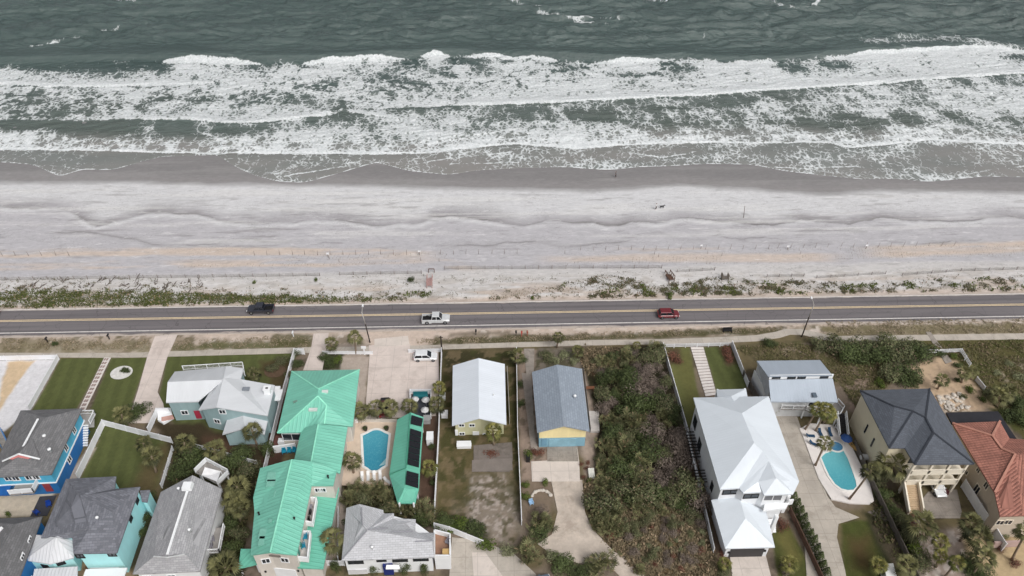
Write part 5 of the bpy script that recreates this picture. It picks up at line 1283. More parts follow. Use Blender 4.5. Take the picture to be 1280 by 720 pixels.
b = MB(); b.bar(P(1241, 681, .8), P(1275, 679, .8), .3, 1.4); H.part(b, 'courtyard_wall', M('pinkish_wall', (176, 152, 146), .9))
# ================================================================== PLANTS
fan_green = foliage('palm_fronds', (30, 35, 18), (128, 126, 84)); fan_yel = foliage('palm_fronds_bright', (58, 66, 30), (146, 140, 82))
fan_dead = foliage('dead_fronds', (84, 68, 50), (150, 130, 104))
bark = M('palm_bark', (138, 122, 106), .95, .2, 2.5, 12, .5)
twig = M('twig_bark', (96, 82, 72), .95, .2, 3.0, 12)
leaf_scrub = foliage('scrub_leaves', (36, 41, 25), (118, 122, 86), (124, 108, 90), .12); leaf_dark = foliage('dark_leaves', (28, 36, 19), (92, 104, 62))
leaf_green = foliage('green_leaves', (40, 54, 20), (98, 112, 48)); leaf_grey = foliage('grey_twiggy_leaves', (70, 62, 56), (142, 128, 118))
leaf_sage = foliage('sage_leaves', (70, 76, 52), (150, 152, 116)); leaf_red = foliage('reddish_leaves', (70, 42, 34), (130, 88, 72))
leaf_palmetto = foliage('palmetto_fans', (48, 52, 32), (128, 128, 90), (134, 116, 90), .12)
def fan(b, base, az, el, pet, L, n=9, spread=1.25, mi=0, droop=.35, leaf=None):
    """one fan frond: a stalk and its spread of blades"""
    d = Vector((math.cos(az) * math.cos(el), math.sin(az) * math.cos(el), math.sin(el)))
    tip = Vector(base) + d * pet - Vector((0, 0, .10 * pet * pet))
    s = Vector((-math.sin(az), math.cos(az), 0)); u = d.cross(s) * -1
    b.add([Vector(base) + s * .02, Vector(base) - s * .02, tip - s * .02, tip + s * .02], [(0, 1, 2, 3)], mi, leaf=.8)
    lv = random.random() if leaf is None else leaf
    for i in range(n):
        a = spread * (2 * i / (n - 1) - 1); l = L * (.72 + .28 * math.cos(a)) * random.uniform(.88, 1.08)
        e = (d * math.cos(a) + s * math.sin(a)).normalized()
        w = l * .075; q = e.cross(u).normalized() * w
        m = tip + e * l * .55 - Vector((0, 0, .05 * l)); t = tip + e * l * .97 - Vector((0, 0, droop * l * random.uniform(.6, 1.3)))
        b.add([tip, m - q, t, m + q], [(0, 1, 2, 3)], mi, leaf=min(1, max(0, lv + random.uniform(-.2, .2))))
def palm_crown(kind, seed):
    random.seed(seed); b = MB()
    n = 25
    for i in range(n):
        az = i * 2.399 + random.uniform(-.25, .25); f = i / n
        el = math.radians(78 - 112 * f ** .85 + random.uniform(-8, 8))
        fan(b, (0, 0, .05 - .25 * f), az, el, random.uniform(.6, .95) * (1 - .1 * f), random.uniform(.85, 1.15), 8, .82, droop=.25 + .3 * f, leaf=.75 - .7 * f + random.uniform(-.3, .3))  # shading put into the leaf tone: top fronds lighter, low ones darker
    for i in range(12 if kind == 'shaggy' else 5):
        fan(b, (0, 0, -.3), i * 2.399 * 1.3, math.radians(random.uniform(-75, -45)), .6, .62, 7, 1.0, 1, .4)
    return b.mesh('palm_crown', [fan_yel if kind == 'bright' else fan_green, fan_dead])
CROWNS = {'sabal': [palm_crown('sabal', s) for s in (1, 2, 3)], 'shaggy': [palm_crown('shaggy', s) for s in (4, 5)], 'bright': [palm_crown('bright', s) for s in (6, 7)]}
random.seed(11)
def palm(base, crown, h, r, label, kind='sabal', name='palm_tree', group=None, dead=False):
    """base and crown centre as photo pixels, crown height and radius in metres"""
    B = P(*base); T = P(crown[0], crown[1], h)
    if (T - B).xy.length > h * .9: T.xy = B.xy + (T - B).xy.normalized() * h * .9
    t = thing(name, B, label, 'palm tree', group)
    m = MB(); pts = [B + Vector((0, 0, -.1))]; n = 6
    for i in range(1, n + 1):
        f = i / n; p = B.lerp(T, f); p.xy = B.xy + (T - B).xy * (f ** .85); pts.append(p)
    m.tube(pts, [.24] + [.17 - .03 * i / n for i in range(n)], 7); m.build('trunk', bark, t)
    c = bpy.data.objects.new('crown', random.choice(CROWNS[kind])); C.objects.link(c); c.parent = t
    c.location = T - B; s = r / 1.42; c.scale = (s, s, s * .95); c.rotation_euler = (random.uniform(-.12, .12), random.uniform(-.12, .12), random.uniform(0, 6.28))
    return t
def bush_mesh(seed, n, size, lumps=6, flat=.8, leaf=leaf_scrub, stems=True, hole=.0):
    """leaf faces spread through several uneven lumps; unit radius about 1"""
    random.seed(seed); b = MB(); L = []
    for i in range(lumps):
        a = random.uniform(0, 6.28); rr = random.uniform(.0, .62); L.append((rr * math.cos(a), rr * math.sin(a), random.uniform(.25, .75) * flat, random.uniform(.28, .55)))
    for i in range(n):
        x, y, z, r = random.choice(L); d = Vector((random.gauss(0, 1), random.gauss(0, 1), random.gauss(.25, 1))).normalized()
        p = Vector((x, y, z)) + d * r * random.uniform(.55, 1.05) ** .5 * Vector((1, 1, .8)).x
        if p.z < .02: p.z = random.uniform(.02, .2)
        nrm = (d + Vector((random.gauss(0, .5), random.gauss(0, .5), random.gauss(.3, .5)))).normalized()
        s = nrm.orthogonal().normalized(); q = nrm.cross(s); a = random.uniform(0, 6.28)
        s, q = s * math.cos(a) + q * math.sin(a), q * math.cos(a) - s * math.sin(a)
        w = size * random.uniform(.6, 1.3)
        b.add([p - s * w, p - q * w * .45, p + s * w, p + q * w * .45], [(0, 1, 2, 3)], 0)
    if stems:
        for x, y, z, r in L: b.tube([(x * .2, y * .2, 0), (x * .7, y * .7, z * .6), (x, y, z)], [.05, .035, .015], 5, 1)
    return b.mesh('bush', [leaf, twig])
def palmetto_mesh(seed, n=26, leaf=leaf_palmetto):
    random.seed(seed); b = MB()
    for i in range(n):
        a = random.uniform(0, 6.28); r = random.uniform(0, .55)
        fan(b, (r * math.cos(a), r * math.sin(a), random.uniform(.05, .35)), random.uniform(0, 6.28), math.radians(random.uniform(15, 80)), random.uniform(.25, .45), random.uniform(.32, .46), 8, 1.35, 0, .25)
    return b.mesh('palmetto', [leaf])
BUSH = {'scrub': [bush_mesh(s, 1900, .058, 10, .9) for s in (21, 22, 23)], 'dark': [bush_mesh(s, 1900, .058, 10, .9, leaf_dark) for s in (24, 25)],
        'green': [bush_mesh(s, 560, .09, 6, .8, leaf_green) for s in (26, 27)], 'grey': [bush_mesh(s, 1500, .045, 10, .85, leaf_grey) for s in (28, 29)],
        'sage': [bush_mesh(s, 900, .065, 8, .7, leaf_sage) for s in (30, 31)], 'red': [bush_mesh(s, 420, .08, 5, .7, leaf_red) for s in (32,)],
        'palmetto': [palmetto_mesh(s, 40) for s in (33, 34, 35)], 'cone': None}
random.seed(13)
def bush(px, py, r, kind, label=None, h=None, name='shrub', group=None, cat='shrub', world_xy=None, scale=None):
    o = bpy.data.objects.new(name, random.choice(BUSH[kind])); C.objects.link(o)
    o.location = P(px, py) if world_xy is None else Vector((*world_xy, 0))
    o.scale = scale or (r * random.uniform(.9, 1.1), r * random.uniform(.9, 1.1), (h or r * .9))
    o.rotation_euler.z = random.uniform(0, 6.28)
    return tag(o, label, cat, group)

# ---- palms, surveyed one by one
S_, Y_, G_ = 'shaggy', 'bright', 'sabal'
for a in [
    ((153, 527), (152, 518), 1.8, 1.6, 'small shaggy palm at the foot of the long left driveway', S_),
    ((183, 563), (179, 554), 2.6, 1.5, 'shaggy palm on the walled lawn, the upper of the pair', S_),
    ((195, 590), (189, 570), 4.0, 1.7, 'shaggy palm on the walled lawn, the lower of the pair with leaning trunk', S_),
    ((231, 567), (230, 553), 2.8, 1.8, 'palm between the walled lawn and the dark thicket behind the grey gable house', G_),
    ((271, 578), (268, 562), 3.4, 1.9, 'palm with dry skirt just above the white shade sail', S_),
    ((321, 556), (315, 538), 4.6, 1.6, 'palm with clear slender trunk in front of the sage green house', G_),
    ((297, 628), (296, 608), 5.0, 2.0, 'palm beside the grey gable house, top one of three in a row', S_),
    ((296, 645), (291, 625), 5.0, 1.9, 'palm beside the grey gable house, middle one of three in a row', S_),
    ((300, 652), (299, 634), 4.4, 1.7, 'palm beside the grey gable house, lowest of three in a row', S_),
    ((283, 722), (281, 709), 3.6, 2.3, 'broad palm at the bottom between the grey gable house and green roof', S_),
    ((318, 474), (317, 467), 1.4, 1.3, 'low palm on the lawn right behind the sage green house', S_),
    ((413, 440), (414, 430), 2.4, 1.4, 'short palm beside the narrow drive behind the green roof', S_),
    ((445, 442), (443, 421), 5.0, 1.4, 'tall dark palm beside the left street lamp', G_),
    ((451, 525), (450, 513), 2.8, 1.5, 'palm at the left end of the row below the parking lot', S_),
    ((472, 522), (469, 509), 3.2, 1.5, 'palm second from the left in the row below the parking lot', G_),
    ((489, 522), (488, 508), 3.2, 1.5, 'palm half hiding the dark red car at the parking lot', G_),
    ((513, 519), (512, 507), 2.8, 1.5, 'palm at the tip of the solar panel pavilion', G_),
    ((549, 493), (549, 484), 2.4, 1.3, 'yellowish palm on the fence line, upper of two by the small patio', Y_),
    ((548, 514), (546, 505), 2.4, 1.5, 'palm on the fence line, lower of two by the small patio', S_),
    ((442, 591), (440, 575), 3.4, 1.6, 'palm between the green building and the pool deck corner', G_),
    ((541, 597), (537, 584), 3.2, 1.4, 'yellow green palm between the solar pavilion and long white fence', Y_),
    ((411, 693), (416, 674), 4.2, 1.9, 'palm at the edge of the lower green porch roof', G_),
    ((617, 556), (616, 538), 4.4, 1.5, 'yellowish palm in front of the white roofed house', Y_),
    ((645, 455), (645, 444), 2.6, 1.5, 'brown shaggy palm by the path between the two gable roofs', S_),
    ((696, 434), (698, 421), 3.2, 1.2, 'slim palm standing on the verge above the blue grey roof', G_),
    ((722, 447), (722, 439), 1.8, 1.3, 'low brown palm at the edge of the brown scrub corner', S_),
    ((796, 437), (796, 432), 1.2, .9, 'small dried palm at the top of the scrub lot', S_),
    ((971, 514), (970, 508), 1.6, .9, 'small bright palm beside the raised front deck', Y_),
    ((1006, 537), (1022, 511), 7.0, 1.3, 'tall leaning palm at the deck, left one of three', Y_),
    ((1019, 539), (1033, 512), 7.2, 1.4, 'tall leaning palm at the deck, middle one of three', Y_),
    ((1029, 528), (1037, 518), 5.0, 1.3, 'palm in front of the deck stairs, right one of three', Y_),
    ((1019, 582), (1032, 553), 8.2, 1.3, 'leaning palm on the left edge of the white deck, crown over the pool end', G_),
    ((1061, 624), (1089, 588), 10.5, 1.4, 'tall leaning palm at the lower right corner of the pool deck', G_),
    ((1118, 598), (1117, 580), 4.6, 2.6, 'big full palm at the corner of the cream house', G_),
    ((1108, 590), (1104, 584), 3.0, 1.6, 'smaller palm squeezed between cream house wall and pool fence', G_),
    ((1156, 670), (1150, 655), 4.2, 2.3, 'broad palm left of the gravel court below the cream house', S_),
    ((1178, 692), (1176, 676), 4.0, 1.3, 'bright green palm in the gravel, upper one', Y_),
    ((1170, 708), (1176, 694), 3.6, 1.1, 'bright green palm in the gravel, lower left one', Y_),
    ((1180, 722), (1196, 703), 5.0, 1.2, 'bright green palm in the gravel with a leaning bare trunk', Y_),
    ((1200, 676), (1215, 653), 5.6, 1.8, 'dark palm beside the white side fence of the tile house, upper', G_),
    ((1222, 690), (1225, 672), 4.4, 2.0, 'dark palm beside the white side fence of the tile house, middle', G_),
    ((1216, 718), (1230, 697), 5.2, 1.8, 'dark palm beside the white side fence of the tile house, lowest', G_),
    ((1265, 700), (1284, 664), 9.0, 1.5, 'tall leaning palm on sand at the right edge below the tile house', G_),
    ((1172, 486), (1178, 475), 3.0, 1.3, 'wind blown palm on sand behind the charcoal roof', G_),
    ((1202, 478), (1206, 465), 3.0, 1.3, 'pair of brown palms on the sand mound, left one', S_),
    ((1214, 474), (1215, 464), 2.4, 1.2, 'pair of brown palms on the sand mound, right one', S_),
    ((1246, 508), (1250, 494), 3.4, 1.8, 'green palm at the corner of the black flat roof', G_),
    ((1262, 500), (1262, 490), 2.6, 1.5, 'grey green palm next to the black flat roof, beside a bigger one', S_),
    ((907, 712), (906, 704), 2.2, 1.0, 'small palm left of the dark garage door', Y_),
    ((988, 712), (987, 704), 2.2, 1.3, 'small pale palm on the strip of lawn right of the garage', Y_),
    ((1138, 722), (1135, 706), 4.2, 1.6, 'sprawling palm with pale trunk at the bottom beside a pool fence', G_),
    ((1100, 716), (1098, 706), 2.6, 1.3, 'bright palm beside the white shed roof at the bottom', Y_),
]: palm(*a)

# ---- named shrubs
for a in [
    (175, 513, 2.4, 'dark', 'dark spreading shrub along the right edge of the front lawn', 1.3), (168, 522, 1.8, 'dark', 'low dark shrub below the spreading one on the left lawn edge', 1.0),
    (373, 443, 1.2, 'dark', 'round shrub just inside the white fence by the narrow drive', 1.2), (373, 458, 1.4, 'dark', 'dark shrub in the strip beside the narrow drive', 1.0),
    (341, 462, 1.6, 'scrub', 'shrub inside the pale ring on the sage house lawn', 1.1), (352, 454, 1.6, 'scrub', 'shrub between the ringed bed and the white fence', 1.0), (362, 470, 1.4, 'scrub', 'shrub against the white fence beside green roof', 1.1),
    (408, 448, 1.6, 'dark', 'leafy green bed shrub right of the narrow drive', .9), (421, 452, 1.6, 'green', 'green bed shrub behind the green roof', .9), (415, 457, 1.5, 'dark', 'dark bed shrub behind the green roof corner', .9),
    (336, 566, 1.9, 'dark', 'round dark bush at the end of the white fence by the brick terrace', 2.2),
    (243, 580, 3.2, 'dark', 'dark tangled bush right of the walled lawn', 2.0), (228, 590, 2.4, 'dark', 'dark tangled bush behind the grey gable house', 1.6), (295, 580, 3.0, 'dark', 'dark bush right of the white shade sail', 2.0), (312, 592, 2.4, 'scrub', 'brownish bush beside the green roof corner', 2.0), (305, 570, 2.4, 'dark', 'dark bush below the wire fence of the sage house', 1.6),
    (287, 660, 1.8, 'dark', 'dark bush between the side deck and green roof', 1.8), (302, 672, 2.0, 'scrub', 'scrubby bush against the green porch roof', 1.8), (290, 690, 2.2, 'dark', 'dark bush below the side deck of the grey house', 2.0), (270, 706, 2.2, 'scrub', 'scrubby bush at the corner of the grey gable roof', 2.0), (304, 704, 1.6, 'green', 'fern green bush under the small porch roof', 1.2),
    (437, 628, 2.2, 'palmetto', 'palmetto clump at left end of the hedge above the silver roof', 2.2), (447, 616, 2.4, 'palmetto', 'palmetto clump second along the hedge below the pool', 2.4), (460, 622, 2.6, 'palmetto', 'palmetto clump third along the hedge below the pool', 2.6), (473, 618, 2.5, 'palmetto', 'palmetto clump fourth along the hedge below the pool', 2.5), (484, 626, 2.3, 'palmetto', 'palmetto clump at right end of the hedge below the pool', 2.4),
    (455, 630, 2.4, 'scrub', 'dark hedge bush touching the silver roof gable', 2.0), (486, 637, 2.0, 'scrub', 'hedge bush touching the stepped silver roof', 1.8), (502, 640, 2.4, 'palmetto', 'palmetto clump below the tip of the solar pavilion', 2.6), (520, 638, 2.2, 'palmetto', 'palmetto clump right of the solar pavilion tip', 2.4), (535, 644, 2.8, 'palmetto', 'large palmetto clump at the end of the long white fence', 2.6), (527, 652, 1.8, 'dark', 'dark bush under the large palmetto by the long white fence', 1.4),
    (556, 655, 2.2, 'dark', 'dark bush above the white fence run at the roof deck', 1.0), (575, 660, 2.4, 'green', 'dark green bush midway along the fence by the grassy lot', 1.0), (592, 665, 2.2, 'dark', 'bush at the sandy patch edge along the fence', 1.0), (607, 682, 2.0, 'green', 'bright green bush at the head of the curved drive', 1.3), (632, 690, 1.8, 'sage', 'silvery agave like shrub beside the curved drive', 1.3),
    (662, 696, 2.9, 'palmetto', 'big palmetto mound right of the curved concrete drive', 2.6), (676, 660, 2.6, 'palmetto', 'tall shaggy mound left of the shell path', 2.8), (676, 645, 2.0, 'grey', 'brown topped shrub above the shaggy mound by the shell path', 2.4), (678, 668, 2.2, 'dark', 'dark skirt of leaves under the shaggy mound', 1.4), (657, 625, 1.1, 'green', 'green strip of shrub inside the white fence by the rocks', 1.4), (657, 610, 1.0, 'green', 'small shrub inside the white fence above the rocks', 1.2),
    (660, 572, 1.2, 'green', 'fresh green shrub left of the blue garage', 1.4), (675, 567, 1.3, 'red', 'reddish grass clump left of the blue garage', .9), (668, 566, 1.0, 'red', 'reddish clump beside the green shrub left of blue garage', .9), (681, 605, .9, 'green', 'yellow green tuft at the rock ring', .9),
    (703, 708, 2.4, 'dark', 'dark bush at the bottom left of the shell path mouth', 1.6), (690, 698, 1.6, 'sage', 'grey green spiky bush left of the shell path mouth', 1.4), (725, 715, 2.0, 'dark', 'dark bush at the bottom between two palmetto mounds', 1.4), (755, 706, 2.9, 'palmetto', 'large palmetto mound at the bottom of the shell path', 2.8), (742, 714, 2.2, 'palmetto', 'lower palmetto mound at the bottom of the shell path', 2.2), (800, 716, 1.4, 'palmetto', 'small dark palmetto at the bottom edge by the path', 1.4),
    (737, 602, .8, 'green', 'bright green tuft beside the white planter box', .6), (651, 482, .9, 'dark', 'dark shrub inside the fence left of the blue grey roof, upper', 1.0), (651, 506, .9, 'dark', 'dark shrub inside the fence left of the blue grey roof, lower', 1.2), (654, 452, 1.1, 'dark', 'dark shrub at the head of the fence by the brown palm', 1.0),
    (684, 447, 1.8, 'scrub', 'mixed shrub behind the blue grey roof', 1.0), (705, 446, 2.0, 'sage', 'silvery shrub behind the blue grey roof', 1.0), (716, 452, 1.7, 'sage', 'pale shrub at the top right corner of the blue grey roof', 1.0), (694, 452, 1.6, 'sage', 'pale low shrub touching the ridge of the blue grey roof', .9),
    (838, 446, 1.9, 'red', 'reddish brown shrub in the top corner of the left white fenced lawn', 1.1), (846, 452, 1.4, 'red', 'smaller reddish shrub on the left white fenced lawn', .9), (908, 440, 2.0, 'red', 'reddish brown shrub in the corner of the right white fenced lawn', 1.2), (912, 450, 1.3, 'red', 'smaller reddish shrub on the right white fenced lawn', 1.0),
    (961, 431, 1.8, 'dark', 'dark shrub on the path edge left of the right street lamp', 1.2), (978, 660, 1.4, 'red', 'reddish shrub by the white house entry', 1.0), (972, 652, 1.1, 'red', 'small dark red shrub by the entry stairs', .9), (981, 716, 1.6, 'grey', 'grey brown shrub at the bottom of the narrow lawn', 1.2), (905, 716, 1.6, 'scrub', 'scrub bush beside the garage at the bottom', 1.2), (903, 692, .9, 'red', 'reddish shrub by the garage corner', .7),
    (1025, 436, 2.6, 'scrub', 'sea grape thicket mound nearest the lamp', 1.4), (1045, 440, 3.0, 'scrub', 'sea grape mound left in the thicket below the path', 1.8), (1060, 445, 3.0, 'dark', 'dark sea grape mound in the thicket, second', 1.9), (1078, 440, 3.2, 'scrub', 'sea grape mound in the thicket, third', 1.9), (1090, 447, 3.0, 'dark', 'dark sea grape mound in the middle of the thicket', 2.0), (1108, 440, 3.2, 'scrub', 'sea grape mound in the thicket, fifth', 2.0), (1126, 446, 3.4, 'scrub', 'sea grape mound in the thicket, sixth', 2.2), (1146, 446, 3.0, 'dark', 'dark sea grape mound at the right end of the thicket', 2.0), (1140, 436, 2.6, 'scrub', 'sea grape mound at the thicket end near the white rail fence', 1.4), (1070, 452, 2.2, 'dark', 'low dark mound at the lower edge of the thicket', 1.4),
    (1112, 472, 2.8, 'scrub', 'sea grape mound behind the charcoal roof, left', 1.8), (1128, 470, 3.0, 'dark', 'dark sea grape mound behind the charcoal roof, right', 1.9), (1118, 462, 2.4, 'scrub', 'sea grape mound behind the charcoal roof, back', 1.6), (1100, 480, 1.6, 'green', 'green shrub touching the charcoal roof corner', 1.0), (1140, 478, 2.0, 'dark', 'low shrub between charcoal roof and the sand', 1.4), 
    (1176, 444, 1.2, 'dark', 'small shrub on the sand below the white rail fence', .7), (1196, 458, 1.2, 'dark', 'shrub left of the brown palm pair', .7), (1196, 476, .9, 'dark', 'small tuft in the middle of the sand mound', .6), (1212, 488, 1.5, 'green', 'green shrub on the lower sand mound', .8), (1228, 500, 1.2, 'green', 'low shrub at the sand mound edge', .7), (1203, 496, .9, 'dark', 'tuft at the rock pile', .6), (1190, 446, 1.2, 'green', 'low shrub beside the rail fence', .7), (1235, 494, 1.6, 'scrub', 'scrub bush left of the green palm at the flat roof', 1.2), (1270, 508, 2.6, 'dark', 'dark bush at the right edge above the flat roof', 1.8), (1276, 528, 2.4, 'dark', 'dark bush between flat roof and the right edge', 1.8), (1262, 520, 2.2, 'dark', 'dark bush hugging the flat roof side', 1.4), (1278, 474, 2.0, 'sage', 'grey green shrub on the grassy slope at the right edge', 1.0), (1262, 456, 1.4, 'sage', 'small sage clump on the grassy slope', .7), (1245, 466, 1.2, 'sage', 'small pale clump on the grassy slope left', .6),
    (1098, 605, 1.4, 'scrub', 'bush at the pool fence by the cream wall', 1.2), (1103, 620, 1.8, 'dark', 'dark bush left of the cream stairs', 1.3), (1116, 640, 1.8, 'dark', 'dark bush below the cream stairs', 1.2), (1125, 655, 2.0, 'scrub', 'scrub bush along the pool fence, upper', 1.6), (1132, 672, 2.2, 'scrub', 'scrub bush along the pool fence, middle', 1.7), (1140, 690, 2.2, 'green', 'bush along the pool fence, lower', 1.8), (1150, 706, 2.4, 'scrub', 'large bush beside the pale trunk at the bottom', 1.8), (1140, 652, 1.5, 'red', 'reddish brown shrub beside the broad gravel palm', 1.4),
    (1212, 705, 2.2, 'dark', 'blue green spiky bush at the bottom right', 1.4), (1222, 716, 2.2, 'dark', 'dark bush at the bottom under the lowest dark palm', 1.4), (1250, 686, 1.2, 'red', 'rusty shrub on sand below the courtyard wall', .8), (1269, 706, 1.2, 'red', 'rusty shrub on sand at the bottom right', .9), (1250, 665, 2.0, 'dark', 'dark planting under the tile house window', .6), (1264, 666, 1.6, 'dark', 'dark planting beside the window bay of the tile house', .6),
    (463, 518, .7, 'dark', 'low shrub between the palms below the parking lot', .7), (469, 713, 1.2, 'dark', 'dark clipped shrub left of the navy entry', 2.2), (506, 712, 1.2, 'dark', 'dark clipped shrub right of the navy entry', 2.2), (531, 714, 1.1, 'dark', 'dark clipped shrub under the right hand windows', 2.2), (421, 711, 1.0, 'dark', 'dark shrub between the two building corners at the bottom', 2.0), (418, 620, 1.0, 'red', 'reddish shrub in the bed beside the green porch', .7), (417, 645, .9, 'red', 'reddish shrub midway along the green porch bed', .7), (437, 655, 1.3, 'dark', 'dark shrub at the left of the silver roof', 1.3),
    (540, 560, .8, 'dark', 'dark shrub in the mulch strip by the pavilion, upper', .9), (541, 605, .8, 'dark', 'dark shrub in the mulch strip below the yellow green palm', .9), (613, 567, 1.6, 'red', 'brown ground plant round the palm before the white roofed house', .4), (168, 640, 1.0, 'dark', 'dark shrub against the aqua wall, upper', 1.2), (183, 650, 1.3, 'dark', 'dark shrub between aqua wall and grey roof', 1.4), (178, 668, 1.2, 'dark', 'dark shrub between aqua wall and grey roof, lower', 1.2), (112, 712, .8, 'red', 'potted red shrub by the aqua house entry', 1.2), (190, 622, 1.2, 'dark', 'dark shrub behind the aqua lean-to', 1.0), (11, 645, .7, 'green', 'spiky plant on the edge of the corner roof', .8),
    (838, 372, 1.3, 'green', 'round green bush standing apart on the dune beside the walkover', 1.2), (395, 352, .7, 'green', 'small round bush alone on the white sand', .9), (515, 352, 1.0, 'dark', 'dark bush above the dune plants left of the red walkover', 1.0), (319, 355, .7, 'green', 'small green bush alone on the sand right of the bare branches', .9),
]:
    g_ = 1.25 if 'sea grape' in a[4] else 1.0
    bush(a[0], a[1], a[2] * g_, a[3], a[4], a[5] * g_ * 1.1)
# conical hedge along the drive of the white house
def cone_mesh(seed):
    random.seed(seed); b = MB()
    for i in range(520):
        z = random.random() ** 1.4; r = (1 - z * .92) * .5 * (0.75 + .35 * random.random()); a = random.uniform(0, 6.28)
        p = Vector((r * math.cos(a), r * math.sin(a), z)); d = Vector((math.cos(a), math.sin(a), .5)).normalized()
        s = d.orthogonal().normalized(); q = d.cross(s); w = .06 * random.uniform(.6, 1.3)
        b.add([p - s * w, p - q * w * .5, p + s * w, p + q * w * .5], [(0, 1, 2, 3)])
    b.tube([(0, 0, 0), (0, 0, .8)], [.04, .01], 5, 1)
    return b.mesh('hedge', [leaf_dark, twig])
BUSH['cone'] = [cone_mesh(s) for s in (41, 42)]
random.seed(43)
for i in range(11):
    t = i / 10; x = 991 + 40 * t; y = 625 + 95 * t
    bush(x, y, 1.9, 'cone', 'dark conical evergreen in the hedge between the narrow lawn and concrete drive', name='hedge_shrub', group='evergreen hedge row by the drive', scale=(2.1, 2.1, random.uniform(2.2, 3.2)))
# ---- thicket on the vacant lot: each larger plant its own
poly = [XY(*p) for p in [(745, 446), (822, 436), (857, 545), (886, 672), (880, 720), (800, 712), (765, 680), (745, 650), (742, 600), (750, 520)]]
xs_ = [p[0] for p in poly]; ys_ = [p[1] for p in poly]
pts = []; random.seed(5)
for k in range(6000):
    x = random.uniform(min(xs_), max(xs_)); y = random.uniform(min(ys_), max(ys_))
    if poly_sd(np.array([x]), np.array([y]), poly)[0] < .6: continue
    dry = float(sstep(.56, .62, vnoise(x / 8, y / 8, 700) + .22 * (x > 26)))
    lowpart = y < 66 and x > 17
    if lowpart and random.random() < .6: continue
    if min([(x - a) ** 2 + (y - b_) ** 2 for a, b_, _ in pts] or [99]) < (1.15 if lowpart else 1.75) ** 2: continue
    kind = random.choice(['grey', 'grey', 'grey', 'scrub']) if dry > .5 else random.choice(['scrub', 'dark', 'dark', 'scrub', 'palmetto', 'palmetto', 'sage'])
    if lowpart: kind = random.choice(['grey', 'sage', 'scrub', 'red'])
    pts.append((x, y, kind))
    if len(pts) > 235: break
GL = {'grey': 'grey twiggy leafless shrub in the thicket on the vacant lot', 'scrub': 'olive green shrub in the thicket on the vacant lot', 'dark': 'dark green shrub in the thicket on the vacant lot', 'palmetto': 'fan leaved palmetto in the thicket on the vacant lot', 'sage': 'pale grey green shrub in the thicket on the vacant lot', 'red': 'reddish dry shrub in the lower clearing of the vacant lot'}
for x, y, kind in pts:
    r = (random.choice((1.5, 1.8, 2.2, 2.6, 3.4)) if y > 66 or x < 17 else random.uniform(.8, 1.5)) if kind not in ('sage', 'red') else random.uniform(.6, 1.0)
    bush(0, 0, r, kind, GL[kind], r * random.uniform(.85, 1.25), 'thicket_shrub', kind + ' shrubs of the vacant lot thicket', 'shrub', (x, y))
for (x, y, r, h, l) in ((775, 602, 3.4, 3.0, 'large palmetto mound in the vacant lot, uppermost of three'), (764, 640, 2.4, 2.4, 'palmetto mound in the vacant lot, middle of three by the shell path'), (762, 660, 2.7, 2.6, 'palmetto mound in the vacant lot, lowest of three by the shell path'), (752, 655, 2.2, 2.2, 'palmetto mound touching the bend of the shell path'), (770, 474, 2.4, 2.0, 'pale palmetto mound near the top of the vacant lot'), (780, 470, 2.0, 1.8, 'second pale palmetto near the top of the vacant lot'), (764, 590, 2.4, 2.4, 'palmetto mound between the planter and the large mound')):
    bush(x, y, r, 'palmetto', l, h, 'palmetto')
    for k in range(3):
        o = bpy.data.objects.new('palmetto_clump', random.choice(BUSH['palmetto'])); C.objects.link(o); o.parent = bpy.data.objects[-1] if False else None
        p = P(x, y); a = random.uniform(0, 6.28); o.location = p + Vector((math.cos(a), math.sin(a), 0)) * r * .45; o.scale = (r * .7, r * .7, h * .8); o.rotation_euler.z = a
        tag(o, 'fan leaved side clump of a palmetto mound beside the shell path', 'palmetto', 'palmetto side clumps beside the shell path')

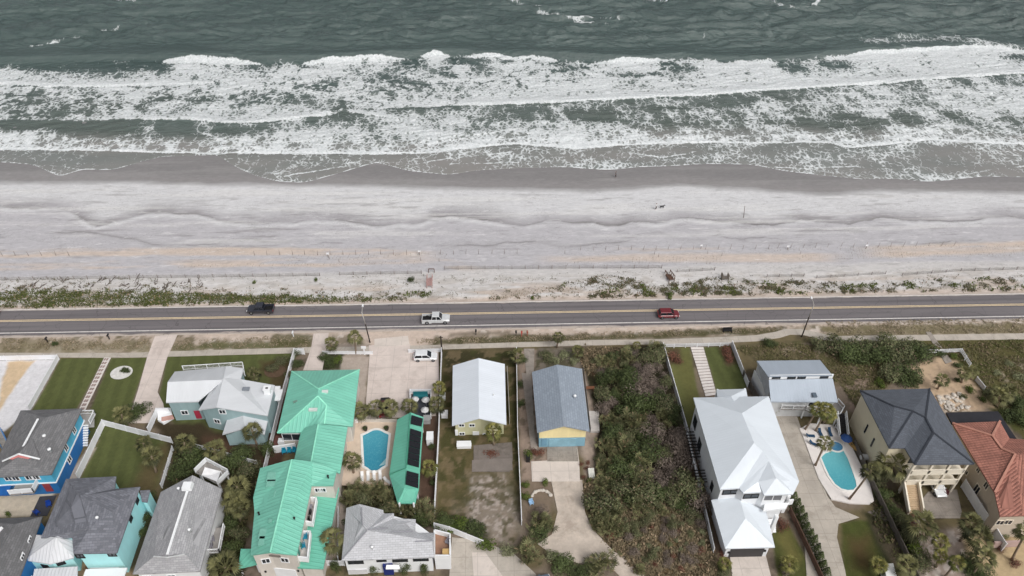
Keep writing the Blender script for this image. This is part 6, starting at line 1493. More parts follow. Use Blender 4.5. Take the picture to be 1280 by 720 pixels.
# ---- ground plants nobody could count: one object per stretch
def scatter(name, density, n, box, size, mats, leafs, tall=1.0, pals=None, seed=1, upright=.4):
    """n small leafy tufts spread where density(x, y) allows"""
    rr = np.random.default_rng(seed); x0, x1, y0, y1 = box
    x = rr.uniform(x0, x1, n * 6); y = rr.uniform(y0, y1, n * 6); keep = rr.random(n * 6) < density(x, y); x = x[keep][:n]; y = y[keep][:n]
    n = len(x); K = leafs; vs = []; lf = []
    cx = np.repeat(x, K); cy = np.repeat(y, K); s = np.repeat(rr.uniform(.6, 1.5, n), K) * size
    px_ = cx + rr.normal(0, .55, n * K) * s; py_ = cy + rr.normal(0, .55, n * K) * s; pz = np.abs(rr.normal(.35, .3, n * K)) * s * tall
    th = rr.uniform(0, 6.28, n * K); ph_ = rr.uniform(0, upright * 3.14, n * K)
    L = s * rr.uniform(.3, .6, n * K)
    ux, uy, uz = np.cos(th) * np.cos(ph_) * L, np.sin(th) * np.cos(ph_) * L, np.sin(ph_) * L
    wx_, wy_ = -np.sin(th) * L * .4, np.cos(th) * L * .4
    V = np.stack([np.stack([px_ - ux, py_ - uy, np.maximum(.02, pz - uz)], -1), np.stack([px_ - wx_, py_ - wy_, pz], -1), np.stack([px_ + ux, py_ + uy, pz + uz], -1), np.stack([px_ + wx_, py_ + wy_, pz], -1)], 1)
    V = V.reshape(-1, 3).astype(np.float32); m = n * K
    me = bpy.data.meshes.new(name); me.vertices.add(len(V)); me.vertices.foreach_set('co', V.ravel())
    me.loops.add(4 * m); me.loops.foreach_set('vertex_index', np.arange(4 * m, dtype=np.int32)); me.polygons.add(m); me.polygons.foreach_set('loop_start', np.arange(0, 4 * m, 4, dtype=np.int32))
    me.update(calc_edges=True)
    at = me.attributes.new('leaf', 'FLOAT', 'FACE'); base = np.repeat(rr.random(n), K) * .6 + rr.random(m) * .4; at.data.foreach_set('value', base.astype(np.float32))
    me.materials.append(mats); o = bpy.data.objects.new(name, me); C.objects.link(o); o['kind'] = 'stuff'; return o
X0, X1 = -135, 150
def band(pts): 
    c = curve_y(pts); return c
vtop = band([(-60,366),(0,366),(150,366),(280,370),(420,374),(520,373),(600,372),(700,370),(840,368),(960,366),(1100,362),(1280,360),(1400,358)])
def d_low(x, y):      # green belt against the road
    a = sstep(117.9, 118.6, y) * (1 - sstep(-.3, .8, y - vtop(x) - 1.2 * (fbm(x / 4, y / 2, 801, 3) - .5)))
    f = sstep(.32, .5, fbm(x / 5, y / 1.5, 802, 4)) * sstep(.34, .52, fbm(x / 1.4, y / .9, 803, 3)); west = 1 - sstep(px(470, 372), px(520, 372), x)
    return a * (west * (.28 + .72 * f) + (1 - west) * .0)
scatter('dune_groundcover', d_low, 9000, (X0, X1, 117.8, 123), .42, foliage('dune_greens', (40, 50, 24), (96, 102, 56), (150, 132, 104), .10), 9, .9, seed=3)
vt2 = band([(-60,352),(0,353),(150,356),(300,362),(420,365),(520,366),(600,366),(660,364),(700,356),(740,347),(770,346),(800,354),(840,357),(890,350),(930,352),(1000,352),(1100,356),(1190,350),(1280,346),(1400,345)])
def d_mid(x, y):
    a = sstep(117.9, 118.7, y) * (1 - sstep(-.5, .5, y - vt2(x) - 1.0 * (fbm(x / 3, y / 2, 811, 3) - .5)))
    f = sstep(.50, .60, fbm(x / 3.2, y / 1.1, 812, 4)) * sstep(.47, .60, fbm(x / 1.1, y / .8, 813, 3)); east = sstep(px(560, 368), px(640, 368), x)
    gap = 1 - np.exp(-((x - px(550, 360)) / 2.2) ** 2)
    return a * gap * (.05 + f * 1.0) * (.30 + .7 * east) * (1 - .55 * sstep(px(900, 362), px(1040, 362), x))
scatter('dune_scrub', d_mid, 42000, (X0, X1, 117.8, 127), .36, foliage('dune_scrub_leaves', (38, 40, 26), (112, 110, 82), (128, 108, 92), .18), 9, .9, seed=4)
def d_clump(x, y):
    a = sstep(118.0, 118.6, y) * (1 - sstep(-.2, .8, y - vt2(x) + .4)); return a * sstep(.63, .69, fbm(x / 3.5, y / 2.0, 821, 3)) * sstep(px(430, 370), px(520, 370), x)
scatter('dune_bushes', d_clump, 2200, (X0, X1, 117.8, 126), .5, foliage('dune_bush_leaves', (42, 52, 24), (96, 104, 52)), 11, 1.1, seed=5)
def d_sprig(x, y):
    c = band([(-60, 348), (400, 345), (530, 343), (830, 338), (1000, 346), (1280, 338), (1400, 337)])
    return (y < c(x) - .4) * (y > 118.5) * (.05 + .5 * sstep(.55, .68, fbm(x / 6, y / 2, 831, 3)))
scatter('beach_sprigs', d_sprig, 5000, (X0, X1, 118, 128), .26, foliage('sprig_leaves', (66, 68, 46), (120, 116, 88)), 5, 1.2, seed=6)
# planted rows of sea oats seedlings
rr = np.random.default_rng(9); b = MB()
for (xa, xb, ya, yb, dx, dy) in ((955, 1275, 306, 325, .62, .55), (190, 520, 326, 335, .7, .55), (360, 560, 316, 326, .8, .6), (700, 960, 319, 333, .75, .6)):
    p0 = P(xa, yb); p1 = P(xb, ya); y = p0.y
    while y < p1.y:
        x = p0.x
        while x < p1.x:
            if vnoise(x / 9, y / 2, 77) > .35 and rr.random() < .75:
                cx, cy = x + rr.normal(0, .05) + (y - p0.y) * .25, y + rr.normal(0, .05); s = .17 * rr.uniform(.6, 1.3); a = rr.uniform(0, 3.1)
                b.add([(cx - s * math.cos(a) * .3, cy, .0), (cx + s * math.cos(a) * .3, cy, .0), (cx + .12, cy + s, .34)], [(0, 1, 2)])
            x += dx
        y += dy
o = b.build('beach_grass_seedlings', foliage('seedling_leaves', (96, 92, 76), (150, 140, 118))); o['kind'] = 'stuff'
# rough grass in the scrub, verge and unmown plots
def plots(polys):
    pp = [[XY(*q) for q in p] for p in polys]
    def f(x, y):
        m = np.zeros(x.shape, bool)
        for p in pp: m |= poly_sd(x, y, p) > .1
        return m * (.25 + .75 * sstep(.42, .6, fbm(x / 2.5, y / 2.5, 841, 3)))
    return f
scatter('rough_grass', plots([[(722, 436), (780, 436), (770, 462), (735, 470)], [(775, 645), (855, 620), (893, 690), (900, 735), (810, 730)], [(730, 600), (760, 600), (860, 715), (800, 718), (740, 660)]]), 6500, (12, 45, 52, 105), .45, foliage('rough_grass_blades', (66, 60, 44), (138, 124, 98), (150, 130, 106), .2), 8, 1.0, seed=11)
scatter('rough_grass', plots([[(918, 434), (1010, 428), (1140, 428), (1150, 440), (1075, 520), (1050, 480), (945, 450)], [(1150, 430), (1330, 422), (1380, 530), (1290, 552), (1235, 500), (1205, 455)]]), 7000, (45, 130, 78, 106), .32, foliage('rough_grass_blades_green', (62, 64, 36), (118, 112, 76), (128, 110, 92), .2), 7, .8, seed=12)
scatter('rough_grass', plots([[(0, 424), (188, 424), (188, 437), (0, 438)], [(218, 426), (386, 419), (386, 434), (218, 438)], [(520, 424), (640, 419), (980, 408), (980, 414), (640, 429), (522, 430)], [(1030, 402), (1280, 398), (1330, 416), (1120, 418), (1050, 418)]]), 4200, (-110, 125, 104, 112), .26, foliage('verge_grass_blades', (88, 82, 58), (150, 138, 112), (170, 152, 134), .25), 6, .6, seed=13)
scatter('rough_grass', plots([[(218, 556), (330, 592), (312, 640), (300, 718), (255, 718), (286, 605), (205, 622)], [(1090, 600), (1125, 620), (1150, 700), (1130, 730), (1094, 660)], [(545, 640), (560, 642), (608, 668), (600, 676), (548, 652)], [(428, 606), (498, 606), (542, 645), (480, 640), (436, 628)]]), 3500, (-75, 95, 52, 88), .5, foliage('undergrowth_leaves', (34, 38, 22), (84, 84, 50), (96, 80, 62), .12), 9, .9, seed=14)
# bare branches lying on the sand
br = MB(); random.seed(17)
for i in range(46):
    x = random.uniform(20, 255); y = random.uniform(352, 364)
    if i < 12: x = random.uniform(160, 255); y = random.uniform(357, 370)
    p = P(x, y, .05); a = random.uniform(.3, 2.6); L = random.uniform(.8, 2.6)
    q = p + Vector((math.cos(a) * L, math.sin(a) * L, random.uniform(.1, .7))); br.bar(p, q, .09)
    for k in range(3):
        t = random.uniform(.3, .8); m = p.lerp(q, t); a2 = a + random.uniform(-1, 1); br.bar(m, m + Vector((math.cos(a2), math.sin(a2), .3)) * L * .4, .06)
o = br.build('brushwood', M('dead_wood', (96, 88, 80), .95, .2)); o['kind'] = 'stuff'
# ================================================================== FENCES, POOLS, FURNITURE, VEHICLES, PEOPLE
post_w = M('vinyl_white', (228, 229, 232), .5, .04, 1.0); wood_g = M('weathered_wood', (120, 112, 104), .95, .2, 2.0, 10); wood_b = M('brown_wood', (98, 74, 62), .9, .2, 2.0, 10)
def fence(pts, h, label, mat=None, kind='solid', step=2.4, name='fence', zb=.04):
    """one run of fence along photo pixels on the ground"""
    mat = mat or post_w; w = [P(*q) for q in pts]; t = thing(name, w[0], label, 'fence')
    m = MB(); up = Vector((0, 0, 1)); first = None
    def one_post(p):
        nonlocal first
        if first is None:
            b = MB(); b.box((w[0].x, w[0].y, w[0].z + h / 2), (.13, .13, h + .12)); first = b.build('post', mat, t); o = first
        else: o = first.copy(); C.objects.link(o); o.parent = t
        o.location = p - w[0]
    for a, c in zip(w[:-1], w[1:]):
        L = (c - a).length; n = max(1, round(L / step))
        if kind == 'solid':
            m.bar(a + up * (h * .5), c + up * (h * .5), .045, h * .88); m.bar(a + up * (h * .96), c + up * (h * .96), .10, .08); m.bar(a + up * .1, c + up * .1, .10, .08)
        elif kind == 'rail':
            for f in (.35, .68, .97): m.bar(a + up * (h * f), c + up * (h * f), .06, .13)
        elif kind == 'picket':
            for f in (.25, .85): m.bar(a + up * (h * f), c + up * (h * f), .05, .08)
            k = int(L / .2)
            for i in range(k): p = a.lerp(c, (i + .5) / k); m.bar(p + up * zb, p + up * h, .09, .03)
        elif kind == 'slat':
            for f in (.3, .8): m.bar(a + up * (h * f), c + up * (h * f), .025)
            k = int(L / .24)
            for i in range(k):
                p = a.lerp(c, (i + .5) / k); m.bar(p + up * zb, p + up * h * random.uniform(.85, 1.05) + Vector((random.uniform(-.05, .05), random.uniform(-.05, .05), 0)), .055, .02)
        for i in range(n + 1):
            if i == 0 and a is not w[0]: continue
            one_post(a.lerp(c, i / n))
    m.build({'solid': 'panel', 'rail': 'rails', 'picket': 'pickets', 'slat': 'slats'}[kind], mat, t)
    return t
dkf = M('grey_wood_fence', (98, 92, 86), .95, .2, 2.0, 10); sandf = M('sand_fence_wood', (152, 147, 144), .95, .2, 3.0, 12)
for a in [
    ([(-25, 451), (74, 449), (38, 513)], 1.2, 'low white fence round the pale pad at the left edge', None, 'solid'),
    ([(99, 599), (131, 532), (216, 554)], 1.6, 'white vinyl fence round two sides of the walled lawn'), ([(217, 563), (203, 610)], 1.2, 'white picket fence down the right side of the walled lawn', None, 'picket'),
    ([(187, 541), (198, 517), (213, 517)], 1.5, 'short white vinyl fence by the sage house entry'), ([(246, 560), (322, 581)], 1.2, 'thin white fence across the dark thicket below the sage house', None, 'picket'),
    ([(381, 443), (369, 443), (353, 502), (329, 602)], 1.6, 'long white fence between the sage house and the green roof'), ([(404, 442.5), (466, 443)], .8, 'low white wall behind the green roof beside the left street lamp'),
    ([(511, 441), (552, 440)], .9, 'low white wall behind the parked white car'), ([(552.5, 438), (549, 540), (543.5, 642)], 1.5, 'long thin white fence between parking lot and the white roofed house'),
    ([(645.5, 441), (647, 540), (652, 656)], 1.5, 'long white fence between the white and blue grey roofed houses'), ([(828, 435), (858.5, 543), (891, 691)], 1.5, 'white fence between the vacant lot and the large white house'),
    ([(828, 435), (914, 433)], 1.0, 'white rail fence along the path above the garden walk', None, 'rail'), ([(914, 433), (934, 484)], 1.5, 'white fence on the right of the garden walk lawn'),
    ([(928, 470), (946, 502)], 1.6, 'dark grey wood fence beside the clerestory house', dkf), ([(1137, 443), (1200, 441), (1211, 459)], 1.1, 'white rail fence cornering on the sand mound', None, 'rail'), ([(1219, 476), (1229, 488)], 1.1, 'short lone white fence piece on the sand mound', None, 'solid'),
    ([(1066, 556), (1088, 606), (1146, 728)], 1.5, 'grey wood fence between the pool and the cream house', dkf), ([(1201, 609), (1251, 689)], 2.2, 'tall white board fence between the cream and tile houses'), ([(986, 640), (1026, 726)], 1.4, 'brown wood fence between narrow lawn and conical hedge', wood_b),
    ([(543, 660), (562, 665), (604, 682)], 1.5, 'white fence crossing below the grassy lot to the curved drive'), ([(404, 707), (431, 707)], 1.4, 'short white fence between the green porch and silver roofed house'), ([(441, 528), (496, 528)], .9, 'low cream wall along the top of the pool deck', cream, 'solid'),
    ([(513, 523), (513, 492), (539, 492), (539, 523)], 1.2, 'white fence round the small dark patio by the parking lot'), ([(424, 612), (423, 700)], 1.2, 'white picket fence along the path beside the silver roof', None, 'picket'), ([(519, 606), (518, 640)], 1.2, 'short white picket fence below the solar pavilion', None, 'picket'),
]: fence(*a)
for a in [([(-60, 352), (60, 350), (110, 349), (250, 347.5), (400, 345.5)], 'grey slatted sand fence, longest one, at the left'), ([(425, 344.5), (527, 342.5)], 'grey slatted sand fence left of the red walkover'), ([(556, 337), (690, 336), (827, 335.5)], 'long grey slatted sand fence right of the red walkover'),
          ([(846, 341.5), (893, 338.5)], 'short grey slatted sand fence beside the brown walkover'), ([(958, 347.5), (1004, 346.5)], 'short faint sand fence among dune plants'), ([(1020, 349), (1106, 343.5)], 'grey slatted sand fence right of the middle, tilted'), ([(1127, 345.5), (1200, 340), (1340, 336)], 'grey slatted sand fence running off the right edge')]:
    fence(a[0], 1.0, a[1], sandf, 'slat', 3.0, 'sand_fence')
# ---- posts standing in a row on the upper beach
pb = MB(); pb.tube([(0, 0, -.2), (0, 0, 1.25)], [.045, .038], 6); pm_ = pb.mesh('beach_post', M('post_wood', (140, 130, 122), .95, .2, 2.0, 10))
def post_row(x0, x1, y0, y1, n, label, grp):
    for i in range(n):
        t = i / max(1, n - 1); x = x0 + (x1 - x0) * t; y = y0 + (y1 - y0) * t
        o = bpy.data.objects.new('beach_post', pm_); C.objects.link(o); o.location = P(x + random.uniform(-.6, .6), y + random.uniform(-.3, .3)); o.rotation_euler = (random.uniform(-.06, .06), random.uniform(-.02, .12), 0); o.scale.z = random.uniform(.9, 1.15)
        tag(o, label, 'post', grp)
post_row(-30, 86, 320, 319.5, 8, 'thin grey post in the leaning row at the left end of the beach', 'posts at the left end of the beach')
post_row(318, 524, 319, 318, 14, 'thin grey post in the row on orange sand left of the walkover', 'posts left of the red walkover')
post_row(551, 646, 318, 317, 7, 'thin grey post in the row just right of the beach gate frame', 'posts right of the gate frame')
post_row(726, 960, 313, 311, 16, 'thin grey post in the row behind the red walkover toward the right', 'posts in the middle right row')
post_row(972, 1192, 310, 307.5, 15, 'thin grey post in the row above the seedling rows at the right', 'posts above the seedlings')
for x, y in ((412, 324), (424, 328), (526, 326), (549, 327), (706, 317), (818, 318), (823, 321), (884, 317), (902, 320), (1000, 318)):
    o = bpy.data.objects.new('beach_post', pm_); C.objects.link(o); o.location = P(x, y); o.scale.z = .8; tag(o, 'short loose post on the sand in front of the long post rows', 'post', 'loose posts on the sand')
tp_ = MB(); p = P(929.5, 272); tp_.tube([p, p + Vector((-.4, 0, 3.4))], [.08, .06], 7); tag(tp_.build('marker_pole', wood_g), 'single tall grey pole standing alone on the pale beach', 'pole')
def sign_board(px_, py_, label, h=1.2, w=.55, mat=None):
    p = P(px_, py_); t = thing('sign', p, label, 'sign'); b = MB(); b.bar(p, p + Vector((0, 0, h)), .09); b.build('post', wood_g, t)
    b = MB(); b.box((p.x, p.y - .06, p.z + h), (w, .05, w * .9)); b.build('board', mat or post_w, t); return t
sign_board(410.5, 322, 'white sign board on the orange sand left of the walkover'); sign_board(524.5, 319, 'white sign board at the beach access left of the gate frame'); sign_board(876, 311, 'small white sign in the middle right post row', 1.0, .5); sign_board(1082, 311, 'small white sign above the seedling rows', 1.0, .5); sign_board(984, 312, 'small white sign at the start of the right post row', 1.0, .5)
# gate frame and walkovers
t = thing('beach_gate', P(539, 340), 'small brown wooden frame standing on the beach access', 'frame'); a_, c_ = P(536, 341), P(543, 341)
b = MB(); b.bar(a_, a_ + Vector((0, 0, 1.1)), .13); b.bar(c_, c_ + Vector((0, 0, 1.1)), .13); b.bar(a_ + Vector((0, 0, 1.1)), c_ + Vector((0, 0, 1.1)), .14); b.build('frame_bars', wood_b, t)
def walkover(pts, w, label, mat, z0=.9, z1=.2):
    A, B = P(*pts[0]), P(*pts[1]); A.z = z0; B.z = z1; t = thing('beach_walkover', P(*pts[0]), label, 'walkover'); s = (B - A).normalized().cross(Vector((0, 0, 1))).normalized() * w / 2
    b = MB(); n = 12
    for i in range(n): p = A.lerp(B, (i + .5) / n); b.bar(p - s, p + s, (B - A).length / n * .85, .06)
    b.build('treads', mat, t)
    for k in (-1, 1):
        b = MB(); b.bar(A + s * k + Vector((0, 0, .95)), B + s * k + Vector((0, 0, .95)), .12)
        for i in range(4): p = A.lerp(B, i / 3) + s * k; b.bar(Vector((p.x, p.y, -.1)), p + Vector((0, 0, 1.05)), .13)
        b.build('handrail', mat, t)
walkover([(537, 361), (537.5, 348)], 1.1, 'reddish wooden beach stair among the dune plants', M('reddish_wood', (174, 142, 138), .9, .15, 2, 10))
walkover([(839, 354), (834, 343)], 1.1, 'brown wooden beach stair with hooped handrails', wood_b, 1.0, .2); walkover([(906, 352), (905, 346)], 1.3, 'short grey beach stair at the dune edge', wood_g, .8, .2)
# ---- street lamps, poles and verge furniture
def street_lamp(px_, py_, h, label, lean=0.0):
    p = P(px_, py_); t = thing('street_lamp', p, label, 'street lamp'); b = MB(); b.tube([p, p + Vector((lean * .5, 0, h * .62))], [.13, .11], 8); b.build('pole', M('dark_pole_wood', (52, 44, 40), .9), t)
    b = MB(); top = p + Vector((lean, 0, h)); b.tube([p + Vector((lean * .5, 0, h * .62)), top], [.10, .08], 8); b.build('mast', M('pale_mast', (168, 164, 160), .6), t)
    b = MB(); b.tube([top - Vector((0, 0, .3)), top + Vector((0, .6, .1)), top + Vector((0, 1.5, .2))], [.06, .06, .06], 6); b.build('arm', M('pale_mast', (168, 164, 160), .6), t)
    b = MB(); b.box(tuple(top + Vector((0, 1.7, .2))), (.3, .7, .18), taper=.8); b.build('lamp_head', trim_w, t)
street_lamp(462.5, 428, 8.0, 'left street lamp, beside a tall dark palm near the inn parking lot', -.6); street_lamp(1002, 421, 8.6, 'right street lamp, standing in the bend of the footpath', .2)
p = P(552.5, 440); b = MB(); b.tube([p, p + Vector((0, 0, 4.2))], [.16, .12], 8); b.bar(p + Vector((-.4, 0, 3.9)), p + Vector((.4, 0, 3.9)), .1); tag(b.build('utility_pole', M('dark_pole_wood', (52, 44, 40), .9), None, p), 'short dark utility pole at the corner of the long white fence', 'pole')
def mailbox(px_, py_, label, mat):
    p = P(px_, py_); t = thing('mailbox', p, label, 'mailbox'); b = MB(); b.box((p.x, p.y, .5), (.14, .14, 1.0)); b.build('post', mat, t); b = MB()
    b.tube([p + Vector((0, -.3, 1.15)), p + Vector((0, .3, 1.15))], [.17, .17], 10); b.build('box', mat, t)
blk = M('black_metal', (30, 30, 32), .5); mailbox(367, 420.5, 'white mailbox on the verge left of the narrow drive', post_w); mailbox(137, 424, 'black mailbox on the left verge', blk); mailbox(60, 428, 'dark mailbox at the far left of the verge', blk); mailbox(645, 420, 'black mailbox on the verge behind the blue grey roof', blk); mailbox(652, 420.5, 'red mailbox on the verge next to a black one', M('mailbox_red', (170, 70, 58), .5)); mailbox(595, 418.5, 'small dark mailbox on the verge above the white roof', blk); mailbox(659, 420, 'rusty red mailbox at the right of the three', M('mailbox_rust', (150, 84, 66), .6))
bush(69, 431, .9, 'dark', 'dark tuft of plants on the far left verge', .7); bush(665, 374, .8, 'green', 'low green bush at the road edge on the dune side', .6)
p = P(909, 415); t = thing('bench', p, 'black metal bench on the verge above the garden walk', 'bench'); b = MB(); b.box((p.x, p.y, .45), (1.8, .5, .08)); b.build('seat', blk, t); b = MB(); b.box((p.x, p.y + .25, .8), (1.8, .08, .5)); b.build('backrest', blk, t)
for dx in (-.8, .8): b = MB(); b.box((p.x + dx, p.y, .22), (.1, .5, .44)); b.build('leg', blk, t)
p = P(456, 443); t = thing('gate_sign', p, 'white post sign rising from the low white wall by the inn drive', 'sign'); b = MB(); b.box((p.x, p.y, 1.0), (.25, .25, 2.0)); b.build('post', post_w, t); b = MB(); b.box((p.x, p.y - .1, 2.0), (.9, .12, .6)); b.build('board', post_w, t)
# round planting bed
def ring(c, rx, ry, n=28): return [(c[0] + rx * math.cos(2 * math.pi * i / n), c[1] + ry * math.sin(2 * math.pi * i / n)) for i in range(n)]
o = hsheet('planting_bed', ring(XY(152, 466), 2.0, 1.7), .10, M('white_gravel', (206, 204, 200), .95, .12, 2.0, 8, .4), pix=False); 
for i, (dx, dy) in enumerate(((.0, .3), (.6, .1), (.9, .6), (.3, .8), (1.2, .2))): bush(0, 0, .55, 'dark', 'dark plant in the white gravel circle on the front lawn', .5, 'bed_plant', 'plants in the white gravel circle', 'plant', (XY(152, 466)[0] + dx, XY(152, 466)[1] + dy))
o = hsheet('planting_bed', ring(XY(344, 464), 2.0, 1.6), .07, M('mulch', (92, 74, 58), .95, .2, 2.0, 8, .4), pix=False)
hsheet('gravel_pad', [(108, 524), (118, 524), (118, 534), (107, 535)], .07, M('white_gravel', (206, 204, 200), .95, .12, 2.0, 8, .4))
# ---- pools
def pool_water(name, shallow, deep, cx, cy):
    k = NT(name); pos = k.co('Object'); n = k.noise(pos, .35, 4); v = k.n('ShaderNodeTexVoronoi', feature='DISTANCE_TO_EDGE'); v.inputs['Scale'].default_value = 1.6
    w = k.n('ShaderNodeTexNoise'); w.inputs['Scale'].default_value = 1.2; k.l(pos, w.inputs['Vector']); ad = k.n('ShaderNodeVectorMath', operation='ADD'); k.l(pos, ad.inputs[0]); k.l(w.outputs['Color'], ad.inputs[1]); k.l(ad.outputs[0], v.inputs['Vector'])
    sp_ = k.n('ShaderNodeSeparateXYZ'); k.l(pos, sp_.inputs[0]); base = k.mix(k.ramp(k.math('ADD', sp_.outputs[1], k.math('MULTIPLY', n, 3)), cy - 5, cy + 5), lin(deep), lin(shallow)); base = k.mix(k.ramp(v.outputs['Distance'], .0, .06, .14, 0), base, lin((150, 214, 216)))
    k.l(base, k.b.inputs['Base Color']); k.b.inputs['Roughness'].default_value = .06; k.b.inputs['IOR'].default_value = 1.33; k.bump(k.noise(pos, 2.2, 3), .15, .05); return k.m
def offset_poly(poly, d): return inset(poly, -d)
def pool(outline, label, wmat, dz=.10, cop=.35, steps=None):
    t = thing('swimming_pool', Vector((*outline[0], 0)), label, 'pool'); b = MB(); b.prism(outline, dz - .05, dz); b.build('water', wmat, t)
    a = sum(outline[i][0] * outline[(i + 1) % len(outline)][1] - outline[(i + 1) % len(outline)][0] * outline[i][1] for i in range(len(outline)))
    if a < 0: outline = outline[::-1]
    out = offset_poly(outline, cop); n = len(outline); b = MB()
    vs = [(*q, dz - .05) for q in outline] + [(*q, dz + .07) for q in outline] + [(*q, dz + .07) for q in out] + [(*q, dz - .08) for q in out]
    b.add(vs, [f for i in range(n) for j in ((i + 1) % n,) for f in ((i, j, n + j, n + i)[::-1], (n + i, n + j, 2 * n + j, 2 * n + i)[::-1], (2 * n + i, 2 * n + j, 3 * n + j, 3 * n + i)[::-1])]); b.build('coping', M('coping_white', (226, 224, 220), .8, .05), t)
    if steps: b = MB(); b.prism(steps, dz - .03, dz + .012); b.build('pool_steps', M('pool_step', (150, 190, 196), .4), t)
    return t
hsheet('pool_deck', [(436, 527), (498, 527), (488, 596), (498, 607), (424, 607), (431, 570)], .09, M('deck_beige', (206, 188, 170), .9, .07, .6, 5, .15, stain=((170, 150, 134), .4, .5, .4)))
w = [P(*q) for q in ((453.5, 545), (455.5, 583), (482, 582), (486, 544))]
pl1 = []
for a_, c_, bulge in ((w[0], w[1], 0), (w[1], w[2], -1.1), (w[2], w[3], 0), (w[3], w[0], 1.1)):
    if bulge == 0: pl1.append(tuple(a_[:2])); pl1.append(tuple(c_[:2]))
    else:
        for i in range(1, 10):
            t_ = i / 10; m = a_.lerp(c_, .12 + .76 * t_); pl1.append((m.x, m.y + bulge * math.sin(math.pi * t_) ** .7))
pool(pl1, 'blue rounded swimming pool between the green building and solar pavilion', pool_water('pool_blue', (82, 158, 176), (56, 134, 158), 0, 0), .12, .4, [XY(474, 583), XY(482, 581), XY(483, 573)])
hsheet('pool_deck', [(999, 537), (1012, 530), (1041, 532), (1049, 546), (1060, 550), (1087, 606), (1092, 627), (1086, 631), (1062, 630), (1039, 625), (1023, 599), (1003, 545)], .22, M('deck_white', (222, 216, 212), .85, .05, .7, 6, .1, stain=((180, 172, 166), .4, .56, .35)), thick=.25)
pts2 = [(1026, 573), (1031, 568), (1040, 565), (1053, 563.5), (1059, 574), (1064, 588), (1069, 602), (1070, 609), (1066, 613.5), (1059, 614), (1051, 612), (1043, 606), (1036, 596), (1030, 583)]
pool([XY(*q) for q in pts2], 'turquoise swimming pool on the white deck of the clerestory house', pool_water('pool_turquoise', (108, 180, 188), (76, 154, 168), 0, 0), .26, .35)
pool(ring(XY(1044, 559.5), 1.15, 1.0, 20), 'small round blue spa at the head of the turquoise pool', pool_water('spa_blue', (86, 140, 176), (60, 112, 150), 0, 0), .34, .25)
# ---- outdoor furniture
def lounger(px_, py_, rz, mat, label, group=None, z=.1, sc=.88):
    p = P(px_, py_, 0) + Vector((0, 0, z)); t = thing('sun_lounger', p, label, 'sun lounger', group); R_ = Matrix.Rotation(rz, 3, 'Z')
    def bx(c, s, nm, tilt=0):
        b = MB(); q = R_ @ Vector(c); b.box((p.x + q.x, p.y + q.y, p.z + c[2]), s, rz)
        if tilt:
            for i, v in enumerate(b.v):
                l = R_.transposed() @ (Vector(v) - p); l.z += max(0, (l.y - .3)) * .8; b.v[i] = tuple(p + R_ @ l)
        return b.build(nm, mat, t)
    t.scale = (sc, sc, sc); bx((0, -.3, .34), (.56, 1.2, .1), 'seat'); bx((0, .6, .36), (.56, .6, .1), 'backrest', 1)
    for sx in (-.22, .22):
        for sy in (-.8, .5): bx((sx, sy, .16), (.06, .06, .32), 'leg')
wl_ = M('white_plastic', (226, 226, 226), .5, .03); bl_ = M('blue_sling', (32, 66, 96), .8, .1); tl_ = M('teal_sling', (32, 126, 140), .7, .1)
for x, y, l in ((453, 598, 'white pool lounger, leftmost of four below the blue pool'), (460.5, 597.5, 'white pool lounger, second from left below the blue pool'), (468, 597, 'white pool lounger, third from left below the blue pool'), (475.5, 596.5, 'white pool lounger, rightmost of four below the blue pool')): lounger(x, y, .1, wl_, l)
lounger(484.5, 603, .9, wl_, 'white lounger turned aside near the pavilion corner')
for x, y, r_, l in ((1024.7, 544, .1, 'blue lounger on the white deck, middle of the top row'), (1036.5, 543, 0, 'blue lounger on the white deck, right of the top row'), (1011.7, 547, 1.5, 'small blue lounger at the left corner of the white deck'), (1016, 557, 1.0, 'blue lounger set askew on the left of the white deck')): lounger(x, y, r_, bl_, l, z=.23)
def umbrella(px_, py_, r, mat, label, h=2.3, z=0):
    p = P(px_, py_, 0) + Vector((0, 0, z)); t = thing('parasol', p, label, 'parasol'); b = MB(); b.tube([p, p + Vector((0, 0, h + .3))], [.04, .04], 6); b.build('pole', post_w, t)
    b = MB(); b.lathe(tuple(p), [(.02, h + .35), (r * .5, h + .15), (r, h - .2), (r * .98, h - .24), (.02, h + .25)], 8, smooth=False); b.build('canopy', mat, t)
umbrella(1054, 557, 1.0, M('navy_canvas', (34, 66, 120), .8), 'navy blue parasol at the right side of the white deck', 2.0, .2)
hsheet('patio', [(514, 493), (538, 493), (538, 522), (514, 522)], .09, M('dark_patio', (66, 68, 76), .9, .12, .8, 6))
for x, y, l in ((519.5, 507, 'white parasol on the small dark patio, left'), (533, 507.5, 'white parasol on the small dark patio, upper right'), (532, 520, 'white parasol on the small dark patio, lower right')): umbrella(x, y, .75, M('pale_canvas', (196, 196, 198), .8), l, 1.9)
p = P(526, 498); t = thing('canopy_bench', p, 'teal covered bench at the back of the small dark patio', 'bench'); b = MB(); b.box((p.x, p.y, .5), (2.6, .6, .5)); b.build('seat', M('teal_paint', (36, 110, 118), .6), t); b = MB(); b.box((p.x, p.y + .35, 1.0), (2.6, .1, .9)); b.build('backrest', M('teal_paint', (36, 110, 118), .6), t)
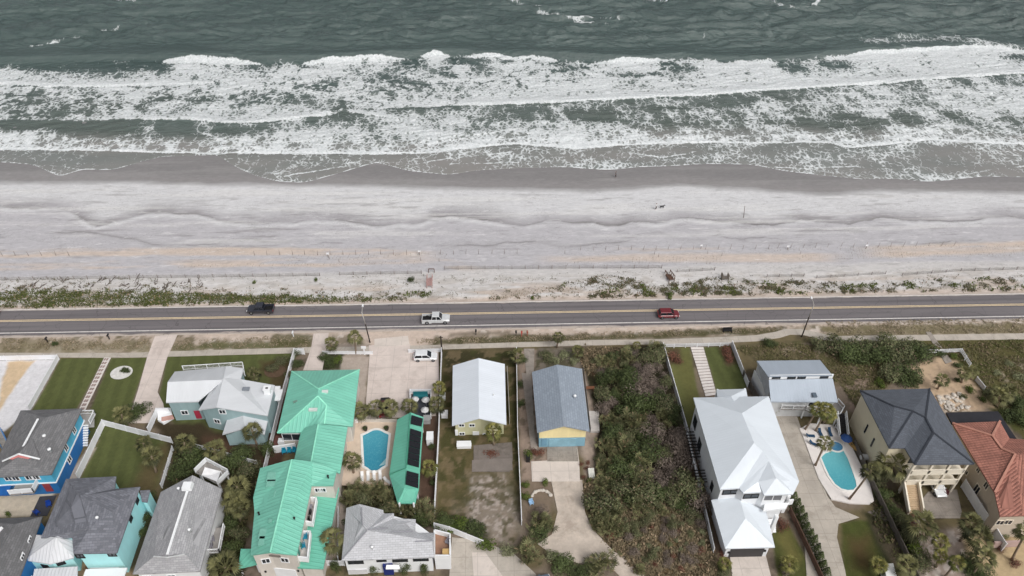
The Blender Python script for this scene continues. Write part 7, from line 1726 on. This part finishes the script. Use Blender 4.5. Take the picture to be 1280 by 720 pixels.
def chair(px_, py_, z, rz, mat, label, group=None):
    p = P(px_, py_, z); t = thing('garden_chair', p, label, 'chair', group); R_ = Matrix.Rotation(rz, 3, 'Z')
    for nm, c, s in (('seat', (0, 0, .38), (.62, .6, .07)), ('backrest', (0, .3, .72), (.62, .08, .65)), ('armrest', (-.33, 0, .58), (.09, .6, .05)), ('armrest', (.33, 0, .58), (.09, .6, .05)), ('leg', (-.3, -.25, .28), (.07, .07, .56)), ('leg', (.3, -.25, .28), (.07, .07, .56)), ('leg', (-.3, .27, .28), (.07, .07, .56)), ('leg', (.3, .27, .28), (.07, .07, .56))):
        q = R_ @ Vector(c); b = MB(); b.box((p.x + q.x, p.y + q.y, p.z + q.z), s, rz); b.build(nm, mat, t)
cb_ = M('cobalt_plastic', (28, 66, 150), .5, .06); ct_ = M('turquoise_plastic', (30, 140, 170), .5, .06)
for x, y, z, r_, m_, l in ((62, 632, .1, .4, cb_, 'cobalt blue chair on the dark mat, upper one'), (47, 642, .1, 2.6, cb_, 'cobalt blue chair on the dark mat, lower one'), (355.5, 566, .1, .2, ct_, 'turquoise chair on the brick terrace, left'), (362, 565.5, .1, 0, ct_, 'turquoise chair on the brick terrace, middle'), (368, 565, .1, -.2, ct_, 'turquoise chair on the brick terrace, right'),
                           (382, 673, 4.4, -1.4, ct_, 'turquoise chair on the lower green roof balcony, upper'), (379.5, 684, 4.4, -1.2, ct_, 'turquoise chair on the lower green roof balcony, lower'), (387, 643, 4.4, -1.5, blk, 'black chair on the upper green roof balcony, upper'), (385.5, 651, 4.4, -1.3, blk, 'black chair on the upper green roof balcony, lower'),
                           (560, 679, 2.86, -.6, M('grey_wicker', (130, 128, 136), .8), 'grey chair on the cedar roof deck'), (664, 630, .0, .3, M('pale_blue_plastic', (150, 184, 214), .5), 'pale blue garden chair among rocks by the long white fence'), (1046, 536, .22, .5, wl_, 'white chair in the shade under the raised deck'), (266, 676, 2.2, -1.2, M('grey_wicker', (130, 128, 136), .8), 'grey chair on the side deck of the grey gable house, upper'), (264, 684, 2.2, -1.4, M('grey_wicker', (130, 128, 136), .8), 'grey chair on the side deck of the grey gable house, lower')): chair(x, y, z, r_, m_, l)
def table(px_, py_, z, s, mat, label):
    p = P(px_, py_, z); t = thing('garden_table', p, label, 'table'); b = MB(); b.box((p.x, p.y, p.z + .72), (s[0], s[1], .07)); b.build('tabletop', mat, t)
    for dx in (-.4, .4):
        for dy in (-.4, .4): b = MB(); b.box((p.x + dx * s[0], p.y + dy * s[1], p.z + .35), (.08, .08, .7)); b.build('leg', mat, t)
table(558, 693, 2.86, (1.1, 1.0), M('tan_wood', (196, 164, 110), .7, .1), 'tan wooden table on the cedar roof deck'); table(388, 637, 4.4, (.7, .9), M('grey_wicker', (130, 128, 136), .8), 'grey table on the upper green roof balcony'); table(736, 488, 0, (2.0, .7), M('red_cedar', (126, 84, 60), .8, .15), 'brown wooden table beside the blue grey roofed house')
def box_thing(name, px_, py_, s, mat, label, cat, z=0, lid=True):
    p = P(px_, py_, z); t = thing(name, p, label, cat); b = MB(); b.box((p.x, p.y, p.z + s[2] / 2), s, taper=.97); b.build('body', mat, t)
    if lid: b = MB(); b.box((p.x, p.y, p.z + s[2] + .03), (s[0] * 1.06, s[1] * 1.06, .07)); b.build('lid', mat, t)
    return t
box_thing('storage_box', 553.5, 498, (1.0, 1.0, .9), post_w, 'white box beside the long thin fence, upper', 'box'); box_thing('storage_box', 556, 520, (1.1, 1.1, .9), post_w, 'white box beside the long thin fence, lower', 'box'); box_thing('storage_shed', 538, 552, (1.1, 1.7, 1.6), post_w, 'white cabinet between solar pavilion and the fence', 'cabinet'); box_thing('ac_unit', 534, 527, (1.2, 1.2, 1.0), M('grey_unit', (150, 150, 150), .6), 'grey air conditioner between pavilion and small patio', 'air conditioner'); box_thing('planter_box', 739, 594, (1.0, 1.9, .7), M('pale_planter', (214, 214, 206), .8), 'pale planter box right of the shell path', 'planter', lid=False)
box_thing('white_cupboard', 444.5, 527, (1.0, .6, .9), post_w, 'white cupboard at the top left corner of the pool deck', 'cabinet', .09); box_thing('bin', 660, 576, (.6, .7, 1.1), blk, 'black rubbish bin beside the green shrub left of the blue garage', 'bin')
for i, (x, y) in enumerate(((727, 581), (735, 579), (733, 586), (729, 597), (738, 598), (747, 578))): bush(x, y, .65, random.choice(['dark', 'red']), 'small dark garden shrub around the pale planter box', .6, 'garden_shrub', 'garden shrubs round the planter box')
for i, (x, y) in enumerate(((457, 538), (483.5, 537.5))):
    p = P(x, y); t = thing('planter_pot', p, ('dark bushy pot at the top left of the blue pool', 'dark bushy pot at the top right of the blue pool')[i], 'potted plant'); b = MB(); b.lathe(tuple(p), [(.02, .09), (.3, .09), (.42, .6), (.36, .6), (.02, .5)], 12); b.build('pot', M('dark_pot', (62, 54, 50), .7), t)
    c = bpy.data.objects.new('foliage', BUSH['dark'][0]); C.objects.link(c); c.parent = t; c.location = (0, 0, .45); c.scale = (.55, .55, .5)
p = P(1082, 575); t = thing('gas_tank', p, 'pale grey horizontal tank between the pool fence and cream wall', 'tank'); b = MB(); a_ = Vector((-1.1, .1, .75)); c_ = Vector((1.1, -.1, .75)); b.tube([p + a_, p + a_ * .9 + Vector((0, 0, .07)), p + c_ * .9 + Vector((0, 0, .07)), p + c_], [.3, .55, .55, .3], 14); b.build('shell', M('tank_grey', (190, 190, 190), .5), t)
for dx in (-.6, .6): b = MB(); b.box((p.x + dx, p.y, .15), (.15, .8, .4)); b.build('foot', M('tank_grey', (190, 190, 190), .5), t)
def kayak(px_, py_, L, rz, mat, label):
    p = P(px_, py_, 0); t = thing('kayak', p, label, 'kayak'); b = MB(); R_ = Matrix.Rotation(rz, 3, 'Z'); pts = []; rad = []
    for i in range(11): f = i / 10 * 2 - 1; pts.append(p + R_ @ Vector((f * L / 2, 0, .28 + .12 * f * f))); rad.append(.34 * (1 - abs(f) ** 2.4) + .03)
    b.tube(pts, rad, 12); b.build('hull', mat, t); b = MB(); q = R_ @ Vector((-.1, 0, 0)); b.lathe((p.x + q.x, p.y + q.y, .5), [(.01, .1), (.26, .12), (.3, .06)], 12); b.build('cockpit', blk, t)
kayak(1064, 557, 3.4, 1.9, M('mustard_plastic', (160, 128, 74), .5, .06), 'mustard kayak by the fence right of the navy parasol'); kayak(999, 517, 3.4, .1, M('red_plastic', (122, 44, 42), .5, .06), 'dark red kayak lying under the raised deck edge')
# rocks
def rock_mesh(seed):
    random.seed(seed); import bmesh
    bm = bmesh.new(); bmesh.ops.create_icosphere(bm, subdivisions=2, radius=1.0)
    for v in bm.verts: v.co *= 1 + .25 * (random.random() - .5); v.co.z = max(-.3, v.co.z * .65)
    me = bpy.data.meshes.new('rock'); bm.to_mesh(me); bm.free(); me.materials.append(M('pale_rock', (196, 188, 178), .95, .15, 1.5, 8, .4)); return me
RK = [rock_mesh(s) for s in (51, 52, 53)]; random.seed(55)
for i in range(13):
    a = 2.6 * i / 12 + .3; o = bpy.data.objects.new('rock', random.choice(RK)); C.objects.link(o); x, y = XY(677, 622); o.location = (x + 1.4 * math.cos(a) * 1.1, y + 1.3 * math.sin(a), .1); s = random.uniform(.2, .33); o.scale = (s, s, s); o.rotation_euler.z = a; tag(o, 'pale stone in the arc of stones beside the shell path', 'rock', 'arc of stones by the shell path')
rp = [XY(*q) for q in ((1170, 496), (1200, 492), (1216, 513), (1182, 516))]; k_ = 0
while k_ < 46:
    x = random.uniform(66, 86); y = random.uniform(72, 92)
    if poly_sd(np.array([x]), np.array([y]), rp)[0] < .1: continue
    o = bpy.data.objects.new('rock', random.choice(RK)); C.objects.link(o); o.location = (x, y, .12); s = random.uniform(.16, .42); o.scale = (s * 1.2, s, s); o.rotation_euler.z = random.uniform(0, 6); tag(o, 'pale stone in the rock pile between charcoal roof and flat black roof', 'rock', 'rock pile on the sand mound'); k_ += 1
for x, y, l in ((1150, 672, 'small boulder at the broad gravel palm'), (1162, 648, 'boulder on the edge of the cream house forecourt'), (1149, 642, 'pale boulder at the curved bed below the cream stairs')): o = bpy.data.objects.new('boulder', RK[0]); C.objects.link(o); o.location = P(x, y); o.scale = (.5, .4, .4); tag(o, l, 'rock')
# white shed roof at the bottom
t = thing('garden_shed', P(1111, 722), 'white flat roofed shed at the bottom edge right of the curved lawn', 'shed'); b = MB(); q = [P(1105, 705, 2.3), P(1116.5, 704, 2.3), P(1122, 724, 2.3), P(1109, 727, 2.3)]; b.sheet(q, [(0, 1, 2, 3)], .12); b.build('roof', M('shed_white', (222, 222, 220), .6, .05), t); b = MB(); b.prism(inset([tuple(v[:2]) for v in q], .15), 0, 2.18); b.build('wall', post_w, t)

# ---- vehicles
tyre = M('tyre_rubber', (26, 26, 27), .9); rimm = M('alloy_rim', (140, 142, 146), .35, .1, 2, metal=.7); carglass = glass('car_glass', (20, 24, 30)); lampw = M('headlight_glass', (220, 222, 224), .2); lampr = M('taillight_red', (140, 20, 20), .3); inner = M('bed_liner', (20, 20, 22), .9)
def carpaint(name, c):
    if name in MATS: return MATS[name]
    k = NT(name); cc = lin(c); n = k.noise(k.co('Object'), 1.5, 4); k.l(k.mix(k.ramp(n, .3, .7), tuple(v * .92 for v in cc), tuple(min(.9, v * 1.06) for v in cc)), k.b.inputs['Base Color']); k.b.inputs['Roughness'].default_value = .28; k.b.inputs['Coat Weight'].default_value = .6; k.b.inputs['Metallic'].default_value = .15; MATS[name] = k.m; return k.m
def loft(b, secs, mi=0):
    """secs: (x, half width, z low, z high, roundness)"""
    ring_ = []
    for x, w, z0, z1, r in secs:
        ring_.append([(x, -w * .86, z0), (x, w * .86, z0), (x, w, z0 + .16), (x, w, z1 - r), (x, w * .9, z1 - r * .25), (x, w * .55, z1), (x, -w * .55, z1), (x, -w * .9, z1 - r * .25), (x, -w, z1 - r), (x, -w, z0 + .16)])
    n = 10; vs = [p for r in ring_ for p in r]; fs = []
    for i in range(len(ring_) - 1):
        for k in range(n): k2 = (k + 1) % n; fs.append((i * n + k, (i + 1) * n + k, (i + 1) * n + k2, i * n + k2))
    fs.append(tuple(range(n))); fs.append(tuple((len(ring_) - 1) * n + k for k in reversed(range(n)))); b.add(vs, fs, mi, smooth=False)
def vehicle(at_px, heading, kind, col, label, L, W, H, roofcol=None, hoodcol=None, name=None, cat=None):
    """a car or pickup built along +x and turned to its heading"""
    t = thing(name or ('pickup_truck' if kind == 'pickup' else 'suv' if kind == 'suv' else 'car'), Vector((0, 0, 0)), label, cat or ('pickup truck' if kind == 'pickup' else 'car'))
    pt = carpaint(*col); w = W / 2; f = L / 2; r = -L / 2; belt = H * .60; zb = .28; wr = .40 if kind == 'pickup' else .35
    b = MB()
    hood = belt - .02 if kind == 'pickup' else belt - .08
    if kind == 'pickup':
        loft(b, [(f, w * .80, zb + .22, hood - .28, .06), (f - .18, w * .94, zb + .08, hood - .12, .1), (f - .7, w, zb, hood - .03, .1), (f - L * .27, w, zb, belt, .08), (r + L * .36, w, zb, belt, .06), (r + L * .355, w, zb, belt, .05)])
        o = b.build('body', pt, t)
        b = MB(); xb0, xb1 = r + .05, r + L * .352
        for sy in (-1, 1): b.box(((xb0 + xb1) / 2, sy * (w - .07), (zb + belt) / 2), (xb1 - xb0, .14, belt - zb))
        b.box((xb0 + .05, 0, (zb + belt) / 2 + .05), (.1, W - .3, belt - zb - .1)); b.build('bed', pt, t)
        b = MB(); b.box(((xb0 + xb1) / 2, 0, zb + .3), (xb1 - xb0 - .12, W - .29, .1)); b.build('bed_floor', inner, t)
        gx0, gx1, a0, a1 = r + L * .365, f - L * .265, .12, .62
    else:
        back = belt - .02 if kind == 'suv' else belt - .06
        loft(b, [(f, w * .78, zb + .18, hood - .26, .06), (f - .16, w * .93, zb + .05, hood - .12, .1), (f - .6, w, zb, hood - .02, .1), (f - L * .25, w, zb, belt, .1), (r + .5, w, zb, belt, .1), (r + .12, w * .95, zb + .05, back, .1), (r, w * .84, zb + .2, back - .15, .06)]); b.build('body', pt, t)
        gx0, gx1, a0, a1 = (r + .16, f - L * .235, .32, .82) if kind == 'suv' else (r + L * .17, f - L * .27, .75, .85)
    # cabin glass, roof and pillars
    zr = H - .05; wl, wu = w * .90, w * .74; lo_ = [(gx0, -wl), (gx1, -wl), (gx1, wl), (gx0, wl)]; hi_ = [(gx0 + a0, -wu), (gx1 - a1, -wu), (gx1 - a1, wu), (gx0 + a0, wu)]
    b = MB(); b.add([(*q, belt - .05) for q in lo_] + [(*q, zr) for q in hi_], [(0, 1, 5, 4), (1, 2, 6, 5), (2, 3, 7, 6), (3, 0, 4, 7), (4, 5, 6, 7)]); b.build('windows', carglass, t)
    b = MB(); vs = [(gx0 + a0 - .06, -wu - .05), (gx1 - a1 + .06, -wu - .05), (gx1 - a1 + .06, wu + .05), (gx0 + a0 - .06, wu + .05)]
    b.add([(*q, zr - .03) for q in vs] + [(q[0] * .97 + .03 * (gx0 + gx1) / 2, q[1] * .9, zr + .06) for q in vs], [(3, 2, 1, 0), (4, 5, 6, 7), (0, 1, 5, 4), (1, 2, 6, 5), (2, 3, 7, 6), (3, 0, 4, 7)]); b.build('roof', carpaint(*roofcol) if roofcol else pt, t)
    for sy in (-1, 1):
        for (xa, xc) in ((gx0, gx0 + a0), (gx1, gx1 - a1), ((gx0 + gx1) / 2 - .1, (gx0 + gx1) / 2 - .12)): MB().bar((xa, sy * wl * 1.01, belt - .04), (xc, sy * wu * 1.03, zr), .09).build('pillar', pt, t)
    if hoodcol: b = MB(); b.box((f - L * .14, 0, hood + .0), (L * .2, W * .8, .05)); b.build('hood', carpaint(*hoodcol), t)
    first = None
    for x in (f - L * .165, r + L * .19):
        for sy in (-1, 1):
            b = MB(); b.tube([(x, sy * (w - .22), wr), (x, sy * (w + .02), wr)], [wr, wr], 16); wo_ = b.build('wheel', tyre, t); b = MB(); b.tube([(x, sy * (w - .05), wr), (x, sy * (w + .035), wr)], [wr * .62, wr * .58], 12); b.build('rim', rimm, wo_)
    for sy in (-1, 1):
        b = MB(); b.box((f - .10, sy * w * .68, hood - .30), (.2, .36, .16)); b.build('headlight', lampw, t); b = MB(); b.box((r + .06, sy * w * .8, belt - .22), (.14, .22, .3)); b.build('taillight', lampr, t)
        b = MB(); b.box((gx1 - .25, sy * (w + .09), belt + .02), (.14, .2, .14)); b.build('mirror', pt, t)
    t.location = P(*at_px) + Vector((0, 0, .05)); t.rotation_euler.z = heading; return t
tr = vehicle((545, 401.5), 0, 'pickup', ('paint_silver', (206, 208, 210)), 'silver white pickup truck with open black bed on the road', 5.6, 2.0, 1.9)
b = MB(); [b.bar((-3.05, s, .75), (-3.05, s, 1.5), .06) for s in (-.35, .35)]; b.bar((-3.1, -.6, .8), (-3.1, .6, .8), .08); b.bar((-3.1, -.6, 1.3), (-3.1, .6, 1.3), .08); b.bar((-2.75, 0, .6), (-3.1, 0, .7), .08); b.build('rear_rack', blk, tr)
vehicle((327, 389.5), math.pi, 'pickup', ('paint_graphite', (50, 52, 62)), 'dark graphite pickup truck on the road, heading left', 5.35, 1.95, 1.9)
vehicle((835, 395.5), 0, 'suv', ('paint_maroon', (112, 34, 42)), 'dark red estate car driving on the road', 4.35, 1.85, 1.66)
vehicle((-15, 396), math.pi, 'suv', ('paint_black', (34, 34, 38)), 'black car almost wholly beyond the left edge on the road', 4.6, 1.85, 1.6)
vehicle((532, 448.5), 0, 'suv', ('paint_white', (228, 230, 232)), 'white SUV parked in the lot by the low white wall', 4.5, 1.86, 1.68)
vehicle((481.5, 512), math.pi / 2 + .05, 'car', ('paint_oxblood', (92, 34, 34)), 'dark red car with black top parked behind the palms', 4.5, 1.85, 1.5, ('paint_black', (34, 34, 38)), ('paint_black', (34, 34, 38)))
vehicle((671, 733), .35, 'car', ('paint_slate', (96, 108, 124)), 'slate blue car only its roof showing at the bottom edge', 4.5, 1.85, 1.55)
vehicle((1169, 610), -math.pi / 2, 'car', ('paint_white', (228, 230, 232)), 'white car parked under the porch of the cream house', 4.2, 1.8, 1.5)
p = P(1180.5, 618); t = thing('barrel', p, 'dark maroon barrel in front of the open garage', 'barrel'); b = MB(); b.lathe(tuple(p), [(.01, 0), (.42, 0), (.5, .45), (.42, .9), (.36, .9), (.3, .8), (.01, .8)], 14); b.build('cask', M('maroon_paint', (78, 36, 38), .6), t)

# ---- people and dog on the beach
def limb_mesh(name, chains, mat, parent):
    """one continuous surface: all chains grown from shared joints and fused by a remesh"""
    b = MB()
    for pts in chains:
        b.tube([q[:3] for q in pts], [q[3] for q in pts], 10)
        for q in (pts[0], pts[-1]):
            b.lathe((q[0], q[1], q[2]), [(.001, -q[3])] + [(q[3] * math.cos(a), q[3] * math.sin(a)) for a in (-.9, -.4, 0, .4, .9)] + [(.001, q[3])], 10)
    o = b.build(name, mat, parent, at=(0, 0, 0)); o.location = (0, 0, 0)
    m = o.modifiers.new('fuse', 'REMESH'); m.mode = 'VOXEL'; m.voxel_size = .022; m.use_smooth_shade = True
    return o
skin_m = M('skin', (190, 148, 126), .6, .05); hair_m = M('dark_hair', (40, 32, 28), .8)
def person(px_, py_, rz, label, top, legs, sleeve=True):
    t = thing('person', P(px_, py_) + Vector((0, 0, .02)), label, 'person', rz=rz)
    S = lambda s: ((0, s * .20, 1.42, .055), (.06 * s, s * .27, 1.14, .042), (.16 * s, s * .25, .92, .034), (.19 * s, s * .245, .85, .03))
    limb_mesh('body', [[(0, 0, .95, .14), (0, 0, 1.2, .13), (0, 0, 1.40, .15), (.01, 0, 1.5, .06), (.02, 0, 1.56, .055)], [(.03, 0, 1.60, .075), (.035, 0, 1.66, .09), (.03, 0, 1.73, .075)], S(1), S(-1), [(0, .2, 1.42, .05), (0, -.2, 1.42, .05)],
                       [(0, .1, .95, .10), (.14, .1, .52, .062), (.05, .1, .12, .04), (.18, .1, .05, .035)], [(0, -.1, .95, .10), (-.06, -.1, .52, .062), (-.24, -.1, .16, .04), (-.14, -.1, .06, .035)], [(.11, 0, 1.655, .02), (.13, 0, 1.645, .018)]], skin_m, t)
    limb_mesh('shirt', [[(0, 0, .92, .16), (0, 0, 1.2, .15), (0, 0, 1.40, .165)], [(0, .2, 1.42, .07), (.04, .25, 1.22, .06)], [(0, -.2, 1.42, .07), (-.04, -.25, 1.22, .06)], [(0, .2, 1.42, .07), (0, -.2, 1.42, .07)]], top, t)
    limb_mesh('trousers', [[(0, .1, .94, .12), (.14, .1, .52, .08), (.06, .1, .16, .06)], [(0, -.1, .94, .12), (-.06, -.1, .52, .08), (-.22, -.1, .20, .06)], [(0, .09, .95, .12), (0, -.09, .95, .12)]], legs, t)
    limb_mesh('hair', [[(.0, 0, 1.68, .09), (.0, 0, 1.74, .085)]], hair_m, t)
person(769.5, 222, math.pi, 'person in grey top and dark trousers walking along the wet sand', M('grey_cloth', (112, 112, 114), .9), M('dark_cloth', (48, 48, 52), .9))
person(819.7, 262, 0, 'person in white top and dark shorts walking on the dry sand beside a black dog', M('white_cloth', (226, 226, 226), .9), M('charcoal_cloth', (66, 64, 66), .9))
t = thing('dog', P(827.3, 260) + Vector((0, 0, .02)), 'black dog walking on the dry sand beside a person', 'dog')
fur = M('black_fur', (20, 20, 21), .9)
chs = [[(-.36, 0, .56, .13), (0, 0, .54, .14), (.3, 0, .56, .17), (.44, 0, .66, .11)], [(.44, 0, .66, .09), (.55, 0, .80, .085)], [(.55, 0, .82, .095), (.68, 0, .80, .06), (.78, 0, .77, .045)], [(-.42, 0, .60, .04), (-.6, 0, .70, .03), (-.72, 0, .82, .02)], [(.52, .07, .86, .03), (.48, .09, .94, .012)], [(.52, -.07, .86, .03), (.48, -.09, .94, .012)]]
for s in (-1, 1):
    chs += [[(.30, s * .1, .48, .085), (.30 + .05 * s, s * .1, .26, .045), (.30 + .08 * s, s * .1, .04, .04), (.36 + .08 * s, s * .1, .03, .035)], [(-.34, s * .1, .50, .11), (-.26 - .04 * s, s * .1, .34, .07), (-.44 - .04 * s, s * .1, .22, .04), (-.40 - .05 * s, s * .1, .04, .038), (-.33 - .05 * s, s * .1, .03, .035)]]
limb_mesh('body', chs, fur, t)
